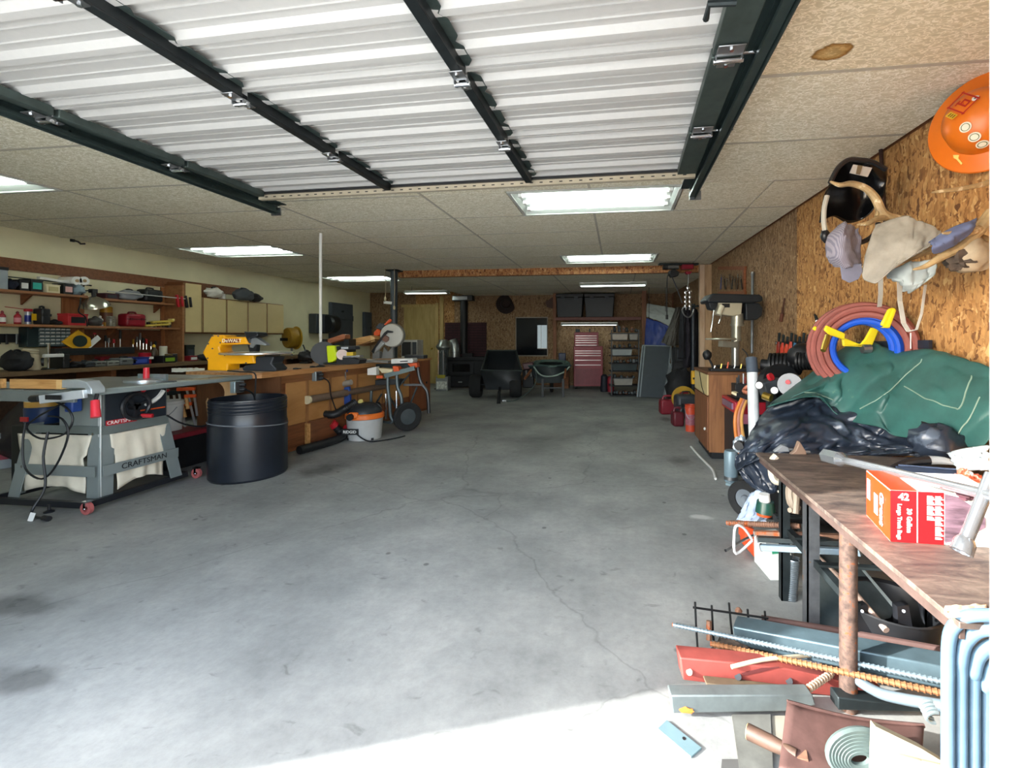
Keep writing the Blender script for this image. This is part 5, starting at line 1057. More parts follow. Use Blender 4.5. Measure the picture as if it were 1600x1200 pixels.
t = T('dark_tarp_heap', 'dark crumpled heap of hoses and sheets under the wall bench', 'heap', Vector((-5.95, 4.1, .0))); M().blob((0, 0, .36), (.8, 1.0, .75), 77, .3).obj('heap', mat('#221c20', .6, 0, .5, 4), t, smooth=60); M().tube([(.2, -.3, .4), (.4, -.1, .5), (.42, .2, .36), (.3, .4, .3)], .05, 10, sub=5).obj('hose', BLACKP, t)
# ================================================================ back of the room
IRON = mat('#17181b', .6, .3, .3, 10, .15); DUCT = mat('#9ea3a1', .3, .8, .15, 12)
ds = 11.3
sv = T('wood_stove', 'black cast iron wood stove with straight flue pipe', 'stove', Vector((*P(728, 600, ds).xy, 0)), TH)
def S(pts, d, th, nm, m_, par, bev=.0): return M().slab(pts, d, th).obj(nm, m_, par, w=True, bevel=bev)
S([(695, 563), (757, 563), (757, 588), (695, 588)], ds, .55, 'firebox', IRON, sv, .012)
S([(691, 558), (761, 558), (761, 563), (691, 563)], ds-.04, .62, 'top_plate', IRON, sv, .008)
S([(700, 588), (752, 588), (752, 604), (700, 604)], ds+.04, .45, 'pedestal', IRON, sv, .008)
dr = S([(703, 566), (740, 566), (740, 585), (703, 585)], ds-.03, .03, 'door', mat('#1d1f22', .5, .4), sv, .006)
S([(707, 569), (734, 569), (734, 581), (707, 581)], ds-.034, .004, 'door_glass', mat('#0b0c0e', .15), dr)
S([(716, 596), (722, 596), (722, 598), (716, 598)], ds+.03, .02, 'ash_handle', CHROME, sv)
S([(722, 552), (738, 552), (738, 558), (722, 558)], ds+.1, .2, 'flue_collar', IRON, sv)
c0, c1 = P(725, 553, ds+.25), P(725, 468, ds+.25)
M().cyl(c0, c1, .1, n=20).obj('flue_pipe', mat('#111316', .5, .2), sv, w=True)
S([(706, 462), (738, 461), (738, 469), (706, 470)], ds+.12, .3, 'ceiling_box', BLACK, sv, .006); S([(707, 463), (730, 463), (730, 468), (707, 469)], ds+.11, .01, 'box_plate', mat('#aeb2b4', .3, .7), sv)
hp_ = M().box((-.75, -.2, .001), (.75, .85, .03)).obj('hearth_slab', mat('#5a5652', .8), None); hp_.location = sv.location; hp_.rotation_euler = (0, 0, TH); tag(hp_, 'low grey hearth slab under the stove', 'hearth')
sv.location.z = 0
# brick heat shield
bkp = T('brick_shield', 'dark red brick heat shield panel with rounded top behind the stove', 'brick panel', YP(727, 560, 11.96))
a, c, z1, z0 = YP(695, 540, 11.96).x, YP(760, 540, 11.96).x, YP(727, 504, 11.96).z, YP(727, 570, 11.96).z
M().box((a, 11.965, z0), (c, 11.99, z1)).obj('backing', mat('#1d1519', .9), bkp, w=True, bevel=.01)
nb = 16; bh = (z1-z0)/nb
for r_ in range(nb):
    nx = 5
    for k in range(nx+1):
        xa = a+(k-(.5 if r_ % 2 else 0))*(c-a)/nx; xb = xa+(c-a)/nx; xa, xb = max(xa, a), min(xb, c)
        if xb-xa > .04: M().box((xa+.006, 11.955, z0+r_*bh+.006), (xb-.006, 11.972, z0+(r_+1)*bh-.006)).obj('brick', mat('#3b1c22', .85, 0, .2, 3), bkp, w=True, smooth=0)
# galvanised duct pieces on the stove
t = T('duct_elbow', 'galvanised stove pipe offcut standing on the stove top', 'duct', P(709, 560, ds-.02))
M().tube([P(710, 558, ds+.1), P(710, 550, ds+.1), P(709, 540, ds+.1), P(706, 531, ds+.1)], [.14, .14, .135, .12], 20, sub=3).obj('pipe', DUCT, t, w=True); M().tube([P(710, 551, ds+.1), P(710, 549.5, ds+.1)], .147, 20).obj('crimp_ring', STEEL, t, w=True)
t = T('duct_elbow', 'second galvanised pipe behind the tall canister', 'duct', P(702, 560, ds+.1)); M().tube([P(699, 558, ds+.3), P(698, 545, ds+.3), P(698, 536, ds+.3)], .1, 16, sub=3).obj('pipe', DUCT, t, w=True); M().tube([P(698, 538, ds+.3), P(698, 536, ds+.3)], .108, 16).obj('crimp_ring', STEEL, t, w=True)
# glass canister heater
p = G(690, 611); dc = DP(p); t = T('glass_canister_heater', 'tall heater with square can base, glass tube and silver cap', 'heater', p+FWD*.15, TH); s_ = dc/FPX
M().box((-9.5*s_, -9*s_, .0), (9.5*s_, 9*s_, 22*s_)).obj('base_can', mat('#8b8e90', .5, .3, .2), t, bevel=.01)
M().box((-8*s_, -9.2*s_, 3*s_), (8*s_, -9*s_, 15*s_)).obj('printed_label', mat('#c5c6c2', .6, 0, .5, 22), t); M().box((-7*s_, -9.3*s_, 20*s_), (5*s_, -6*s_, 25*s_)).obj('yellow_tag', mat('#a3962e', .5), t)
M().lathe([(7*s_, 22*s_), (7*s_, 64*s_), (6.6*s_, 64*s_), (6.6*s_, 22*s_)], (0, 0, 0), 24).obj('glass_tube', mat('#6d7476', .12, 0, .1, trans=.5), t)
for x in (-6.8, 3.2): M().cyl((x*s_, -4*s_, 22*s_), (x*s_, -4*s_, 64*s_), .5*s_+.008, n=8).obj('guard_rod', CHROME, t)
M().lathe([(0, 64*s_), (8*s_, 64*s_), (11*s_, 68*s_), (11*s_, 70*s_), (7.5*s_, 75*s_), (6.5*s_, 80*s_), (0, 81*s_)], (0, 0, 0), 24).obj('silver_cap', DUCT, t)
# dark cap on wall
c = YP(790, 475, 11.9); t = T('wall_hat', 'dark brown brimmed hat hung on the back wall', 'hat', c); mx = Matrix.Rotation(R(80), 4, 'X')@Matrix.Rotation(R(18), 4, 'Y')
M().lathe([(0, .12), (.1, .12), (.13, .08), (.14, .0), (.27, -.02), (.27, -.03), (0, -.03)], (0, .02, 0), 24, mx).obj('crown_and_brim', mat('#2e211e', .9), t); M().lathe([(.142, 0), (.138, .03)], (0, .02, 0), 24, mx).obj('band', BLACK, t)
# black dump cart
dcart = 9.5; p = G(783, 622); cart = T('dump_cart', 'black garden dump cart with fat tyres and tipped tub', 'cart', p, TH)
TUBM = mat('#191e23', .5, 0, .15, 6, .05); TUBI = mat('#2c3634', .6, 0, .2, 6)
f_ = [P(752, 579, 9.4), P(815, 579, 9.4), P(805, 608, 9.5), P(760, 608, 9.5)]; b_ = [P(762, 548, 10.4), P(806, 548, 10.4), P(802, 600, 10.3), P(764, 600, 10.3)]
mm = M().add(f_+b_, [(0, 1, 2, 3), (7, 6, 5, 4), (3, 2, 6, 7), (0, 3, 7, 4), (1, 5, 6, 2)]); mm.obj('tub', TUBM, cart, w=True, solid=.03)
M().tube([f_[0], f_[1], b_[1], b_[0]], .025, 8, True).obj('tub_rim', TUBI, cart, w=True)
for x, rr in ((744, .25), (806, .25)):
    wheel('wheel', Vector((*P(x, 610, 9.65).xy, .255)), .25, .24, cart, Matrix.Rotation(TH+R(2), 4, 'Z')@AXX, IRON)
M().cyl(P(744, 601, 9.65), P(806, 601, 9.65), .02, n=8).obj('axle', IRON, cart, w=True)
tg = M().bar(P(781, 606, 9.45), P(779, 630, 8.9), .05, .05).obj('tongue', IRON, cart, w=True); M().box((-.06, -.06, .0), (.06, .06, .06)).obj('spare', IRON, None) if False else None
M().cyl(P(779, 633, 8.75)+Vector((0, 0, .02)), P(780, 612, 9.0), .04, .03, n=10).obj('hitch_jack', IRON, cart, w=True); M().bar(P(783, 626, 8.9), P(791, 626, 8.9), .03, .03).obj('hitch_pin', CHROME, cart, w=True)
# wheelbarrow with hose
wb_ = T('wheelbarrow', 'dark green wheelbarrow heaped with a coiled garden hose', 'wheelbarrow', G(860, 618), TH); dq = 9.7
r0 = [P(826, 572, dq), P(892, 571, dq+.1), P(886, 566, dq+.9), P(832, 566, dq+.9)]; r1 = [P(840, 598, dq+.1), P(876, 598, dq+.1), P(874, 588, dq+.6), P(842, 588, dq+.6)]
M().add(r0+r1, [(0, 1, 5, 4), (1, 2, 6, 5), (2, 3, 7, 6), (3, 0, 4, 7), (4, 5, 6, 7)]).obj('tray', mat('#0f1c1f', .6), wb_, w=True, solid=.02); M().tube(r0, .02, 8, True).obj('tray_rim', mat('#1d3434', .5), wb_, w=True)
for x in (848, 880): M().bar(P(x, 592, dq+.05), Vector((*P(x, 616, dq).xy, .0)), .05, .04).obj('leg', BLACK, wb_, w=True)
M().bar(P(848, 606, dq+.02), P(880, 606, dq+.02), .03, .03).obj('brace', BLACK, wb_, w=True)
for a_ in ((830, 578), (884, 577)): M().bar(P(*a_, dq-.05), P(a_[0]-10 if a_[0] < 850 else a_[0]-2, a_[1]+14, dq-.5), .04, .04).obj('handle', BROWN, wb_, w=True)
wheel('wheel', Vector((*P(862, 605, dq+.9).xy, .18)), .18, .08, wb_, Matrix.Rotation(TH, 4, 'Z')@AXX, IRON)
t = T('garden_hose', 'pale green garden hose coiled in the wheelbarrow', 'hose', P(858, 580, dq-.05)); pts = []
for k in range(70):
    a_ = k*.55; r_ = 26+5*math.sin(k*.7); pts.append(P(860+r_*math.cos(a_), 569+4.5*math.sin(a_)-k*.03, dq+.4+.35*math.sin(a_)*-1))
M().tube(pts, .017, 6).obj('coil', mat('#4f655c', .5), t, w=True); M().tube([P(834, 573, dq-.06), P(845, 586, dq-.12), P(862, 588, dq-.15), P(880, 582, dq-.1), P(890, 573, dq)], .017, 6, sub=4).obj('loose_loop', mat('#8fa096', .5), t, w=True)
M().tube([P(836, 576, dq-.06), P(838, 595, dq-.2), P(826, 612, dq-.3), P(806, 625, dq-.6), P(792, 627, dq-.75)], .012, 6, sub=4).obj('tail', mat('#3e4a48', .5), t, w=True)
t = T('red_chainsaw_engine', 'small red engine housing between dump cart and wheelbarrow', 'engine', P(823, 577, dq+.15)); M().slab([(815, 568), (833, 566), (834, 576), (818, 578)], dq+.1, .25).obj('housing', mat('#4e2a2e', .5), t, w=True, bevel=.02); M().cyl(P(822, 579, dq+.1), P(823, 590, dq), .02, n=8).cyl(P(829, 578, dq+.1), P(830, 588, dq), .02, n=8).obj('fitting', mat('#8a8a88', .4, .5), t, w=True)
M().slab([(816, 578), (834, 578), (834, 606), (816, 606)], dq+.15, .3).obj('engine_stand', IRON, t, w=True, bevel=.02)
# tote shelf
zS = YP(915, 496, 11.5).z; xa, xb = YP(869, 495, 11.5).x, YP(1003, 495, 11.2).x
t = T('tote_shelf', 'deep brown shelf holding two black totes at the back', 'shelf', ((xa+xb)/2, 11.7, zS-.03)); M().box(((xa-xb)/2, -.35, 0), ((xb-xa)/2, .28, .03)).obj('board', BROWN, t); M().box(((xa-xb)/2, -.36, -.05), ((xb-xa)/2, -.345, .03)).obj('front_lip', mat('#6d4038', .6), t)
for k, (x0, x1) in enumerate(((869, 911), (913, 960))):
    loc, rz, w, h = pl_back(x0, 459, x1, 495, 11.4); loc.z = zS+.001; h = YP(915, 459, 11.4).z-zS
    t = T('storage_tote', ('left' if k == 0 else 'right')+' of the two black storage totes on the back shelf', 'tote', loc, 0, 'black storage totes')
    M().add([(-w*.45, 0, 0), (w*.45, 0, 0), (w*.45, .4, 0), (-w*.45, .4, 0), (-w*.5, -.03, h*.85), (w*.5, -.03, h*.85), (w*.5, .43, h*.85), (-w*.5, .43, h*.85)], [(3, 2, 1, 0), (4, 5, 6, 7), (0, 1, 5, 4), (1, 2, 6, 5), (2, 3, 7, 6), (3, 0, 4, 7)]).obj('bin', mat('#1b2025', .5), t, bevel=.015)
    M().box((-w*.51, -.045, h*.85), (w*.51, .445, h)).obj('lid', mat('#14171b', .45), t, bevel=.015)
    for sx in (-1, 1): M().box((sx*w*.25-.05, -.05, h*.75), (sx*w*.25+.05, -.03, h*.9)).obj('latch', DGREY, t)
t = T('corner_bracket', 'small brown angled bracket board left of the totes', 'bracket', YP(860, 483, 11.95)); M().prism([(-.13, .2), (.12, .36), (.12, 0), (-.1, .06)], .03, Matrix.Rotation(R(90), 4, 'X')).obj('gusset', mat('#5a4238', .7), t); M().box((.10, -.05, 0), (.13, 0, .36)).obj('cleat', BROWN, t)
# red tool chest
dt_ = 11.15; tcst = T('tool_chest', 'tall red rolling tool chest with stacked drawers', 'tool chest', Vector((*P(919, 604, dt_).xy, 0)), TH); q7 = lambda pts: [(840+u*.2, 410+v*.2) for u, v in pts]
CHR = mat('#85343e', .4, .1, .08, name='chest_red')
S(q7([(283, 655), (510, 655), (510, 968), (283, 968)]), dt_, .45, 'lower_cabinet', CHR, tcst, .008); S(q7([(288, 545), (476, 545), (476, 653), (288, 653)]), dt_+.05, .36, 'top_chest', CHR, tcst, .008)
LAT = mat('#c7b8ba', .3, .6)
for ys, xx in (((572, 590, 607, 625, 645), (296, 462)), ((690, 707, 726, 762, 800), (292, 494))):
    for k, v in enumerate(ys):
        dd = dt_-.012 if xx[0] == 292 else dt_+.038
        e = ys[k+1] if k+1 < len(ys) else v+(8 if xx[0] == 296 else 25)
        o = S(q7([(xx[0], v+2), (xx[1], v+2), (xx[1], e-2), (xx[0], e-2)]), dd, .013, 'drawer', CHR, tcst); S(q7([(xx[0], v-1), (xx[1], v-1), (xx[1], v+5), (xx[0], v+5)]), dd-.014, .012, 'drawer_pull', LAT, o)
S(q7([(296, 832), (490, 832), (490, 955), (296, 955)]), dt_-.01, .01, 'lower_door', mat('#7a2c37', .4), tcst)
for u in (300, 495): caster_c = Vector((*P(840+u*.2, 605, dt_+.1).xy, 0)); M().lathe([(0, -.02), (.05, -.02), (.05, .02), (0, .02)], caster_c+Vector((0, 0, .051)), 14, AXX).obj('caster', BLACK, tcst, w=True)
M().slab(q7([(296, 520), (330, 520), (330, 545), (296, 545)]), dt_+.1, .1).slab(q7([(402, 518), (412, 518), (412, 545), (402, 545)]), dt_+.1, .05).obj('loose_tools_on_lid', DARKST, tcst, w=True)
t = T('blue_canister', 'dark blue jug standing beside the wheelbarrow against the wall', 'jug', Vector((*P(878, 600, 11.4).xy, 0))); M().slab(q7([(163, 708), (220, 708), (220, 775), (163, 775)]), 11.4, .15).obj('jug_body', mat('#15254a', .4), t, w=True, bevel=.02); M().box((-.18, -.05, 0), (.18, .15, P(878, 565, 11.4).z)).obj('support_crate', BROWN, t)
# red bag / extinguisher
t = T('fire_extinguisher', 'red and black fire extinguisher on the floor by the tool chest', 'extinguisher', G(952, 612)); d_ = DP(G(952, 612)); h = 27*d_/FPX
M().lathe([(0, 0), (.08, 0), (.085, .02), (.085, h*.75), (.05, h*.88), (.03, h*.92), (0, h*.92)], (.03, 0, 0), 18).obj('cylinder', mat('#8a2230', .4), t); M().lathe([(0, 0), (.09, 0), (.095, .03), (.08, h*.9), (.04, h), (0, h)], (-.12, .0, 0), 16).obj('black_sleeve', mat('#181b28', .6), t); M().box((-.02, -.03, h*.9), (.1, .03, h)).obj('valve_lever', BLACK, t)
# open shelf rack with bins
dr_ = 9.8; rk = T('storage_rack', 'narrow dark storage rack full of bins and parts', 'storage rack', Vector((*P(978, 618, dr_).xy, 0)), TH)
for u in (578, 790): M().bar(P(840+u*.2, 515, dr_), Vector((*P(840+u*.2, 615, dr_).xy, 0)), .03, .03).obj('upright', BLACK, rk, w=True); M().bar(P(840+u*.2, 517, dr_+.35), Vector((*P(840+u*.2, 612, dr_+.35).xy, 0)), .03, .03).obj('upright', BLACK, rk, w=True)
LV = [(608, 'a'), (668, 'b'), (728, 'c'), (788, 'd'), (848, 'e'), (962, 'f'), (1035, 'g')]
for v, _ in LV: M().slab(q7([(570, v), (798, v), (798, v+8), (570, v+8)]), dr_-.02, .4).obj('rack_shelf', IRON, rk, w=True)
BN = [('white parts bin on the top shelf of the dark rack', (580, 556, 706, 606), mat('#a49b92', .5)), ('white carton end beside the top bin of the dark rack', (715, 556, 785, 606), mat('#8a857e', .6)), ('pale grey bin on the third shelf of the dark rack', (580, 676, 740, 727), mat('#8a9192', .5)), ('dark green crate in the middle of the dark rack', (582, 792, 780, 846), mat('#1a2a2e', .5)), ('beige crate low in the dark rack', (596, 906, 745, 960), mat('#8d8a84', .6))]
for lab, (u0, v0, u1, v1), m_ in BN:
    t = T('parts_bin', lab, 'bin', P(840+(u0+u1)*.1, 410+v1*.2, dr_)); S(q7([(u0, v0), (u1, v0), (u1-6, v1), (u0+6, v1)]), dr_, .3, 'bin', m_, t, .008); S(q7([(u0-2, v0-4), (u1+2, v0-4), (u1+2, v0+4), (u0-2, v0+4)]), dr_-.01, .32, 'rim', DGREY, t)
random.seed(5)
for lv, (v, n_) in enumerate(((545, 6), (665, 5), (784, 8), (904, 4), (1030, 9))):
    for k in range(n_):
        u = 590+k*200/n_+random.uniform(0, 8); hh = random.uniform(18, 34) if lv else random.uniform(25, 55)
        t = T('rack_part', ['dark', 'grey', 'rusty', 'black', 'brown', 'steel', 'small grey', 'small black', 'small rusty'][k]+' machine part on '+['the very top of', 'the second shelf of', 'the fourth shelf of', 'the low shelf of', 'the bottom shelf of'][lv]+' the dark rack', 'machine part', P(840+u*.2, 410+v*.2, dr_+.05), 0, 'machine parts on the dark rack')
        M().slab(q7([(u, v-hh), (u+18, v-hh*.9), (u+22, v), (u-2, v)]), dr_+.03, .12).obj('body', [IRON, DGREY, RUST, BLACK, BROWN, DARKST, GREY, BLACK, RUST][k], t, w=True, bevel=.015); M().cyl(P(840+(u+9)*.2, 410+(v-hh*.5)*.2, dr_+.03), P(840+(u+9)*.2, 410+(v-hh*.5)*.2, dr_), .02, n=8).obj('boss', DARKST, t, w=True)
# grey leaning panel
gp = T('folding_table', 'grey folding table leaning upright with pale aluminium edges', 'folding table', G(1022, 622)); dg_ = 9.5
pq = q7([(820, 648), (1042, 654), (1000, 1060), (778, 1052)])
def lean(pts, d0, d1, th, nm, m_, par):
    ys = [y for x, y in pts]; y0_, y1_ = min(ys), max(ys); f = [P(x, y, d1+(d0-d1)*(y-y0_)/(y1_-y0_)) for x, y in pts]; n = len(f); bk_ = [p+FWD*th for p in f]
    return M().add(f+bk_, [tuple(range(n)), tuple(range(2*n-1, n-1, -1))]+[(k, n+k, n+(k+1) % n, (k+1) % n) for k in range(n)]).obj(nm, m_, par, w=True)
lean(pq, 9.5, 9.72, .05, 'panel', mat('#3e464c', .5, 0, .08), gp)
for a_, b_ in (((820, 648), (778, 1052)), ((838, 648), (800, 1052)), ((1042, 654), (1000, 1060))): lean(q7([(a_[0]-4, a_[1]), (a_[0]+5, a_[1]), (b_[0]+5, b_[1]), (b_[0]-4, b_[1])]), 9.47, 9.69, .03, 'edge_rail', mat('#8d979b', .4, .3), gp)
lean(q7([(820, 644), (1046, 650), (1046, 658), (820, 652)]), 9.7, 9.7, .06, 'edge_rail', mat('#8d979b', .4, .3), gp)
# step ladder
ld = T('step_ladder', 'grey aluminium step ladder partly behind the folding table', 'ladder', G(1046, 618)); ALU = mat('#8f979b', .4, .5)
lean(q7([(1030, 790), (1056, 790), (1005, 1056), (980, 1056)]), 9.3, 9.55, .06, 'rail', ALU, ld); M().bar(P(1054, 540, 9.8), P(1062, 610, 9.5), .05, .03).bar(P(1048, 541, 9.8), P(1050, 568, 9.6), .04, .03).obj('rear_rail', ALU, ld, w=True)
for v in (795, 945): M().slab(q7([(1040-(v-795)*.2, v), (1140-(v-795)*.25, v), (1130-(v-795)*.25, v+25), (1045-(v-795)*.2, v+20)]), 9.45, .12).obj('tread', ALU, ld, w=True)
# tarps hanging
CLOTH = {}
def cloth(name, label, cat, rows, m_, nu=26, nv=22, wr=.02, fs=5, seed=0, sol=.006, loc=None, extra=None):
    t = T(name, label, cat, loc or P(*rows[-1][len(rows[-1])//2]))
    rp = [[P(*q_) for q_ in r_] for r_ in rows]
    def cr(pts, t_):
        L = len(pts)-1; i = min(int(t_*L), L-1); f = t_*L-i; p0, p1, p2, p3 = pts[max(i-1, 0)], pts[i], pts[i+1], pts[min(i+2, L)]
        return .5*((2*p1)+(p2-p0)*f+(2*p0-5*p1+4*p2-p3)*f*f+(3*p1-p0-3*p2+p3)*f**3)
    def fn(u, v):
        p = cr([cr(r_, u) for r_ in rp], v)
        k = noise.noise(Vector((u*fs+seed, v*fs*.5+seed*2, seed)))+.6*noise.noise(Vector((u*fs*2.3, v*fs*1.4, seed+3)))+.55*(abs(noise.noise(Vector((u*fs*2.2+v*3, v*fs*1.1-u*4, seed+9))))**.7)+.08*abs(noise.noise(Vector((u*fs*5-v*9, v*fs*4+u*7, seed+5))))
        return p-FWD*((k-.3)*wr)+UP*(.4*(k-.3)*wr)
    M().grid(fn, nu, nv).obj('cloth', m_, t, w=True, solid=sol, smooth=60)
    vis = []
    for j in range(nv+1):
        for i in range(nu+1):
            p = fn(i/nu, j/nv); d = DP(p); vis.append((CX+FPX*p.dot(RGT)/d, CY-FPX*(p.z-CH)/d, p))
    CLOTH[t.name] = vis
    return t
cloth('white_tarp', 'pale grey tarp slung in the back right corner above the blue one', 'tarp', [[(1011, 474, 10.6), (1035, 478, 10.4), (1057, 482, 10.2)], [(1010, 486, 10.5), (1034, 492, 10.3), (1056, 494, 10.1)], [(1010, 495, 10.5), (1030, 502, 10.3), (1050, 512, 10.1)]], mat('#9da39f', .5), seed=1)
cloth('blue_tarp', 'blue tarp hanging in the back right corner', 'tarp', [[(1010, 497, 10.45), (1030, 503, 10.25), (1046, 510, 10.15)], [(1008, 518, 10.35), (1028, 522, 10.2), (1043, 525, 10.1)], [(1007, 541, 10.3), (1025, 541, 10.15), (1042, 541, 10.1)]], mat('#16307c', .45), seed=2)
t = bpy.data.objects['blue_tarp']
for x in (1014, 1040):
    p = P(x, 500, 10.3); M().cyl(p, Vector((p.x, p.y, ZC2)), .006, n=6).obj('hanging_cord', BLACK, t, w=True)
cloth('grey_cape', 'grey pleated canvas cape hanging beside the blue tarp', 'cloth', [[(1056, 480, 9.7), (1061, 480, 9.6), (1066, 481, 9.7)], [(1047, 505, 9.6), (1056, 506, 9.4), (1064, 506, 9.6)], [(1033, 535, 9.5), (1048, 540, 9.3), (1062, 538, 9.5)]], mat('#55534e', .8), wr=.05, fs=9, seed=3)
# chain hoist
dh = 7.55; ch = T('chain_hoist', 'electric chain hoist with red body and black motor under the ceiling', 'hoist', P(1075, 432, dh))
M().cyl(P(1038, 417, dh), P(1060, 417, dh), .045, n=14).obj('motor', STEEL, ch, w=True); M().cyl(P(1036, 417, dh), P(1043, 417, dh), .05, n=14).obj('motor_cap', BLACK, ch, w=True)
M().slab([(1047, 422), (1055, 420), (1062, 425), (1060, 431), (1050, 433), (1046, 428)], dh-.05, .14).obj('gear_case', BLACK, ch, w=True, bevel=.01); M().slab([(1066, 413), (1084, 413), (1084, 420), (1066, 420)], dh-.06, .15).slab([(1071, 424), (1082, 424), (1079, 428), (1074, 428)], dh-.05, .1).obj('red_body', mat('#8e1c30', .4), ch, w=True, bevel=.01)
M().slab([(1030, 411), (1092, 411), (1092, 413.5), (1030, 413.5)], dh-.04, .1).obj('mount_rail', DARKST, ch, w=True)
M().cyl(P(1075.5, 424, dh), P(1075.5, 446, dh), .005, n=6).obj('wire_rope', STEEL, ch, w=True)
def link(c, r, w_, ax, par, m_): M().tube([c+UP*(r*math.cos(a_))+ax*(w_*math.sin(a_)) for a_ in [2*math.pi*k/10 for k in range(10)]], .009, 6, True).obj('chain_link', m_, par, w=True)
chn = T('hoist_chain', 'bright steel chain looped below the hoist', 'chain', P(1075, 492, dh))
for k in range(11):
    y = 446+k*3.6
    for x in ((1075,) if k < 3 else (1072-(k % 2)*.5, 1078+(k % 2)*.5)): link(P(x, y, dh), .026, .015, RGT if k % 2 else FWD, chn, CHROME)
M().tube([P(1070, 478, dh), P(1066, 484, dh), P(1069, 492, dh), P(1076, 496, dh), P(1082, 490, dh), P(1084, 483, dh)], .012, 8, sub=3).obj('grab_hook', STEEL, chn, w=True)
t = T('pendant_cord', 'black pendant control cord hanging left of the hoist', 'cord', P(1042, 500, dh)); M().tube([P(1048, 424, dh-.02), P(1043, 432, dh), P(1042, 460, dh), P(1042, 492, dh)], .009, 6, sub=3).tube([P(1048, 428, dh), P(1058, 452, dh), P(1066, 474, dh)], .009, 6, sub=3).obj('cord', BLACK, t, w=True); M().cyl(P(1042, 492, dh), P(1042, 499, dh), .022, n=8).obj('switch', BLACK, t, w=True)
# dark clutter at the right of the back room: coats on a pole, etc
t = T('coat_rack', 'black pole rack hung with dark coats in the back right corner', 'coat rack', Vector((*P(1083, 640, 7.9).xy, 0))); M().cyl(Vector((*P(1083, 640, 7.9).xy, 0)), P(1083, 475, 7.9), .035, n=12).obj('pole', mat('#2c333c', .4, .3), t, w=True); M().bar(P(1066, 482, 8.1), P(1091, 478, 7.7), .03, .03).obj('cross_arm', DARKST, t, w=True); M().lathe([(0, 0), (.2, 0), (.18, .03), (0, .05)], (0, 0, 0), 16).obj('foot', IRON, t)
for k, (x, m_) in enumerate(((1068, '#191b22'), (1075, '#23202a'), (1086, '#14171c'))):
    cloth('hanging_coat', ('navy', 'dark plum', 'black')[k]+' work coat hanging from the black pole rack', 'coat', [[(x-4, 484, 8.05), (x, 482, 8.0), (x+4, 484, 8.0)], [(x-7, 515, 8.1), (x, 517, 7.9), (x+6, 515, 8.05)], [(x-8, 560+k*12, 8.1), (x, 562+k*12, 7.95), (x+6, 558+k*12, 8.05)]], mat(m_, .85), 14, 14, .05, 7, k+20)
sack('dark heap of sacks on the floor behind the red fuel can', G(1067, 640)+Vector((0, .9, 0)), TH, .55, .5, .75, mat('#15151a', .7), 90, 'sack_heap')
t = T('equipment_case', 'black speaker-like case hung behind the ladder', 'case', P(1062, 566, 8.6)); S([(1055, 543), (1075, 543), (1075, 566), (1055, 566)], 8.55, .25, 'case', BLACK, t, .01); S([(1058, 546), (1072, 546), (1072, 563), (1058, 563)], 8.54, .01, 'grille', DGREY, t); M().box((-.12, 0, -P(1062, 566, 8.6).z+0), (.12, .2, 0)).obj('stand', IRON, t)
# fuel cans etc.
def jerry(label, p, w, d, h, m_):
    t = T('fuel_can', label, 'fuel can', p, TH); M().box((-w/2, 0, 0), (w/2, d, h*.82)).obj('can', m_, t, bevel=.03); M().tube([(-w*.3, d/2, h*.8), (-w*.25, d/2, h), (w*.25, d/2, h), (w*.3, d/2, h*.8)], .02, 8, sub=2).obj('handle', m_, t); M().cyl((w*.36, d*.5, h*.8), (w*.42, d*.5, h*.95), .03, n=10).obj('spout', BLACK, t); return t
jerry('red fuel can on the floor right of the folding table', G(1046, 648), .28, .22, .3, mat('#7b1626', .45)); jerry('small dark red fuel can on the floor beside the orange bucket', G(1061, 667), .16, .2, .26, mat('#5a1420', .45))
t = T('yellow_reel', 'yellow and red round reel standing behind the grey tool box', 'reel', G(1068, 648)+FWD*.45)
c = P(1068, 622, 7.4); mx = AXC
M().lathe([(.12, -.03), (.2, -.03), (.2, .03), (.12, .03), (.12, -.03)], c, 28, mx).obj('yellow_ring', mat('#b8902a', .45), t, w=True); M().lathe([(0, -.02), (.12, -.02), (.12, .02), (0, .02)], c, 24, mx).obj('red_core', mat('#8a2028', .45), t, w=True); M().bar(c-UP*.15, Vector((c.x, c.y, 0)), .06, .06).obj('stand', IRON, t, w=True)
case('dark grey tool box stacked on the floor beside the wooden cabinet', G(1076, 655)+FWD*.3, TH, .36, .3, .42, mat('#33373d', .5))
t = T('yellow_drill', 'yellow cordless tool hooked at the end of the wooden cabinet', 'power tool', P(1085, 601, 5.66)); S([(1082, 580), (1088, 579), (1089, 586), (1088, 600), (1082, 601)], 5.66, .08, 'body', mat('#c99a1c', .45), t, .01); S([(1083, 590), (1087, 590), (1087, 593), (1083, 593)], 5.65, .02, 'switch', BLACK, t); M().bar(P(1086, 580, 5.7), Vector((1.0, 5.70, .9)), .01, .01).obj('hook', STEEL, t, w=True)
ob = bucket('orange_bucket', 'orange plastic bucket on the floor beside the wooden cabinet', G(1082, 676)+FWD*.1, .075, .37, mat('#c4472a', .45, 0, .06), mat('#9a5a66', .5, 0, .4, 25))
t = T('leaning_board', 'narrow brown board leaning beside the orange bucket', 'board', G(1093, 686)); lean([(1091, 638), (1095, 641), (1095, 690), (1091, 684)], 5.62, 5.75, .02, 'board', wood('#8a5634', '#6f4226', 2, (8, 8, 1), name='lean_board'), t); S([(1091, 637), (1095, 640), (1095, 642), (1091, 639)], 5.74, .02, 'end_grain', PINE, t)
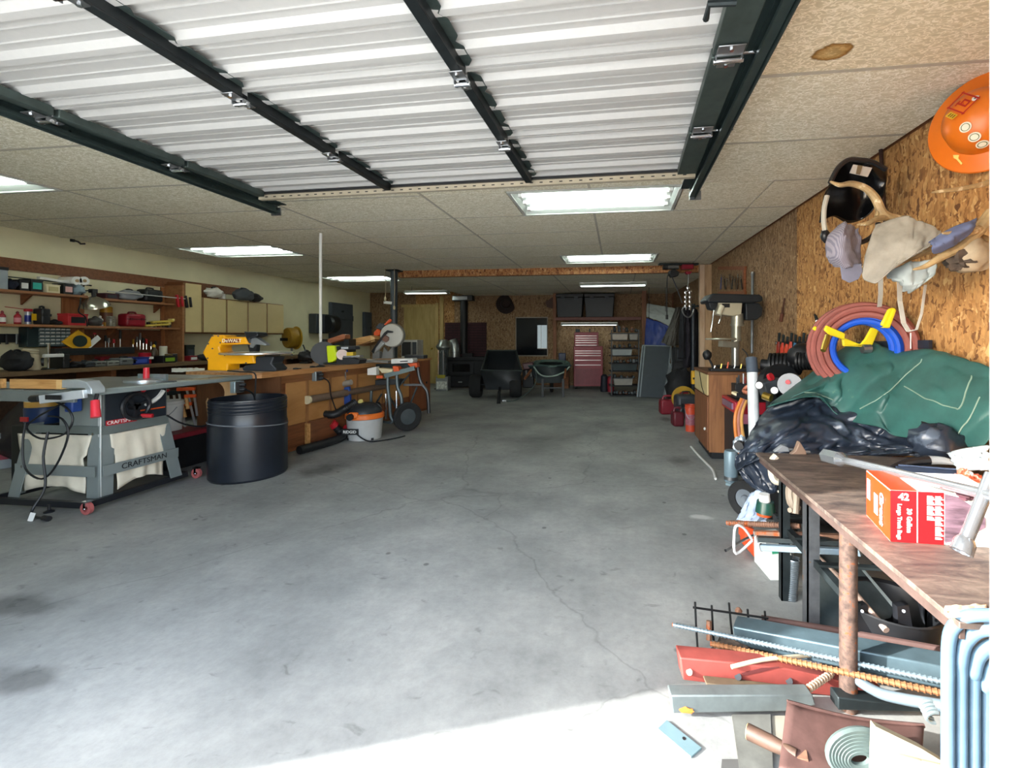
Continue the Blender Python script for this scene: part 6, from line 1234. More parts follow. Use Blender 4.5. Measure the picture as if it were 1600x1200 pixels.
# ================================================================ wooden cabinet with drill press
OAK = wood('#8f5f38', '#6b4222', 2.2, (9, 9, 1), name='oak_panel')
CX0, CY0, CY1, CZ = .965, 4.9, 5.72, .935
oc = T('oak_cabinet', 'oak veneer base cabinet carrying the drill press', 'cabinet', (CX0, CY0, 0))
M().box((0, 0, .07), (.62, .82, CZ-.03)).obj('carcass', OAK, oc, bevel=.003); M().box((-.02, -.02, CZ-.03), (.66, .84, CZ)).obj('top', wood('#6d4526', '#53331a', 2, name='oak_top'), oc, bevel=.003); M().box((.03, .02, .0), (.6, .78, .07)).obj('plinth', BLACK, oc)
M().box((-.016, .02, .68), (0, .80, CZ-.035)).obj('drawer_front', mat('#bfae7e', .6, 0, .1, 5), oc, bevel=.002); M().box((-.016, .02, .09), (0, .80, .665)).obj('door', wood('#7d4f30', '#64391f', 2, (9, 9, 1), name='oak_door'), oc, bevel=.002)
M().lathe([(0, 0), (.015, 0), (.018, .012), (0, .02)], (-.016, .12, .3), 10, Matrix.Rotation(R(-90), 4, 'Y')).obj('knob', WHITE, oc); M().tube([(-.02, .45, .9), (-.025, .35, .82), (-.02, .3, .74), (-.025, .14, .68)], .004, 6, sub=3).obj('dangling_cord', BLACK, oc)
d5 = 5.25; q8 = lambda pts: [(1020+u*.2834, 400+v*.2834) for u, v in pts]
dp = T('drill_press', 'black-headed drill press standing on the oak cabinet', 'drill press', Vector((*P(1132, 580, d5).xy, CZ+.001)), TH); DPB = mat('#22282e', .45, .1, .12)
S(q8([(303, 238), (330, 206), (590, 212), (608, 225), (606, 250), (560, 258), (305, 256)]), d5-.14, .3, 'belt_cover', DPB, dp, .015)
S(q8([(362, 256), (495, 256), (490, 322), (445, 332), (372, 322)]), d5-.1, .2, 'head', mat('#b9b39c', .45, .1, .06), dp, .01); S(q8([(382, 262), (425, 262), (425, 284), (382, 284)]), d5-.103, .005, 'maker_plate', BLACK, dp)
S(q8([(512, 258), (585, 258), (607, 285), (605, 325), (575, 352), (515, 352)]), d5-.08, .2, 'motor', DPB, dp, .012); S(q8([(308, 256), (360, 256), (345, 300), (318, 292)]), d5-.08, .14, 'pulley_guard', DPB, dp, .008)
M().cyl(P(1152, 490, d5), P(1152, 510, d5), .07, n=18).cyl(P(1152, 506, d5), P(1152, 509, d5), .08, n=18).cyl(P(1151, 510, d5), P(1151, 533, d5), .052, n=16).obj('quill', mat('#a4a294', .35, .6), dp, w=True)
cb_ = Vector((*P(1149, 560, d5+.1).xy, CZ)); M().cyl(cb_+UP*.02, Vector((cb_.x, cb_.y, P(1149, 480, d5+.1).z)), .045, n=18).obj('column', mat('#a7a9a6', .3, .8), dp, w=True)
M().lathe([(0, 0), (.17, 0), (.175, .008), (.17, .02), (0, .02)], P(1126, 531, d5-.02), 28).obj('work_table', mat('#c0beb0', .3, .7), dp, w=True); M().bar(P(1126, 537, d5), P(1150, 539, d5+.08), .08, .07).obj('table_arm', mat('#9d9b8e', .4, .4), dp, w=True)
M().box((cb_.x-.2, cb_.y-.2, CZ+.001), (cb_.x+.14, cb_.y+.12, CZ+.03)).obj('base', IRON, dp, w=True, bevel=.008)
for a_ in ((340, 300, 320, 420), (380, 330, 365, 375)): M().cyl(P(*q8([a_[:2]])[0], d5-.12), P(*q8([a_[2:]])[0], d5-.2), .01, n=8).obj('feed_lever', CHROME, dp, w=True)
M().cyl(P(1128, 478, d5-.1), P(1123, 492, d5-.12), .03, n=12).obj('feed_hub', mat('#d0cbb4', .4), dp, w=True)
M().tube([P(1160, 545, d5), P(1168, 555, d5-.05), P(1170, 572, d5-.1), P(1180, 580, d5-.2)], .007, 6, sub=3).obj('power_cord', BLACK, dp, w=True)
t = T('black_lamp_head', 'black gooseneck lamp head at the front of the drill press', 'lamp', P(1104, 575, 5.05)); t.location.z = CZ; M().blob(P(1105, 552, 5.05), (.1, .1, .12), 3, .1).obj('shade', BLACK, t, w=True, smooth=60); M().tube([P(1107, 556, 5.05), P(1112, 566, 5.05), Vector((*P(1116, 572, 5.05).xy, CZ))], .012, 8, sub=3).obj('neck', BLACK, t, w=True); M().cyl(Vector((*P(1116, 572, 5.05).xy, CZ)), Vector((*P(1116, 572, 5.05).xy, CZ+.02)), .04, n=12).obj('foot', BLACK, t, w=True)
t = T('parts_tray', 'flat black tray of bits on the oak cabinet edge', 'tray', Vector((1.0, 4.98, CZ))); M().box((0, 0, .001), (.55, .14, .03)).obj('tray', BLACK, t, bevel=.004)
for k in range(7): M().cyl((.05+k*.07, .07, .03), (.06+k*.07, .07, .06+.02*(k % 3)), .009, n=6).obj('bit', (STEEL, BRASS, ORANGE)[k % 3], t)
t = T('steel_rod', 'tall grey steel rod leaning on the chipboard wall by the drill press', 'rod', RW(1176, 552, .08)); M().cyl(RW(1176, 425, .05), RW(1175, 552, .12), .018, n=10).obj('rod', mat('#7d8288', .35, .7), t, w=True); M().cyl(RW(1176, 425, .05), RW(1176, 430, .05), .022, n=10).obj('cap', STEEL, t, w=True)
t = T('wrench_board', 'wooden frame of hanging wrenches above the drill press', 'tool board', RW(1145, 460, .03)); a_, b_ = RW(1123, 440, .02), RW(1165, 440, .02)
for y in (419, 458): M().bar(RW(1123, y, .02), RW(1165, y, .02), .03, .05).obj('frame_rail', wood('#8f5433', '#74401f', name='frame_rail'), t, w=True)
M().bar(RW(1163, 417, .02), RW(1163, 462, .02), .03, .06).obj('frame_rail', wood('#8f5433', '#74401f', name='frame_rail'), t, w=True)
for k in range(8):
    x = 1127+k*4.4; t = T('wrench', ['blue-handled', 'black', 'chrome ring', 'chrome open-end', 'short dark', 'bright combination', 'long bright', 'small black'][k]+' wrench hanging in the wooden frame', 'wrench', RW(x, 455, .05), 0, 'wrenches in the wooden frame'); M().bar(RW(x, 432+k % 3*3, .05), RW(x+(2 if k % 2 else -1), 452, .05), .025, .01, (1, 0, 0)).obj('shank', (BLUE, BLACK, CHROME, CHROME, DARKST, CHROME, CHROME, BLACK)[k], t, w=True); M().lathe([(.012, -.006), (.028, -.006), (.028, .006), (.012, .006), (.012, -.006)], RW(x, 431+k % 3*3, .05), 10, AXX).obj('ring_end', CHROME, t, w=True)
t = T('wall_screwdriver', 'dark brown rasp hanging alone on the chipboard wall', 'hand tool', RW(1220, 500, .02)); M().bar(RW(1226, 466, .02), RW(1222, 490, .02), .012, .02).obj('blade', mat('#4c2c20', .7), t, w=True); M().cyl(RW(1222, 490, .02), RW(1220, 502, .02), .02, n=8).obj('handle', mat('#5a3222', .7), t, w=True)
# red tool cart
rc = T('tool_cart', 'black tool cart with red top drawer in front of the oak cabinet', 'tool cart', (1.1, 4.3, 0)); zt_ = .70
M().box((0, 0, .08), (.42, .5, zt_-.11)).obj('body', mat('#1d2026', .45), rc, bevel=.008); M().box((-.02, -.02, zt_-.11), (.46, .52, zt_)).obj('red_drawer', mat('#a81a2c', .4), rc, bevel=.006); M().box((-.035, .06, zt_-.08), (-.02, .44, zt_-.02)).obj('drawer_pull', mat('#8c7b98', .3, .6), rc)
M().box((.02, .02, zt_), (.42, .48, zt_+.006)).obj('top_mat', BLACK, rc); M().box((.02, -.024, zt_-.2), (.12, -.019, zt_-.11)).obj('pink_sticker', mat('#d07a94', .5), rc)
for x, y_ in ((.04, .05), (.38, .05), (.38, .45), (.04, .45)): M().lathe([(0, -.015), (.04, -.015), (.04, .015), (0, .015)], Vector((x, y_, .041)), 14, AXX).obj('caster', BLACK, rc)
t = T('tool_holder', 'black tool block full of drivers on the red tool cart', 'tool holder', (1.14, 4.52, zt_+.006)); M().box((0, 0, 0), (.3, .16, .14)).obj('block', BLACK, t, bevel=.005)
for k in range(9): M().cyl((.03+k*.03, .05+.05*(k % 2), .14), (.03+k*.03, .05+.05*(k % 2), .2+.02*(k % 3)), .009, n=6).obj('driver', (BLACK, DGREY, STEEL, RED)[k % 4], t)
t = T('grip_wrap', 'red plastic tool caddy beside the black tool block', 'caddy', (1.46, 4.5, zt_+.006)); M().prism([(0, 0), (.22, 0), (.24, .13), (.16, .08), (.08, .06), (0, .14)], .14, Matrix.Rotation(R(90), 4, 'X')).obj('caddy', RED, t, bevel=.006); M().bar((.02, -.07, .03), (.2, -.07, .12), .02, .02).obj('tool', BLACK, t)
t = T('air_hose', 'orange and pink air hoses looping down beside the red cart', 'hose', P(1160, 700, 3.9))
for k, (m_, o) in enumerate(((mat('#d9803a', .5), 0), (mat('#b87a68', .5), 6), (mat('#d9a25a', .5), 12))):
    M().tube([P(1166+o, 612, 4.05), P(1158+o*.7, 625, 4.0), P(1149+o*.8, 650, 3.95), P(1150+o*.9, 680, 3.95), P(1156+o, 708, 3.95)], .016, 8, sub=4).obj('hose_loop', m_, t, w=True)
M().tube([P(1162, 610, 4.1), P(1170, 603, 4.1), P(1180, 606, 4.05), P(1178, 614, 4.0), P(1166, 613, 4.0)], .016, 8, sub=4, closed=True).obj('hose_loop', mat('#c87a5c', .5), t, w=True)
t = T('paint_scraper', 'black-handled brush with pale tip lying across the cart', 'brush', P(1150, 618, 4.0)); M().bar(P(1154, 616, 3.95), P(1170, 622, 3.85), .05, .03).obj('handle', BLACK, t, w=True); M().bar(P(1146, 613, 4.0), P(1154, 617, 3.95), .05, .02).obj('tip', CREAM, t, w=True)
jh = T('jack_handle', 'white pole with dark grey grip standing up behind the tarps', 'jack handle', Vector((*P(1180, 650, 3.75).xy, 0))); a_, b_ = P(1174, 560, 3.85), P(1181, 655, 3.65)
M().cyl(a_+(b_-a_)*.24, Vector((b_.x, b_.y, .05)), .045, n=14).obj('pole', mat('#d3d8da', .4), jh, w=True); M().cyl(a_, a_+(b_-a_)*.25, .048, n=14).obj('grip', mat('#4a5563', .5), jh, w=True); M().box((b_.x-.15, b_.y-.1, .001), (b_.x+.15, b_.y+.1, .08)).obj('jack_base', DARKST, jh, w=True, bevel=.01)
# engine and gauges
en = T('engine_block', 'black finned compressor engine behind the green tarp', 'engine', Vector((*P(1240, 600, 3.8).xy, 0))); FIN = mat('#17191c', .5, .3, .2)
M().cyl(P(1190, 570, 3.9), P(1205, 571, 3.85), .05, n=14).obj('intake', FIN, en, w=True)
for k in range(7): M().cyl(P(1203+k*6, 571, 3.85), P(1206.5+k*6, 571, 3.84), .11, n=18).obj('fin', FIN, en, w=True)
M().cyl(P(1203, 571, 3.85), P(1248, 571, 3.83), .085, n=16).obj('cylinder', FIN, en, w=True)
for k in range(8): M().cyl(P(1246+k*5, 564, 3.65), P(1249+k*5, 564, 3.64), .075, n=16).obj('fin', FIN, en, w=True)
M().cyl(P(1246, 564, 3.65), P(1286, 564, 3.62), .06, n=14).obj('cylinder', FIN, en, w=True); M().blob(P(1255, 555, 3.7), (.26, .18, .2), 5, .1).obj('head_cover', FIN, en, w=True, smooth=60); M().blob(P(1280, 555, 3.5), (.2, .16, .17), 6, .1).obj('head_cover', mat('#3b3e42', .5), en, w=True, smooth=60)
M().cyl(P(1212, 600, 3.75), P(1222, 598, 3.65), .16, n=20).obj('flywheel', FIN, en, w=True); M().box((-.15, -.1, 0), (.15, .25, P(1240, 595, 3.8).z)).obj('tank_stand', BLACK, en)
t = T('gauge_manifold', 'air regulator with two small white dial gauges behind the tarp', 'regulator', Vector((*P(1200, 625, 3.5).xy, .0))); S([(1192, 598), (1222, 590), (1226, 612), (1200, 622)], 3.5, .14, 'body', mat('#33373c', .5), t, .012)
for x, y in ((1186, 602), (1210, 610)): o = M().cyl(P(x, y, 3.45), P(x, y, 3.4), .03, n=16).obj('gauge', BLACK, t, w=True); M().cyl(P(x, y, 3.4), P(x, y, 3.395), .026, n=16).obj('dial', WHITE, o, w=True)
M().cyl(P(1193, 618, 3.45), P(1205, 622, 3.4), .03, n=10).obj('brass_fitting', BRASS, t, w=True); M().cyl(P(1202, 590, 3.5), P(1206, 588, 3.48), .03, n=10).obj('red_knob', RED, t, w=True)
M().bar(Vector((*P(1205, 620, 3.5).xy, .0)), P(1205, 615, 3.55), .06, .06).obj('post', IRON, t, w=True)
t = T('grey_motor', 'light grey round motor end with red dot beside the tarp', 'motor', Vector((*P(1238, 605, 3.4).xy, 0))); M().cyl(P(1236, 600, 3.45), P(1234, 601, 3.3), .085, n=20).obj('motor', mat('#8a8c90', .45), t, w=True); M().cyl(P(1231, 597, 3.3), P(1231, 597, 3.29), .018, n=10).obj('red_dot', RED, t, w=True); M().bar(Vector((*P(1238, 605, 3.5).xy, 0)), P(1238, 605, 3.45), .1, .1).obj('pedestal', IRON, t, w=True)
# pliers on the wall
PC = ['#8c2a20', '#c8402c', '#cc4a30', '#c24a38', '#3a6f96', '#1d1f22', '#2a2c30', '#a82a48', '#a8a6a0', '#b06a2c', '#83868a', '#6e7276']
PN = ['short dark red', 'orange-red long-nose', 'wide orange-red', 'slanting orange-red', 'blue-handled', 'black-handled', 'large black', 'crimson-handled', 'bare steel', 'amber-handled', 'grey adjustable', 'rightmost grey']
for k in range(12):
    x = 1216+k*6.4; a_ = RW(x+2, 520+(k % 3)*3, .06); b_ = RW(x-1, 552, .06); t = T('pliers', PN[k]+' pliers on the wall rack above the engine', 'pliers', b_, 0, 'pliers on the wall rack'); mid = a_.lerp(b_, .42)
    M().bar(a_, mid, .03, .02, (1, 0, 0)).obj('jaws', DARKST, t, w=True, bevel=.004)
    for s_ in (-1, 1): M().tube([mid, mid.lerp(b_, .5)+Vector((0, s_*.022, 0)), b_+Vector((0, s_*.014, 0))], .011, 6, sub=2).obj('handle', mat(PC[k], .45), t, w=True)
t = T('pliers_rail', 'thin steel rail holding the row of pliers', 'rail', RW(1250, 537, .03)); M().bar(RW(1212, 536, .03), RW(1296, 536, .03), .01, .03).obj('rail', DARKST, t, w=True); M().cyl(RW(1214, 536, .03), RW(1214, 536, .0), .01, n=6).cyl(RW(1290, 536, .03), RW(1290, 536, .0), .01, n=6).obj('standoff', STEEL, t, w=True)
t = T('wall_snips', 'black snips hung above the yellow reel arm', 'snips', RW(1278, 508, .03)); M().bar(RW(1273, 491, .03), RW(1277, 510, .03), .012, .012).bar(RW(1275, 493, .04), RW(1281, 510, .04), .012, .012).obj('blades', DARKST, t, w=True); M().cyl(RW(1276, 502, .05), RW(1276, 502, .02), .012, n=8).obj('pivot', STEEL, t, w=True)
# hose reel
HC = P(1347, 545, 2.88); HU = (RGT*.72-FWD*.69).normalized(); HN = HU.cross(UP)*1
hr = T('hose_reel', 'yellow wall bracket carrying coiled red and blue air hoses', 'hose reel', HC-UP*.3)
def ring(r, off, m_, nm, th=.021, ell=1): return M().tube([HC+HU*(r*ell*math.cos(a_))+UP*(r*math.sin(a_))-FWD*off for a_ in [2*math.pi*k/40 for k in range(40)]], th, 8, True).obj(nm, m_, hr, w=True)
RH = mat('#8a4c44', .5, 0, .15); BH = mat('#0f4fc0', .4, 0, .1)
for k, (r_, o) in enumerate(((.285, 0), (.262, .03), (.24, .0), (.262, -.035), (.222, .03), (.285, -.05), (.24, -.05))): ring(r_, o, RH, 'red_hose_coil')
for k, (r_, o) in enumerate(((.198, 0), (.178, .02), (.178, -.03), (.198, -.045))): ring(r_, o, BH, 'blue_hose_coil')
YL = mat('#e8cf22', .4, 0, .04)
def paddle(px, nm, d0, d1):
    f = []
    n = len(px); pts = [P(x, y, d0+(d1-d0)*k/(n-1) if False else d0) for k, (x, y) in enumerate(px)]
    M().slab(px, d0, .02).obj(nm, YL, hr, w=True, bevel=.008)
paddle([(1288, 515), (1292, 508), (1322, 521), (1320, 531), (1296, 523)], 'yellow_arm', 2.86, 0); paddle([(1386, 509), (1397, 481), (1402, 484), (1391, 513), (1377, 512)], 'yellow_arm', 2.62, 0)
paddle([(1377, 508), (1391, 513), (1399, 486), (1401, 482), (1396, 480), (1389, 483)], 'yellow_arm', 2.63, 0); paddle([(1316, 526), (1345, 538), (1352, 530), (1362, 512), (1376, 512), (1364, 540), (1356, 542), (1318, 541)], 'yellow_hub_plate', 2.88, 0); paddle([(1270, 514), (1274, 509), (1286, 515), (1282, 522)], 'yellow_arm', 3.05, 0)
M().tube([P(1293, 524, 2.82), P(1290, 536, 2.8), P(1286, 548, 2.78)], [.016, .02, .016], 10, sub=3).obj('brass_coupler', BRASS, hr, w=True)
M().cyl(HC, HC+Vector((.05, 0, 0)), .03, n=10).obj('wall_bolt', STEEL, hr, w=True)
t = T('black_wall_bar', 'black steel bar fixed to the wall above the green tarp', 'bar', RW(1405, 545, .04))
M().bar(RW(1357, 539, .05), RW(1454, 538, .05), .02, .05).obj('bar', mat('#1b2230', .5), t, w=True)
for x in (1370, 1440): M().cyl(RW(x, 538, .05), RW(x, 538, 0), .012, n=8).obj('stud', IRON, t, w=True)
# tarps over a machine
GT = mat('#2a5651', .5, 0, .3, 5, .25, 25, name='green_canvas', wear='#56786a', wt=.70); BT = mat('#222a36', .3, 0, .35, 6, .5, 18, name='black_plastic', wear='#4d5866', wt=.64)
mch = T('covered_machine', 'dark machine body hidden under the tarps', 'machine', (1.0, 2.95, 0)); M().box((.05, 0, .12), (.68, .45, .6)).obj('body', IRON, mch, bevel=.02); M().box((.30, .15, .6), (.6, .4, .85)).obj('head', IRON, mch, bevel=.05)
for x, y_ in ((.1, .05), (.64, .05), (.64, .4), (.1, .4)): M().box((x-.03, y_-.03, 0), (x+.03, y_+.03, .12)).obj('leg', IRON, mch)
gt = cloth('green_tarp', 'green canvas tarp with stitched patch draped over the machine', 'tarp', [
 [(1212, 640, 3.5), (1268, 592, 3.6), (1328, 548, 3.4), (1397, 548, 2.88), (1463, 553, 2.5), (1546, 578, 2.16)],
 [(1206, 631, 3.15), (1262, 588, 3.25), (1325, 542, 3.15), (1395, 545, 2.76), (1462, 549, 2.44), (1546, 572, 2.13)],
 [(1203, 633, 2.98), (1266, 606, 3.0), (1326, 580, 2.9), (1392, 585, 2.62), (1460, 588, 2.36), (1546, 600, 2.08)],
 [(1202, 634, 2.92), (1268, 615, 2.9), (1322, 620, 2.8), (1388, 630, 2.52), (1456, 640, 2.28), (1545, 650, 2.02)],
 [(1203, 634, 2.9), (1275, 622, 2.84), (1318, 648, 2.74), (1384, 672, 2.5), (1448, 690, 2.26), (1545, 700, 1.98)]], GT, 100, 64, .085, 3.6, 11)
SEAMM = mat('#7d9484', .6)
def onseam(px, par=gt, m_=SEAMM, r=.0035):
    g = CLOTH[par.name]; pts = []
    for k in range(len(px)-1):
        for f in range(6):
            x = px[k][0]+(px[k+1][0]-px[k][0])*f/6; y = px[k][1]+(px[k+1][1]-px[k][1])*f/6
            best = min(g, key=lambda e: (e[0]-x)**2+(e[1]-y)**2); pts.append(best[2]-ray(x, y).normalized()*.008)
    sm = [pts[0]]+[(pts[k-1]+pts[k]*2+pts[k+1])/4 for k in range(1, len(pts)-1)]+[pts[-1]]
    M().tube(sm, r, 5).obj('seam', m_, par, w=True)
onseam([(1207, 627), (1240, 612), (1275, 614), (1308, 628)]); onseam([(1345, 640), (1390, 612), (1420, 580), (1448, 558)]); onseam([(1412, 604), (1440, 620), (1475, 634), (1500, 640), (1513, 600), (1524, 578)]); onseam([(1490, 690), (1510, 660), (1535, 610)])
blk = cloth('black_plastic_sheet', 'creased black plastic sheet hanging below the green tarp', 'plastic sheet', [
 [(1206, 632, 3.1), (1285, 620, 2.93), (1328, 645, 2.79), (1392, 668, 2.55), (1450, 688, 2.34), (1504, 690, 2.14)],
 [(1182, 662, 2.95), (1258, 648, 2.8), (1318, 672, 2.66), (1383, 692, 2.48), (1440, 700, 2.32), (1500, 702, 2.14)],
 [(1160, 700, 2.78), (1226, 686, 2.66), (1296, 698, 2.56), (1368, 704, 2.44), (1430, 706, 2.32), (1494, 708, 2.14)],
 [(1152, 735, 2.70), (1192, 716, 2.60), (1266, 713, 2.5), (1350, 712, 2.41), (1420, 712, 2.32), (1486, 714, 2.14)]], BT, 110, 50, .07, 6, 21)
cloth('plastic_sheet_corner', 'loose corner of black plastic hanging left of the steel table', 'plastic sheet', [[(1150, 712, 2.76), (1172, 706, 2.70), (1204, 712, 2.6)], [(1153, 735, 2.72), (1178, 735, 2.66), (1208, 735, 2.57)], [(1172, 758, 2.68), (1195, 765, 2.6), (1214, 756, 2.56)], [(1195, 768, 2.64), (1205, 771, 2.6), (1214, 768, 2.57)]], BT, 24, 22, .03, 5, 31)
t = T('black_plastic_bag', 'knotted black plastic bag on the steel table beside the tarp', 'bag', G(1462, 712, .672)); M().blob(P(1465, 690, 2.16), (.23, .2, .17), 8, .35, 3).obj('bag', BT, t, w=True, smooth=60); M().cyl(P(1466, 674, 2.14), P(1464, 668, 2.14), .02, .035, n=10).obj('knot', BT, t, w=True)
# hand truck wheel, blue can
t = T('hand_truck', 'hand truck with knobbly tyre below the black plastic', 'hand truck', G(1165, 800)); cw = Vector((*P(1166, 778, 3.2).xy, .135)); wheel('wheel', cw, .132, .07, t, Matrix.Rotation(R(48), 4, 'Z')@AXX, mat('#6f7880', .4, .4))
M().bar(cw+Vector((.05, .05, 0)), cw+Vector((.2, .12, .45)), .03, .03).obj('frame', DARKST, t, w=True); M().bar(cw, cw+Vector((.3, -.1, 0)), .025, .025).obj('axle', DARKST, t, w=True)
p = G(1140, 745); t = T('steel_canister', 'blue-grey steel cylinder standing by the tool cart', 'canister', G(1142, 752)); M().lathe([(0, 0), (.055, 0), (.06, .01), (.06, .26), (.052, .28), (0, .28)], (0, 0, 0), 20).obj('cylinder', mat('#8096a0', .4, .2), t); M().lathe([(.061, .02), (.061, .03), (.061, .05)], (0, 0, 0), 20).obj('band', STEEL, t); M().bar((-.06, -.1, .012), (.1, -.22, .012), .05, .02).obj('foot_plate', mat('#8aa0a8', .4, .3), t)
hose('white_cable', 'thin white cable lying on the floor by the oak cabinet', [G(1080, 698, .012), G(1092, 712, .012), G(1104, 724, .012), G(1114, 735, .012), G(1118, 748, .012)], .012, mat('#c9c9c4', .5), None, False)
t = T('torn_sheet_end', 'torn foil end of the plastic sheet beside the cart', 'foil', P(1158, 700, 2.85)); M().blob(P(1158, 695, 2.85), (.09, .08, .11), 13, .5, 4).obj('foil', mat('#9aa6b0', .3, .3), t, w=True); M().cyl(P(1160, 692, 2.86), P(1154, 697, 2.8), .03, n=10).obj('dark_core', BLACK, t, w=True)
# ================================================================ steel table and what stands on it
TZ = .67
TT = None
m, n, l, b = newmat('scarred_steel_top')
t1 = tex(n, l, 'Noise', 7, sc=(1, 3, 1), Detail=8.0, Roughness=.7, Distortion=.5); r = ramp(n, [(.32, '#3c3534'), (.5, '#63574f'), (.62, '#7a6d62'), (.72, '#8f675b')]); l.new(t1.outputs['Fac'], r.inputs[0]); l.new(r.outputs[0], b.inputs['Base Color']); b.inputs['Roughness'].default_value = .6; b.inputs['Metallic'].default_value = .25
bump(n, l, b, t1.outputs['Fac'], .15, .003); TT = m
stb = T('steel_table', 'rusty steel-topped welding table on pipe and angle-iron legs', 'table', (1.2, 1.85, 0))
M().box((.75, 1.08, TZ-.015), (1.72, 2.545, TZ)).obj('top', TT, stb, w=True, bevel=.002)
M().box((.765, 1.1, TZ-.05), (.775, 2.53, TZ-.015)).box((.775, 1.1, TZ-.022), (.82, 2.53, TZ-.015)).obj('edge_angle', mat('#55453f', .7, .3, .3, 14), stb, w=True)
PR = mat('#4e3e36', .7, .3, .5, 45, .2, name='rusty_pipe', wear='#7a4424', wt=.62)
pp = G(1304, 1105); M().cyl((.80, 1.661, 0), (.80, 1.661, TZ-.016), .028, n=20).obj('leg', PR, stb, w=True)
def angle(x, y, m_, s=.045): M().box((x, y, 0), (x+.006, y+s, TZ-.016)).box((x, y, 0), (x+s, y+.006, TZ-.016)).obj('leg', m_, stb, w=True)
AGM = mat('#5a5e62', .5, .6, .25, 14, .1, wear='#7a5a40', wt=.7)
angle(.80, 2.0, AGM, .05); angle(.80, 2.3, DARKST, .04); angle(1.30, 2.06, mat('#43464c', .5, .5, .2, wear='#8a6a48', wt=.66), .05); angle(1.62, 2.45, DARKST); angle(1.62, 1.15, DARKST)
M().bar((.84, 1.69, .34), (.84, 2.5, .34), .03, .03).obj('shelf_rail', DARKST, stb, w=True); M().bar((1.6, 1.3, .34), (1.6, 2.5, .34), .03, .03).obj('shelf_rail', DARKST, stb, w=True)
for y in (1.95, 2.2, 2.45): M().bar((.82, y, .36), (1.62, y, .36), .03, .010).obj('shelf_slat', DARKST, stb, w=True)
# trash bag box
A = G(1391, 846, TZ); Bk = G(1354, 805, TZ); Fr = G(1500, 853, TZ)
e1 = (Bk-A); e2 = (Fr-A).normalized(); L2 = .30; e1 = e1-e2*e1.dot(e2)*.0; hb = .158
bxx = T('trash_bag_box', 'red and white carton of trash bags on the steel table', 'carton', A+UP*.001)
def quad(nm, o, u, v, m_, th=.002):
    nrm = u.cross(v).normalized()*th; M().hexa([o, o+u, o+u+v, o+v, o+nrm, o+u+nrm, o+u+v+nrm, o+v+nrm]).obj(nm, m_, bxx, w=True, smooth=0)
RB = mat('#d0161c', .4, 0, .03); OB = mat('#dd3a12', .4, 0, .03); WB = mat('#efeee9', .4, 0, .02)
A_ = A+UP*.001; U = UP*hb
M().hexa([A_, A_+e2*L2, A_+e2*L2+e1, A_+e1, A_+U, A_+e2*L2+U, A_+e2*L2+e1+U, A_+e1+U]).obj('box', WB, bxx, w=True, smooth=0)
ff = -(e2.cross(UP)).normalized(); ff = ff if ff.y < 0 else -ff
fx = ff*.001
quad('orange_end', A_+e1-e2*.0005+UP*.001, -e1, U*.98, OB, -.0015 if True else 0)
quad('red_front', A_+fx, e2*(L2*.24), U, RB, .0012); quad('red_front', A_+fx+e2*(L2*.255), e2*(L2*.235), U, RB, .0012)
quad('red_top', A_+U+UP*.001, e2*(L2*.25), e1*.98, OB, .001)
bagp = [(L2*.5, .04), (L2*.5, .98), (L2*.62, .93), (L2*.78, .72), (L2*.86, .55), (L2*.86, .38), (L2*.76, .25), (L2*.62, .1)]
vs = [A_+fx*1.2+e2*x+UP*(hb*z) for x, z in bagp]; N = len(vs)
M().add(vs+[v+ff*.001 for v in vs], [tuple(range(N)), tuple(range(2*N-1, N-1, -1))]+[(k, N+k, N+(k+1) % N, (k+1) % N) for k in range(N)]).obj('printed_bag', mat('#6a5560', .3, 0, .7, 9, sc=(1, 1, 5)), bxx, w=True, smooth=0)
inv = MX[bxx.name].inverted()
def face(o, ux, uz):
    ux, uz = ux.normalized(), uz.normalized(); nz_ = ux.cross(uz); return inv@Matrix(((ux.x, uz.x, nz_.x, o.x), (ux.y, uz.y, nz_.y, o.y), (ux.z, uz.z, nz_.z, o.z), (0, 0, 0, 1)))
# print runs down the faces as the box lies on its side
fo = ff*.0035
text('print_count', '42', .03, WHITE, bxx, face(A_+fo+e2*(L2*.12)+UP*hb*.88, e2, UP), .0003, bold=.0008)
text('print_size', '30 Gallon', .019, WHITE, bxx, face(A_+fo+e2*(L2*.17)+UP*hb*.43, -UP, e2), .0003, bold=.0006)
text('print_name', 'Large Trash Bags', .016, WHITE, bxx, face(A_+fo+e2*(L2*.08)+UP*hb*.40, -UP, e2), .0003, bold=.0006)
for k in range(26):
    for x_, n_ in ((.41, 26), (.335, 15)):
        if k < n_: quad('print_stroke', A_+fx*2.5+e2*(L2*x_)+UP*hb*(.92-k*.033), e2*(L2*(.05+.012*(k*7 % 3))), UP*hb*(.02 if k % 6 else .008), WHITE, .0006)
eo = -e2*.0035
text('print_brand', 'Great', .045, WHITE, bxx, face(A_+eo+e1*.30+UP*hb*.48, -UP, -e1), .0003, bold=.0012); quad('print_block', A_-e2*.003+e1*.62+UP*hb*.26, -e1*.16, UP*hb*.42, WHITE, -.0006); quad('print_block', A_-e2*.003+e1*.93+UP*hb*.42, -e1*.14, UP*hb*.44, WHITE, -.0006)
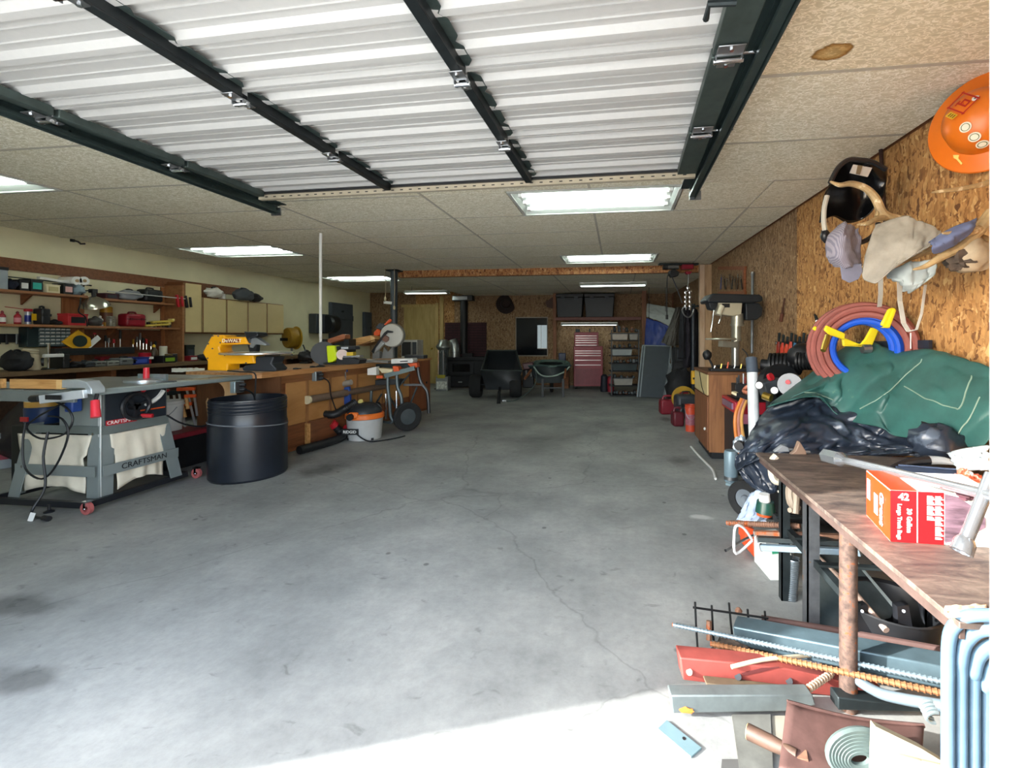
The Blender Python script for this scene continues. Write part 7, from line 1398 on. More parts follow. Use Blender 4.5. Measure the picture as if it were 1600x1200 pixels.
# lug wrench
CHR2 = mat('#aeb4ba', .2, .85, .06)
lw = T('lug_wrench', 'chrome four-way lug wrench propped over the trash bag box', 'lug wrench', G(1296, 716, TZ))
far = P(1290, 712, 1.9); cen = P(1538, 772, 1.2); nr = P(1506, 852, 1.17)
ax1 = (cen-far).normalized(); ax2 = (nr-cen).normalized()
M().cyl(far+ax1*.05, cen+ax1*.25, .015, n=14).obj('long_shaft', CHR2, lw, w=True); M().cyl(far, far+ax1*.10, .03, n=6).cyl(far+ax1*.10, far+ax1*.13, .03, .015, n=12).obj('socket', CHR2, lw, w=True)
M().cyl(cen-ax2*.06, nr-ax2*.01, .016, .016, n=14).obj('cross_shaft', CHR2, lw, w=True)
so = M().lathe([(.0, -.0), (.018, 0), (.024, .012), (.025, .04), (.018, .04), (.016, .012), (0, .012)], nr-ax2*.02, 24, ax2.to_track_quat('Z', 'Y').to_matrix().to_4x4()).obj('socket', CHR2, lw, w=True)
M().lathe([(0, .013), (.0165, .013)], nr-ax2*.02, 6, ax2.to_track_quat('Z', 'Y').to_matrix().to_4x4()).obj('socket_recess', BLACK, so, w=True)
t = T('pry_bar', 'dark steel pry bar lying on the trash bag box', 'pry bar', P(1400, 742, 1.62)); M().tube([P(1394, 741, 1.62), P(1450, 752, 1.46), P(1495, 765, 1.36), P(1508, 772, 1.33)], .007, 8, sub=3).obj('shaft', DARKST, t, w=True); M().blob(P(1508, 774, 1.33), (.04, .05, .03), 3, .3).obj('handle', mat('#4a2c34', .5), t, w=True)
t = T('drywall_saw', 'black-gripped saw with pale cloth end on the table', 'saw', P(1400, 730, 2.0)); zt2 = lambda x, y: G(x, y, TZ+.02)
M().tube([P(1392, 730, 2.08), P(1420, 722, 2.1), P(1450, 719, 2.1)], [.008, .02, .024], 10, sub=3).obj('grip', BLACKP, t, w=True); M().tube([P(1450, 719, 2.1), P(1475, 720, 2.08), P(1500, 726, 2.04)], [.022, .018, .006], 10, sub=3).obj('cloth_tail', mat('#a9adae', .7), t, w=True)
t = T('blue_work_cloth', 'folded dark blue cloth lying on the table behind the box', 'cloth', G(1440, 742, TZ)); M().grid(lambda u, v: G(1404+u*100-8*v, 746-v*14+u*8, TZ)+UP*(.012+.014*math.sin(math.pi*v)*(1+.6*noise.noise(Vector((u*6, v*3, 1))))), 24, 10).obj('cloth', mat('#3a4a66', .8), t, w=True, solid=.008, smooth=60); M().tube([G(1404+k*20, 738+k*1.6, TZ)+UP*.034 for k in range(6)], .004, 6).obj('hem', mat('#5a6b8a', .8), t, w=True)
cloth('white_rag', 'crumpled white rag at the right end of the steel table', 'rag', [[(1480, 708, 2.08), (1512, 700, 1.98), (1545, 696, 1.9)], [(1490, 722, 2.02), (1515, 715, 1.92), (1546, 712, 1.84)], [(1500, 735, 1.96), (1525, 735, 1.86), (1548, 735, 1.78)]], mat('#cdd8de', .7), 20, 16, .03, 5, 44)
t = T('wrapper', 'crumpled orange and white snack wrapper on the table', 'wrapper', G(1512, 762, TZ)); M().blob(G(1512, 752, TZ+.035), (.10, .08, .08), 23, .6, 3.5, 24, 14).obj('foil', mat('#d86a4a', .35, 0, .4, 26, wear='#f2e0d0', wt=.55), t, w=True, smooth=25); M().blob(G(1530, 760, TZ+.02), (.06, .05, .045), 25, .6, 3.5).obj('loose_flap', mat('#e0d8b8', .4), t, w=True, smooth=25)
for k, (x, y) in enumerate(((1219, 704), (1245, 708))):
    t = T('steel_wedge', ('small grey clamp pad at the far corner of the steel table', 'upright brown steel wedge on the far edge of the steel table')[k], 'wedge', G(x, y, TZ)); M().prism([(-.045, 0), (.04, 0), (.03, .025), (.0, .07 if k else .035), (-.02, .02)], .03, Matrix.Rotation(TH, 4, 'Z')@Matrix.Rotation(R(90), 4, 'X')).obj('wedge', (GREY, mat('#8a7464', .6, .3))[k], t, bevel=.003); M().cyl((.02, -.015, .012), (.06, -.02, .012), .008, n=8).obj('pin', STEEL, t)
t = T('c_clamp', 'off-white C-clamp gripping the far corner of the steel table', 'clamp', P(1213, 760, 2.26)); CCM = mat('#bdb6a4', .5, .2)
M().tube([P(1213, 712, 2.3), P(1206, 722, 2.3), P(1206, 742, 2.28), P(1212, 752, 2.27), P(1226, 753, 2.26)], .018, 8, sub=3).obj('frame', CCM, t, w=True); M().cyl(P(1225, 738, 2.26), P(1225, 768, 2.25), .009, n=10).obj('screw', CCM, t, w=True); M().cyl(P(1216, 768, 2.24), P(1233, 766, 2.26), .006, n=8).obj('tommy_bar', CCM, t, w=True)
t = T('c_clamp', 'brown C-clamp hanging under the steel table edge', 'clamp', P(1243, 800, 2.1)); CC2 = mat('#8b7f70', .6, .3); M().tube([P(1240, 752, 2.12), P(1234, 765, 2.12), P(1236, 785, 2.1), P(1246, 795, 2.1)], .02, 8, sub=3).cyl(P(1244, 770, 2.1), P(1242, 802, 2.08), .018, n=10).obj('frame', CC2, t, w=True); M().cyl(P(1234, 797, 2.08), P(1242, 799, 2.1), .012, n=8).obj('screw', CC2, t, w=True)
# ---------------------------------------------------------------- under and beside the steel table
def rod(name, label, cat, pts, r, m_, n_=10, endm=None, sub=0, group=None, rib=0):
    t = T(name, label, cat, min(pts, key=lambda p: p.z), 0, group); M().tube(pts, r, n_, sub=sub).obj('bar', m_, t, w=True)
    r0_ = r[0] if isinstance(r, list) else r
    if endm: d_ = (pts[0]-pts[1]).normalized(); M().cyl(pts[0], pts[0]+d_*.004, r0_*1.01, n=n_).obj('cut_end', endm, t, w=True)
    if rib:
        a_, b_ = pts[0], pts[-1]; L = (b_-a_).length; u = (b_-a_).normalized(); mm = M(); k = .01
        while k < L-.01: mm.cyl(a_+u*k, a_+u*(k+.005), r*1.28, n=8); k += rib
        mm.obj('ribs', m_, t, w=True)['kind'] = 'stuff'
    return t
t = T('orange_box', 'orange metal toolbox end sticking out under the steel table', 'box', P(1190, 872, 2.35)); S([(1176, 848), (1201, 848), (1201, 873), (1178, 871)], 2.58, .2, 'box', mat('#c94a20', .45), t, .006); S([(1164, 822), (1180, 828), (1178, 848), (1164, 846)], 2.6, .1, 'flap', mat('#c94a20', .45), t, .004); S([(1193, 856), (1199, 860), (1193, 864)], 2.575, .006, 'notch', BLACK, t)
t = T('green_bottle', 'dark green bottle with white cap lying on the under-table pile', 'bottle', P(1196, 805, 2.45)); M().cyl(P(1196, 800, 2.5), P(1196, 783, 2.5), .055, .045, n=16).obj('body', mat('#1c463c', .3), t, w=True); M().cyl(P(1195, 783, 2.5), P(1194, 772, 2.5), .03, n=14).obj('cap', WHITE, t, w=True); M().cyl(P(1194, 801, 2.5), P(1194, 805, 2.5), .04, n=14).obj('orange_band', ORANGE, t, w=True)
cloth('blue_rag', 'pale blue shop rag draped behind the green bottle', 'rag', [[(1172, 772, 2.7), (1188, 765, 2.65), (1204, 778, 2.6)], [(1160, 795, 2.66), (1180, 798, 2.6), (1205, 800, 2.56)], [(1152, 812, 2.62), (1172, 814, 2.56), (1195, 815, 2.54)]], mat('#a9b8cc', .8), 18, 14, .03, 5, 50)
rod('spring_rod', 'rusty threaded rod sticking out left under the table', 'rod', [P(1137, 817, 2.45), P(1250, 822, 2.2)], .012, RUST, endm=RUSTO, rib=.012)
rod('cream_pole', 'pale wooden pole lying slanted under the table', 'pole', [P(1212, 808, 2.4), P(1250, 845, 2.25), P(1330, 920, 1.95), P(1385, 985, 1.75)], .013, mat('#a08c80', .6), endm=CREAM)
rod('steel_pole', 'grey tapered pole leaning inside the table legs', 'pole', [P(1272, 880, 2.15), P(1283, 945, 2.1), P(1290, 985, 2.05)], [.012, .016, .016], GALV, endm=STEEL)
rod('white_pull_loop', 'white wire loop handle under the steel table', 'wire loop', [P(1175, 845, 2.36), P(1150, 865, 2.3), P(1147, 840, 2.3), P(1150, 822, 2.3), P(1162, 825, 2.32), P(1175, 843, 2.35)], .007, WHITE, 8, None, 4)
rod('grey_rod', 'thin grey rod poking out beside the white loop', 'rod', [P(1134, 860, 2.32), P(1165, 842, 2.38), P(1180, 835, 2.45)], .007, STEEL, 8, BLACK)
for k, (y, m_, lab) in enumerate(((832, RUST, 'upper rusty flat bar across the under-table shelf'), (842, DARKST, 'dark steel channel across the under-table shelf'), (855, mat('#8fa6b4', .4, .4), 'pale blue painted bar at the front of the under-table shelf'))):
    t = T('shelf_bar', lab, 'bar', P(1180, y, 2.3)); M().bar(P(1180+k*5, y, 2.3-.03*k), P(1345, y+8, 2.0-.03*k), .03, .02+.004*k).obj('bar', m_, t, w=True, bevel=.003); M().bar(P(1178+k*5, y, 2.305-.03*k), P(1181+k*5, y, 2.3-.03*k), .032, .022+.004*k).obj('cut_end', STEEL, t, w=True)
sp = T('coil_spring', 'grey steel coil spring standing under the table', 'spring', P(1238, 935, 2.2)); c0, c1 = P(1240, 872, 2.2), P(1235, 935, 2.2); nT = 22
M().tube([c0.lerp(c1, k/(nT*10))+RGT*(.028*math.cos(k*2*math.pi/10))+FWD*(.028*math.sin(k*2*math.pi/10)) for k in range(nT*10+1)], .0042, 5).obj('coil', mat('#8d979c', .35, .7), sp, w=True); M().tube([c0, c0+Vector((-.01, 0, .03)), c0+Vector((-.03, 0, .05))], .005, 6).obj('hook_end', STEEL, sp, w=True)

t = T('green_white_carton', 'white carton with green stripe behind the table legs', 'carton', G(1215, 915, 0)+FWD*.15); S([(1203, 855), (1240, 852), (1238, 905), (1204, 908)], 2.37, .2, 'carton', mat('#cfd6d2', .5), t); S([(1206, 858), (1236, 856), (1236, 863), (1207, 866)], 2.367, .004, 'green_stripe', mat('#2e8f6a', .5), t)
t = T('sheet_metal', 'smoky sheet of clear plastic leaning under the table', 'sheet', Vector((*P(1370, 985, 1.95).xy, 0))); lean([(1262, 868), (1330, 868), (1398, 948), (1392, 965), (1330, 985), (1278, 975)], 1.9, 2.15, .006, 'sheet', mat('#5d6a6c', .15, 0, .3, 6, trans=.3), t); lean([(1328, 868), (1332, 868), (1400, 948), (1396, 950)], 1.895, 2.145, .008, 'edge_trim', mat('#a9b8b8', .2), t)
for k, x in enumerate((1345, 1410)):
    t = T('black_bracket', ('left' if k == 0 else 'right')+' black angle bracket standing under the table', 'bracket', Vector((*P(x, 1010, 1.8).xy, 0)), 0, 'black brackets under the table'); lean([(x-8, 948), (x+10, 945), (x+20, 1005), (x-4, 1010)], 1.78, 1.84, .03, 'plate', BLACKP, t); M().cyl(P(x+2, 955, 1.80), P(x+2, 955, 1.78), .006, n=6).obj('bolt', CHROME, t, w=True)
t = T('under_table_tub', 'black plastic tub under the steel table', 'tub', (1.15, 2.05, 0)); M().lathe([(0, .001), (.15, .001), (.18, .17), (.19, .175), (.185, .18), (.17, .17), (.14, .01), (0, .01)], (0, 0, 0), 24).obj('tub', BLACK, t); M().tube([(.17, 0, .17), (.2, .02, .25), (.1, .05, .32), (-.05, .03, .3)], .012, 8, sub=3).obj('cord', BLACK, t)
# ---------------------------------------------------------------- scrap steel on the floor
RB1 = mat('#74858d', .5, .5, .15); RB2 = mat('#855c3a', .7, .3, .25, 30)
rod('rebar', 'long grey rebar, uppermost across the scrap pile', 'rebar', [P(1052, 976, 1.86), P(1478, 1066, 1.42)], .0075, RB1, 8, RUSTO, rib=.014); rod('rebar', 'rusty orange rebar crossing in front of the pipe leg', 'rebar', [P(1112, 1006, 1.76), P(1478, 1084, 1.40)], .009, RB2, 8, RUSTO, rib=.016); rod('rebar', 'short rusty rebar stub lying on the red channel', 'rebar', [P(1262, 1077, 1.54), P(1300, 1052, 1.62)], .010, mat('#b8a088', .7, .3), 8, RUSTO, rib=.016)
t = T('square_tube', 'blue-grey steel box section lying across the scrap pile', 'steel tube', G(1160, 990, .03)); a_, b_ = P(1150, 984, 1.86), P(1480, 1048, 1.50); M().bar(a_, b_, .09, .075).obj('tube', mat('#566a72', .4, .5, .2, 10), t, w=True, bevel=.006); M().bar(a_-(b_-a_).normalized()*.002, a_, .07, .055).obj('open_end', mat('#c4cfcf', .5), t, w=True)
rod('brown_pipe', 'thin brown pipe lying behind the box section', 'pipe', [P(1190, 967, 1.95), P(1300, 985, 1.85), P(1480, 1018, 1.66)], .016, mat('#5b4540', .7, .3), endm=STEEL)
def sheet(name, label, px, d, th, m_, cat='steel', holes=(), bev=.004, tilt=0):
    t = T(name, label, cat, Vector((*P(sum(p[0] for p in px)/len(px), max(p[1] for p in px), d).xy, 0))); M().slab(px, d, th).obj('plate', m_, t, w=True, bevel=bev)
    for (x, y, r_) in holes: M().cyl(P(x, y, d-.004), P(x, y, d+.004), r_*1.2, n=14).obj('hole', BLACK, t, w=True)
    return t
RC = mat('#8a3f38', .6, .1, .2, 8, .1, wear='#a87068', wt=.68)
rc_ = sheet('red_channel', 'faded red steel channel with round holes in the scrap pile', [(1063, 1028), (1150, 1036), (1180, 1040), (1230, 1045), (1290, 1058), (1400, 1092), (1400, 1100), (1300, 1088), (1160, 1074), (1068, 1063)], 1.60, .07, RC, 'steel', ((1153, 1057, .010), (1233, 1064, .010)))
M().slab([(1158, 1052), (1190, 1044), (1218, 1043), (1190, 1050), (1162, 1056)], 1.598, .004).obj('dark_slot', mat('#55201f', .7), rc_, w=True); M().cyl(P(1077, 1050, 1.6), P(1077, 1050, 1.595), .011, n=14).obj('weld_plug', mat('#d09a88', .6), rc_, w=True)
rod('pale_strip', 'pale bent strip resting on the red channel', 'strip', [P(1143, 1042, 1.59), P(1190, 1031, 1.62), P(1240, 1026, 1.66), P(1290, 1022, 1.7)], .007, mat('#c9bfa4', .6), 8, None, 3)
rod('hooked_rod', 'grey hooked rod behind the red channel', 'rod', [P(1180, 1035, 1.68), P(1172, 1030, 1.7), P(1173, 1024, 1.72), P(1190, 1022, 1.74), P(1280, 1036, 1.68)], .008, STEEL, 8, None, 3)
sheet('grey_angle', 'long grey steel angle with an orange rust patch on sunlit floor', [(1048, 1087), (1270, 1086), (1275, 1102), (1228, 1112), (1052, 1115)], 1.50, .05, mat('#626a6a', .5, .4, .25, 9), 'steel angle'); M().blob(P(1071, 1110, 1.499), (.05, .004, .02), 4, .5).obj('rust_patch', mat('#c86a24', .8), bpy.data.objects['grey_angle'], w=True)
sheet('flat_plate', 'worn tan steel plate under the red channel', [(1103, 1068), (1160, 1074), (1225, 1082), (1222, 1086), (1110, 1086)], 1.56, .04, mat('#625643', .7, .2, .3, 12), 'steel plate', ((1130, 1077, .01),))
sheet('dark_angle', 'dark steel angle running behind the pipe leg', [(1310, 1090), (1440, 1105), (1440, 1113), (1310, 1110)], 1.5, .05, DARKST, 'steel angle')
rod('bent_conduit', 'thick grey bent conduit curving across the scrap', 'conduit', [P(1328, 1050, 1.56), P(1345, 1066, 1.52), P(1375, 1083, 1.48), P(1410, 1092, 1.44), P(1445, 1098, 1.40), P(1480, 1104, 1.36)], .017, mat('#6f7f88', .4, .4), 12, STEEL, 4)
for k in range(4): rod('wire_coil', ('outer', 'second', 'third', 'innermost')[k]+' loop of grey wire beside the blue tubes', 'wire', [P(1452+14*math.cos(a_)+k*3, 1103+8*math.sin(a_)+k*6, 1.33-.01*k) for a_ in [R(90+20*j) for j in range(11)]], .005, GALV, 6, None, 0, 'loops of grey wire')
# black wire rack
t = T('wire_rack', 'bent black wire rack standing at the end of the scrap pile', 'wire rack', G(1095, 1025)); WM = mat('#1b1d1e', .5, .5)
for pts in ([(1086, 941), (1088, 985), (1091, 1028)], [(1112, 946), (1114, 990), (1118, 1030)], [(1139, 942), (1142, 975), (1146, 1010)], [(1168, 952), (1170, 975)], [(1195, 955), (1196, 972)]): M().tube([P(x, y, 1.84 if x < 1100 else 1.9) for x, y in pts], .0045, 6).obj('wire', WM, t, w=True)
for pts in ([(1083, 949), (1140, 957), (1200, 966)], [(1091, 1028), (1130, 1018), (1150, 1010)]): M().tube([P(x, y, 1.86) for x, y in pts], .0045, 6).obj('wire', WM, t, w=True)
M().cyl(P(1108, 970, 1.9), P(1108, 1000, 1.88), .012, n=8).obj('end_plug', RUST, t, w=True); M().blob(P(1154, 955, 1.9), (.03, .03, .03), 2, .2).obj('knob', RUST, t, w=True)
t = T('bark_scrap', 'dark crumbled metal scrap behind the red channel', 'scrap', G(1150, 1030)+FWD*.1); M().blob(P(1160, 1018, 1.8), (.22, .16, .06), 33, .5, 3).obj('lump', mat('#4b4038', .9, 0, .4, 20), t, w=True); M().blob(P(1130, 1022, 1.82), (.1, .1, .04), 35, .5, 3).obj('lump', mat('#3b3430', .9), t, w=True)
def floorplate(name, label, px, th, m_, cat, hole=None, z0=.001):
    f = [G(x, y, z0+th) for x, y in px]; t = T(name, label, cat, Vector((f[0].x, f[0].y, z0))); n_ = len(f); M().add(f+[p-UP*th for p in f], [tuple(range(n_)), tuple(range(2*n_-1, n_-1, -1))]+[(k, n_+k, n_+(k+1) % n_, (k+1) % n_) for k in range(n_)]).obj('plate', m_, t, w=True, smooth=0)
    if hole: c = G(*hole, z0+th); M().cyl(c-UP*.001, c+UP*.0008, .006, n=12).obj('hole', BLACK, t, w=True)
    return t
floorplate('steel_strip', 'small blue-grey steel strip with a hole on the sunlit floor', [(1042, 1125), (1096, 1168), (1080, 1182), (1028, 1138)], .006, mat('#647c82', .5, .1, .08), 'steel strip', (1069, 1154))
floorplate('grey_plate', 'weathered grey plate lying on the floor under the wooden handle', [(1143, 1116), (1204, 1116), (1208, 1205), (1156, 1205)], .012, mat('#5e5f5a', .7, .1, .3, 10), 'plate'); floorplate('pale_plate', 'pale sheet lying on the floor beside the grey plate', [(1205, 1118), (1228, 1118), (1230, 1160), (1208, 1160)], .006, mat('#8a877a', .7), 'sheet'); floorplate('dark_tile', 'dark slate scrap at the bottom edge of the picture', [(1128, 1186), (1160, 1186), (1166, 1212), (1126, 1212)], .01, mat('#4a4a48', .7), 'tile')
# shovel
sh_ = T('shovel', 'brown rusted shovel blade lying face up in the scrap', 'shovel', G(1300, 1200)); SHV = mat('#5c443f', .55, .4, .35, 9, .1, wear='#a99488', wt=.68)
def shf(u, v):
    x = 1222+u*222+v*-6; y = 1103+v*110+(u*38*(1-v)); x += (8*(1-v)) if u < .1 else 0
    return P(x, y, 1.40-.16*v-.06*u)+UP*(.02*(4*(u-.5)**2)*.7)
M().grid(shf, 16, 12).obj('blade', SHV, sh_, w=True, solid=.006, smooth=60); M().tube([shf(.0, .0), shf(.5, 0.0), shf(1, 0)], .006, 6, sub=4).obj('rim', SHV, sh_, w=True)
t = T('wooden_handle', 'broken wooden tool handle with pale sawn end', 'handle', G(1175, 1160)); a_, b_ = P(1169, 1143, 1.37), P(1245, 1180, 1.28); M().tube([a_, a_.lerp(b_, .5), b_], [.022, .021, .015], 14).obj('shaft', wood('#4c382c', '#352620', name='old_handle'), t, w=True); M().cyl(a_+(a_-b_).normalized()*.002, a_, .021, n=14).obj('sawn_end', wood('#b09a66', '#957f50', name='sawn_end'), t, w=True); M().bar(b_-UP*.0, P(1262, 1182, 1.27), .03, .01).obj('socket_tang', RUST, t, w=True)
fh = T('flat_hose_roll', 'rolled grey ribbed discharge hose at the bottom of the picture', 'hose', G(1330, 1210)); FH = mat('#4c5a57', .7, 0, .25, 12)
for k in range(7):
    M().tube([P(1342+(48-k*5)*math.cos(a_), 1176+k*1.5+(36-k*4)*math.sin(a_), 1.22) +FWD*.0 for a_ in [R(12*j) for j in range(30)]], .009, 6, True).obj('hose_turn', FH, fh, w=True)
    M().tube([P(1342+(48-k*5)*math.cos(a_), 1176+k*1.5+(36-k*4)*math.sin(a_), 1.25) for a_ in [R(12*j) for j in range(30)]], .009, 6, True).obj('hose_turn', FH, fh, w=True)
t = T('cream_board', 'cream painted board offcut leaning in the front corner', 'board', G(1420, 1215)); lean([(1368, 1135), (1440, 1170), (1476, 1192), (1484, 1225), (1366, 1225)], 1.14, 1.2, .02, 'board', mat('#aaa289', .6, 0, .08), t); lean([(1367, 1168), (1440, 1188), (1440, 1190), (1367, 1170)], 1.138, 1.2, .003, 'pencil_line', mat('#a89f86', .7), t)
# blue bent tubes leaning on the table corner
BT_ = mat('#58748a', .4, .1, .12, 16, .05, wear='#7896aa', wt=.66)
for k in range(4):
    x = 1481+k*20; y = 968+k*22; t = T('bent_tube', ('outermost', 'second', 'third', 'innermost')[k]+' of four nested pale blue bent tubes by the door jamb', 'bent tube', Vector((*P(x, 1230, 1.02).xy, 0)), 0, 'pale blue bent tubes')
    bt = P(x, 1240, 1.04); M().tube([Vector((bt.x, bt.y, .014)), P(x, 1160, 1.04), P(x, 1060, 1.03), P(x+1, y+40, 1.02), P(x+7, y+15, 1.01), P(x+24, y-2, .99), P(x+45, y-7, .97), P(x+80, y-6, .95)], .0135, 12, sub=4).obj('tube', BT_, t, w=True); M().lathe([(0, 0), (.015, 0), (.015, .02), (0, .02)], Vector((bt.x, bt.y, .001)), 12).obj('foot_cap', RUBBER, t, w=True)
t = T('cardboard_pad', 'torn cardboard pad on the near table corner', 'cardboard', G(1500, 960, TZ)); M().grid(lambda u, v: G(1476+u*66, 962-v*10-3*u, TZ)+UP*(.006+.008*noise.noise(Vector((u*5, v*4, 7)))), 14, 6).obj('pad', mat('#c2a98c', .85), t, w=True, solid=.006); M().bar(G(1480, 962, TZ+.012), G(1535, 958, TZ+.012), .008, .006).obj('torn_edge', mat('#d8c4a8', .85), t, w=True)
# ================================================================ hung on the right wall
# hard hat
HN_ = Vector((-.80, -.58, -.06)).normalized(); hc = RW(1538, 190, .075); hh = T('hard_hat', 'orange full-brim hard hat covered in stickers, hung on the wall', 'hard hat', hc-UP*.2)
hm = HN_.to_track_quat('Z', 'Y').to_matrix().to_4x4(); HO = mat('#e0741a', .35, 0, .06, 5, .03)
M().lathe([(.0, .165), (.05, .162), (.1, .145), (.135, .105), (.148, .04), (.155, .012), (.235, -.012), (.24, -.02), (.236, -.026), (.15, -.004), (0, -.004)], hc, 44, hm).obj('shell', HO, hh, w=True)
def hat(az, r_, z): return hc+hm.to_3x3()@Vector((r_*math.cos(az), r_*math.sin(az), z))
hx, hy = hm.to_3x3()@Vector((1, 0, 0)), hm.to_3x3()@Vector((0, 1, 0))
def pxdisc(x, y, dd, r_, m_, nm, th=.003, par=hh, seg=20):
    # sticker laid on the shell: point on shell nearest to the sight line
    best = None
    for i in range(72):
        for (rr, zz, nr_, nz_) in ((.02, .164, .1, 1), (.05, .162, .25, .97), (.075, .154, .45, .9), (.1, .145, .6, .8), (.118, .127, .75, .66), (.135, .105, .86, .5), (.142, .073, .97, .22), (.148, .04, .99, .12), (.18, .004, .28, .96), (.21, -.005, .28, .96)):
            az = 2*math.pi*i/72; p = hat(az, rr, zz); nn = hm.to_3x3()@Vector((nr_*math.cos(az), nr_*math.sin(az), nz_))
            if nn.dot(ray(x, y)) > 0: continue
            d_ = DP(p); qx = CX+FPX*p.dot(RGT)/d_; qy = CY-FPX*(p.z-CH)/d_; e = (qx-x)**2+(qy-y)**2
            if best is None or e < best[0]: best = (e, p, nn)
    e, p, nn = best; q_ = nn.to_track_quat('Z', 'Y').to_matrix().to_4x4()
    M().lathe([(0, 0), (r_, 0), (r_, th), (0, th)], p+nn*.002, seg, q_).obj(nm, m_, par, w=True); return p, nn, q_
SW = mat('#efe6d0', .5)
for x, y in ((1509, 200), (1522, 216), (1537, 224)):
    p, nn, q_ = pxdisc(x, y, 0, .024, SW, 'round_sticker', .002); M().lathe([(.015, .0), (.018, 0), (.018, .001), (.015, .001), (.015, 0)], p+nn*.0042, 20, q_).obj('sticker_ring', mat('#5f6a3c', .5), hh, w=True)
p, nn, q_ = pxdisc(1526, 154, 0, .014, WHITE, 'round_sticker', .002); M().prism([((.009 if k % 2 == 0 else .003)*math.cos(R(k*30)), (.009 if k % 2 == 0 else .003)*math.sin(R(k*30))) for k in range(12)], .001, Matrix.Translation(p+nn*.0045)@q_).obj('star_mark', BLACK, hh, w=True)
p, nn, q_ = pxdisc(1506, 163, 0, .002, RED, 'sticker_pin', .001)
vx = (RGT-nn*RGT.dot(nn)).normalized(); vy = nn.cross(vx)
def onhat(pts, nm, m_, o=.004, th=.0015):
    vs = [p+nn*o+vx*a_+vy*b_ for a_, b_ in pts]; N = len(vs); M().add(vs+[v+nn*th for v in vs], [tuple(range(N)), tuple(range(2*N-1, N-1, -1))]+[(k, N+k, N+(k+1) % N, (k+1) % N) for k in range(N)]).obj(nm, m_, hh, w=True)
fr_ = [(-.04, -.055), (.04, -.055), (.04, .055), (-.04, .055)]; RD = mat('#b8201c', .5)
for k in range(4):
    a_, b_ = Vector(fr_[k]), Vector(fr_[(k+1) % 4]); d_ = (b_-a_).normalized(); nr_ = Vector((-d_.y, d_.x)); onhat([a_-d_*.004, b_+d_*.004, b_+d_*.004+nr_*.006, a_-d_*.004+nr_*.006], 'logo_frame', RD)
for pts in ([(-.012, -.03), (-.005, -.03), (-.005, .03), (-.012, .03)], [(-.012, -.03), (.018, -.03), (.018, -.023), (-.012, -.023)], [(.011, -.03), (.018, -.03), (.018, .01), (.011, .01)], [(-.012, .004), (.018, .004), (.018, .011), (-.012, .011)], [(-.022, .022), (.004, .022), (.004, .028), (-.022, .028)]): onhat(pts, 'logo_mark', RD)
onhat([(-.075, -.03), (-.050, -.035), (-.048, .018), (-.073, .024)], 'yellow_sticker', mat('#e0b428', .5)); 
for k in range(3): onhat([(-.070, -.024+k*.014), (-.054, -.027+k*.014), (-.054, -.022+k*.014), (-.070, -.019+k*.014)], 'sticker_print', BLACK, .0062, .0006)
p, nn, q_ = pxdisc(1497, 250, 0, .002, SW, 'sticker_pin', .001); vx = (RGT-nn*RGT.dot(nn)).normalized(); vy = nn.cross(vx)
onhat([(-.03, .012), (-.005, .02), (.0, .005), (.03, -.01), (.028, -.018), (-.005, -.002), (-.02, .0)], 'scraped_sticker', mat('#e8cf70', .6))
M().cyl(hc-HN_*.02, hc-HN_*.02+Vector((.07, .03, 0)), .012, n=8).obj('wall_peg', STEEL, hh, w=True)
# pipe hook behind the helmet
t = T('wall_pipe', 'rusty pipe upright with a bracket behind the welding helmet', 'pipe', RW(1381, 355, .03)); M().cyl(RW(1376, 232, .03), RW(1384, 360, .03), .012, n=10).obj('pipe', mat('#3e2a26', .7, .3), t, w=True); M().bar(RW(1370, 225, .09), RW(1388, 224, .0), .02, .015).obj('bracket', mat('#3e2a26', .7, .3), t, w=True)
# face shield / welding helmet
dfs = 2.62; q2 = lambda pts: [(1240+u*.2, 220+v*.2) for u, v in pts]
fs_ = T('welding_helmet', 'black welding helmet with headband hung facing out on the wall', 'helmet', P(1330, 370, dfs))
def shellf(u, v):
    row = [((290, 330), (420, 145), (600, 160), (725, 215)), ((230, 440), (420, 300), (560, 300), (715, 340)), ((205, 640), (330, 560), (560, 560), (670, 640)), ((225, 780), (330, 700), (560, 690), (650, 720))]
    return None
helm = [[(285, 330, .06), (345, 215, .02), (425, 146, .0), (520, 150, -.01), (610, 160, .0), (725, 225, .1)], [(245, 420, .03), (330, 330, .12), (430, 300, .2), (540, 300, .2), (640, 320, .14), (722, 330, .1)], [(222, 520, .02), (320, 480, .18), (430, 470, .26), (540, 470, .26), (630, 470, .18), (700, 430, .1)], [(205, 640, .0), (310, 590, .16), (420, 640, .22), (520, 620, .22), (600, 560, .14), (660, 470, .08)]]
rows = [[(1240+u*.2, 220+v*.2, dfs+dz*.7-.05) for u, v, dz in r_] for r_ in helm]
cl_ = [[P(*p_) for p_ in r_] for r_ in rows]
def hf(u, v):
    def cr(pts, t_):
        L = len(pts)-1; i = min(int(t_*L), L-1); f = t_*L-i; p0, p1, p2, p3 = pts[max(i-1, 0)], pts[i], pts[i+1], pts[min(i+2, L)]
        return .5*((2*p1)+(p2-p0)*f+(2*p0-5*p1+4*p2-p3)*f*f+(3*p1-p0-3*p2+p3)*f**3)
    return cr([cr(r_, u) for r_ in cl_], v)
M().grid(hf, 24, 18).obj('shell', mat('#0c0d10', .2, 0, .2), fs_, w=True, solid=.008, smooth=60)
M().tube([P(*q2([p_])[0], dfs-.06) for p_ in ((285, 330), (345, 215), (425, 150), (520, 150), (610, 165), (722, 225))], .014, 8, sub=4).obj('brow_rim', BLACKP, fs_, w=True)
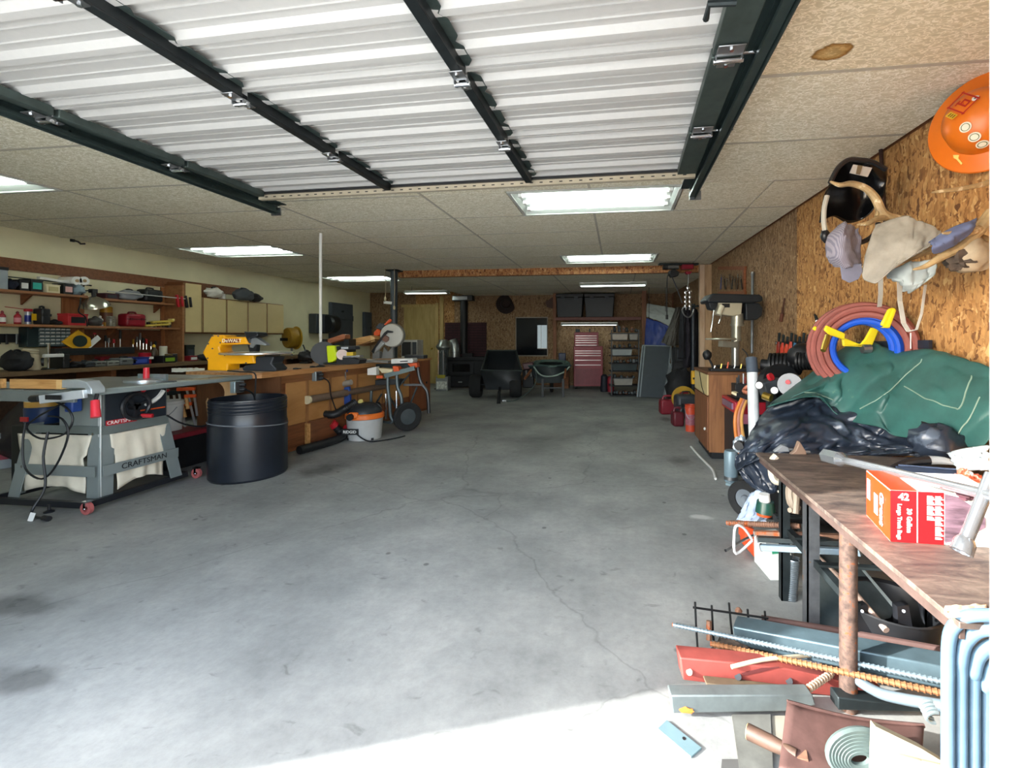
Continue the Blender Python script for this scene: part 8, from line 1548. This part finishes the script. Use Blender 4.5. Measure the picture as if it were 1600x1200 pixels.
S(q2([(468, 185), (615, 210), (580, 280), (440, 250)]), dfs-.055, .006, 'lens_window', mat('#c8c4bc', .3), fs_); S(q2([(505, 190), (540, 195), (520, 262), (490, 256)]), dfs-.062, .006, 'knob_strap', mat('#7a6a50', .6), fs_)
M().tube([P(*q2([p_])[0], dfs-.07) for p_ in ((262, 430), (240, 520), (235, 620), (245, 700))], .014, 8, sub=3).obj('chin_strap', mat('#a8a498', .6), fs_, w=True)
M().tube([P(*q2([p_])[0], dfs-.05) for p_ in ((235, 700), (240, 770), (300, 800), (420, 800), (540, 790), (640, 720), (660, 640))], .014, 8, sub=4).obj('headband', BLACKP, fs_, w=True); M().blob(P(*q2([(245, 740)])[0], dfs-.06), (.05, .05, .07), 2, .1).obj('ratchet_knob', BLACKP, fs_, w=True)
S(q2([(560, 148), (620, 140), (625, 180), (580, 185)]), dfs-.06, .04, 'pivot_knob', BLACKP, fs_, .006)
# deer antlers on skull plate, right
ANT = mat('#9c8560', .5, 0, .35, 14, .1, wear='#d6c6a4', wt=.62)
an = T('deer_antlers', 'pale brown deer antlers with skull reaching out from the wall', 'antlers', RW(1500, 430, .05))
def ap(pts, nm='antler_beam'): M().tube([P(1240+u*.2, 220+v*.2, d_) for u, v, d_, r_ in pts], [r_ for u, v, d_, r_ in pts], 10, sub=5).obj(nm, ANT, an, w=True)
ap([(1560, 560, 2.02, .03), (1440, 700, 2.03, .028), (1300, 830, 2.04, .022), (1150, 910, 2.05, .018), (1030, 980, 2.06, .012), (935, 1005, 2.06, .004)]); ap([(1480, 670, 2.03, .02), (1380, 720, 2.0, .015), (1260, 720, 1.98, .011), (1165, 722, 1.97, .004)], 'tine'); ap([(1200, 800, 2.2, .016), (1060, 860, 2.22, .015), (900, 920, 2.24, .014), (790, 965, 2.25, .01), (715, 950, 2.25, .004)], 'tine')
ap([(900, 610, 2.42, .018), (800, 610, 2.4, .022), (700, 570, 2.4, .024), (640, 450, 2.4, .022), (560, 370, 2.4, .018), (450, 335, 2.4, .016), (360, 345, 2.4, .012), (285, 318, 2.4, .005)]); ap([(740, 600, 2.4, .018), (650, 610, 2.38, .014), (580, 645, 2.36, .012), (495, 655, 2.36, .004)], 'tine'); ap([(650, 590, 2.4, .012), (655, 560, 2.4, .01), (660, 530, 2.4, .004)], 'tine')
ap([(1560, 310, 2.0, .014), (1480, 340, 1.99, .012), (1300, 375, 1.98, .01), (1160, 392, 1.97, .008), (1080, 404, 1.97, .003)], 'tine')
M().blob(P(1515, 398, 2.06), (.16, .14, .18), 8, .25, 3).obj('skull', mat('#9c8c74', .7, 0, .25, 14), an, w=True, smooth=60); M().blob(P(1502, 408, 2.06), (.13, .1, .10), 18, .6, 5).obj('fur', mat('#4a3f36', .95, 0, .4, 30), an, w=True); ap([(1200, 800, 2.2, .016), (1400, 750, 2.12, .02), (1530, 800, 2.08, .025)])
# striped cap
m, n, l, b = newmat('hickory_stripe'); w_ = tex(n, l, 'Wave', 40, bands_direction='X', Distortion=.3); r = ramp(n, [(.4, '#6d6a78'), (.6, '#87828c')]); l.new(w_.outputs['Fac'], r.inputs[0]); l.new(r.outputs[0], b.inputs['Base Color']); b.inputs['Roughness'].default_value = .9; HK = m
cp = cloth('railroad_cap', 'blue-grey striped railroad cap hung from an antler', 'cap', [[(1310, 352, 2.34), (1322, 348, 2.30), (1342, 356, 2.33)], [(1293, 372, 2.34), (1318, 368, 2.24), (1344, 378, 2.32)], [(1291, 400, 2.34), (1315, 398, 2.22), (1346, 400, 2.32)], [(1302, 416, 2.34), (1325, 418, 2.26), (1348, 414, 2.32)]], HK, 24, 24, .02, 4, 61)
S([(1313, 414), (1346, 412), (1348, 424), (1342, 436), (1328, 442), (1316, 436)], 2.27, .006, 'visor', mat('#6d6f80', .9), cp, .002)
# leather apron + straps
LE = mat('#8c867b', .85, 0, .25, 9, .25, 40, name='grey_suede')
cloth('leather_apron', 'grey suede welding apron slung over the antler', 'apron', [[(1368, 352, 2.30), (1410, 338, 2.22), (1440, 345, 2.16), (1470, 362, 2.12)], [(1360, 372, 2.28), (1405, 372, 2.18), (1435, 376, 2.12), (1462, 376, 2.10)], [(1352, 400, 2.28), (1395, 402, 2.18), (1420, 400, 2.13), (1440, 392, 2.11)], [(1346, 428, 2.28), (1365, 443, 2.22), (1385, 428, 2.17), (1405, 408, 2.14)]], LE, 40, 36, .016, 4, 71)
cloth('suede_glove', 'pale suede welding glove hanging under the apron', 'glove', [[(1388, 425, 2.26), (1420, 410, 2.2), (1460, 405, 2.15)], [(1392, 432, 2.24), (1418, 440, 2.18), (1462, 425, 2.14)], [(1405, 440, 2.24), (1420, 450, 2.2), (1440, 445, 2.16)], [(1412, 450, 2.24), (1422, 456, 2.22), (1430, 452, 2.2)]], mat('#97a0a0', .85), 24, 22, .022, 5, 81)
cloth('blue_glove', 'blue denim glove cuff hung between the antlers', 'glove', [[(1452, 378, 2.03), (1480, 360, 2.0), (1528, 340, 1.98)], [(1456, 388, 2.0), (1485, 372, 1.96), (1525, 350, 1.95)], [(1464, 396, 2.03), (1490, 384, 2.0), (1515, 366, 1.98)]], mat('#5b6484', .85), 22, 16, .015, 4, 91)
t = T('apron_straps', 'white apron straps hanging down the wall in a loop', 'straps', RW(1425, 520, .08)); SM = mat('#c4c4bc', .8)
def strap(pts, w_=.028): 
    v = [];
    for (x, y, o) in pts: c = RW(x, y, o); v.append(c)
    L = []; 
    for c in v: L += [c-RGT*w_/2, c+RGT*w_/2]
    M().add(L, [(2*k, 2*k+1, 2*k+3, 2*k+2) for k in range(len(v)-1)]).obj('strap', SM, t, w=True, solid=.004, smooth=0)
strap([(1376, 428, .3), (1376, 460, .25), (1374, 480, .2), (1374, 497, .18)]); strap([(1405, 430, .25), (1406, 470, .2), (1412, 505, .18), (1420, 518, .17)]); strap([(1420, 518, .17), (1432, 515, .15), (1440, 490, .14), (1446, 445, .14)], .014); M().cyl(RW(1423, 520, .16), RW(1423, 545, .16), .003, n=6).obj('string', WHITE, t, w=True)
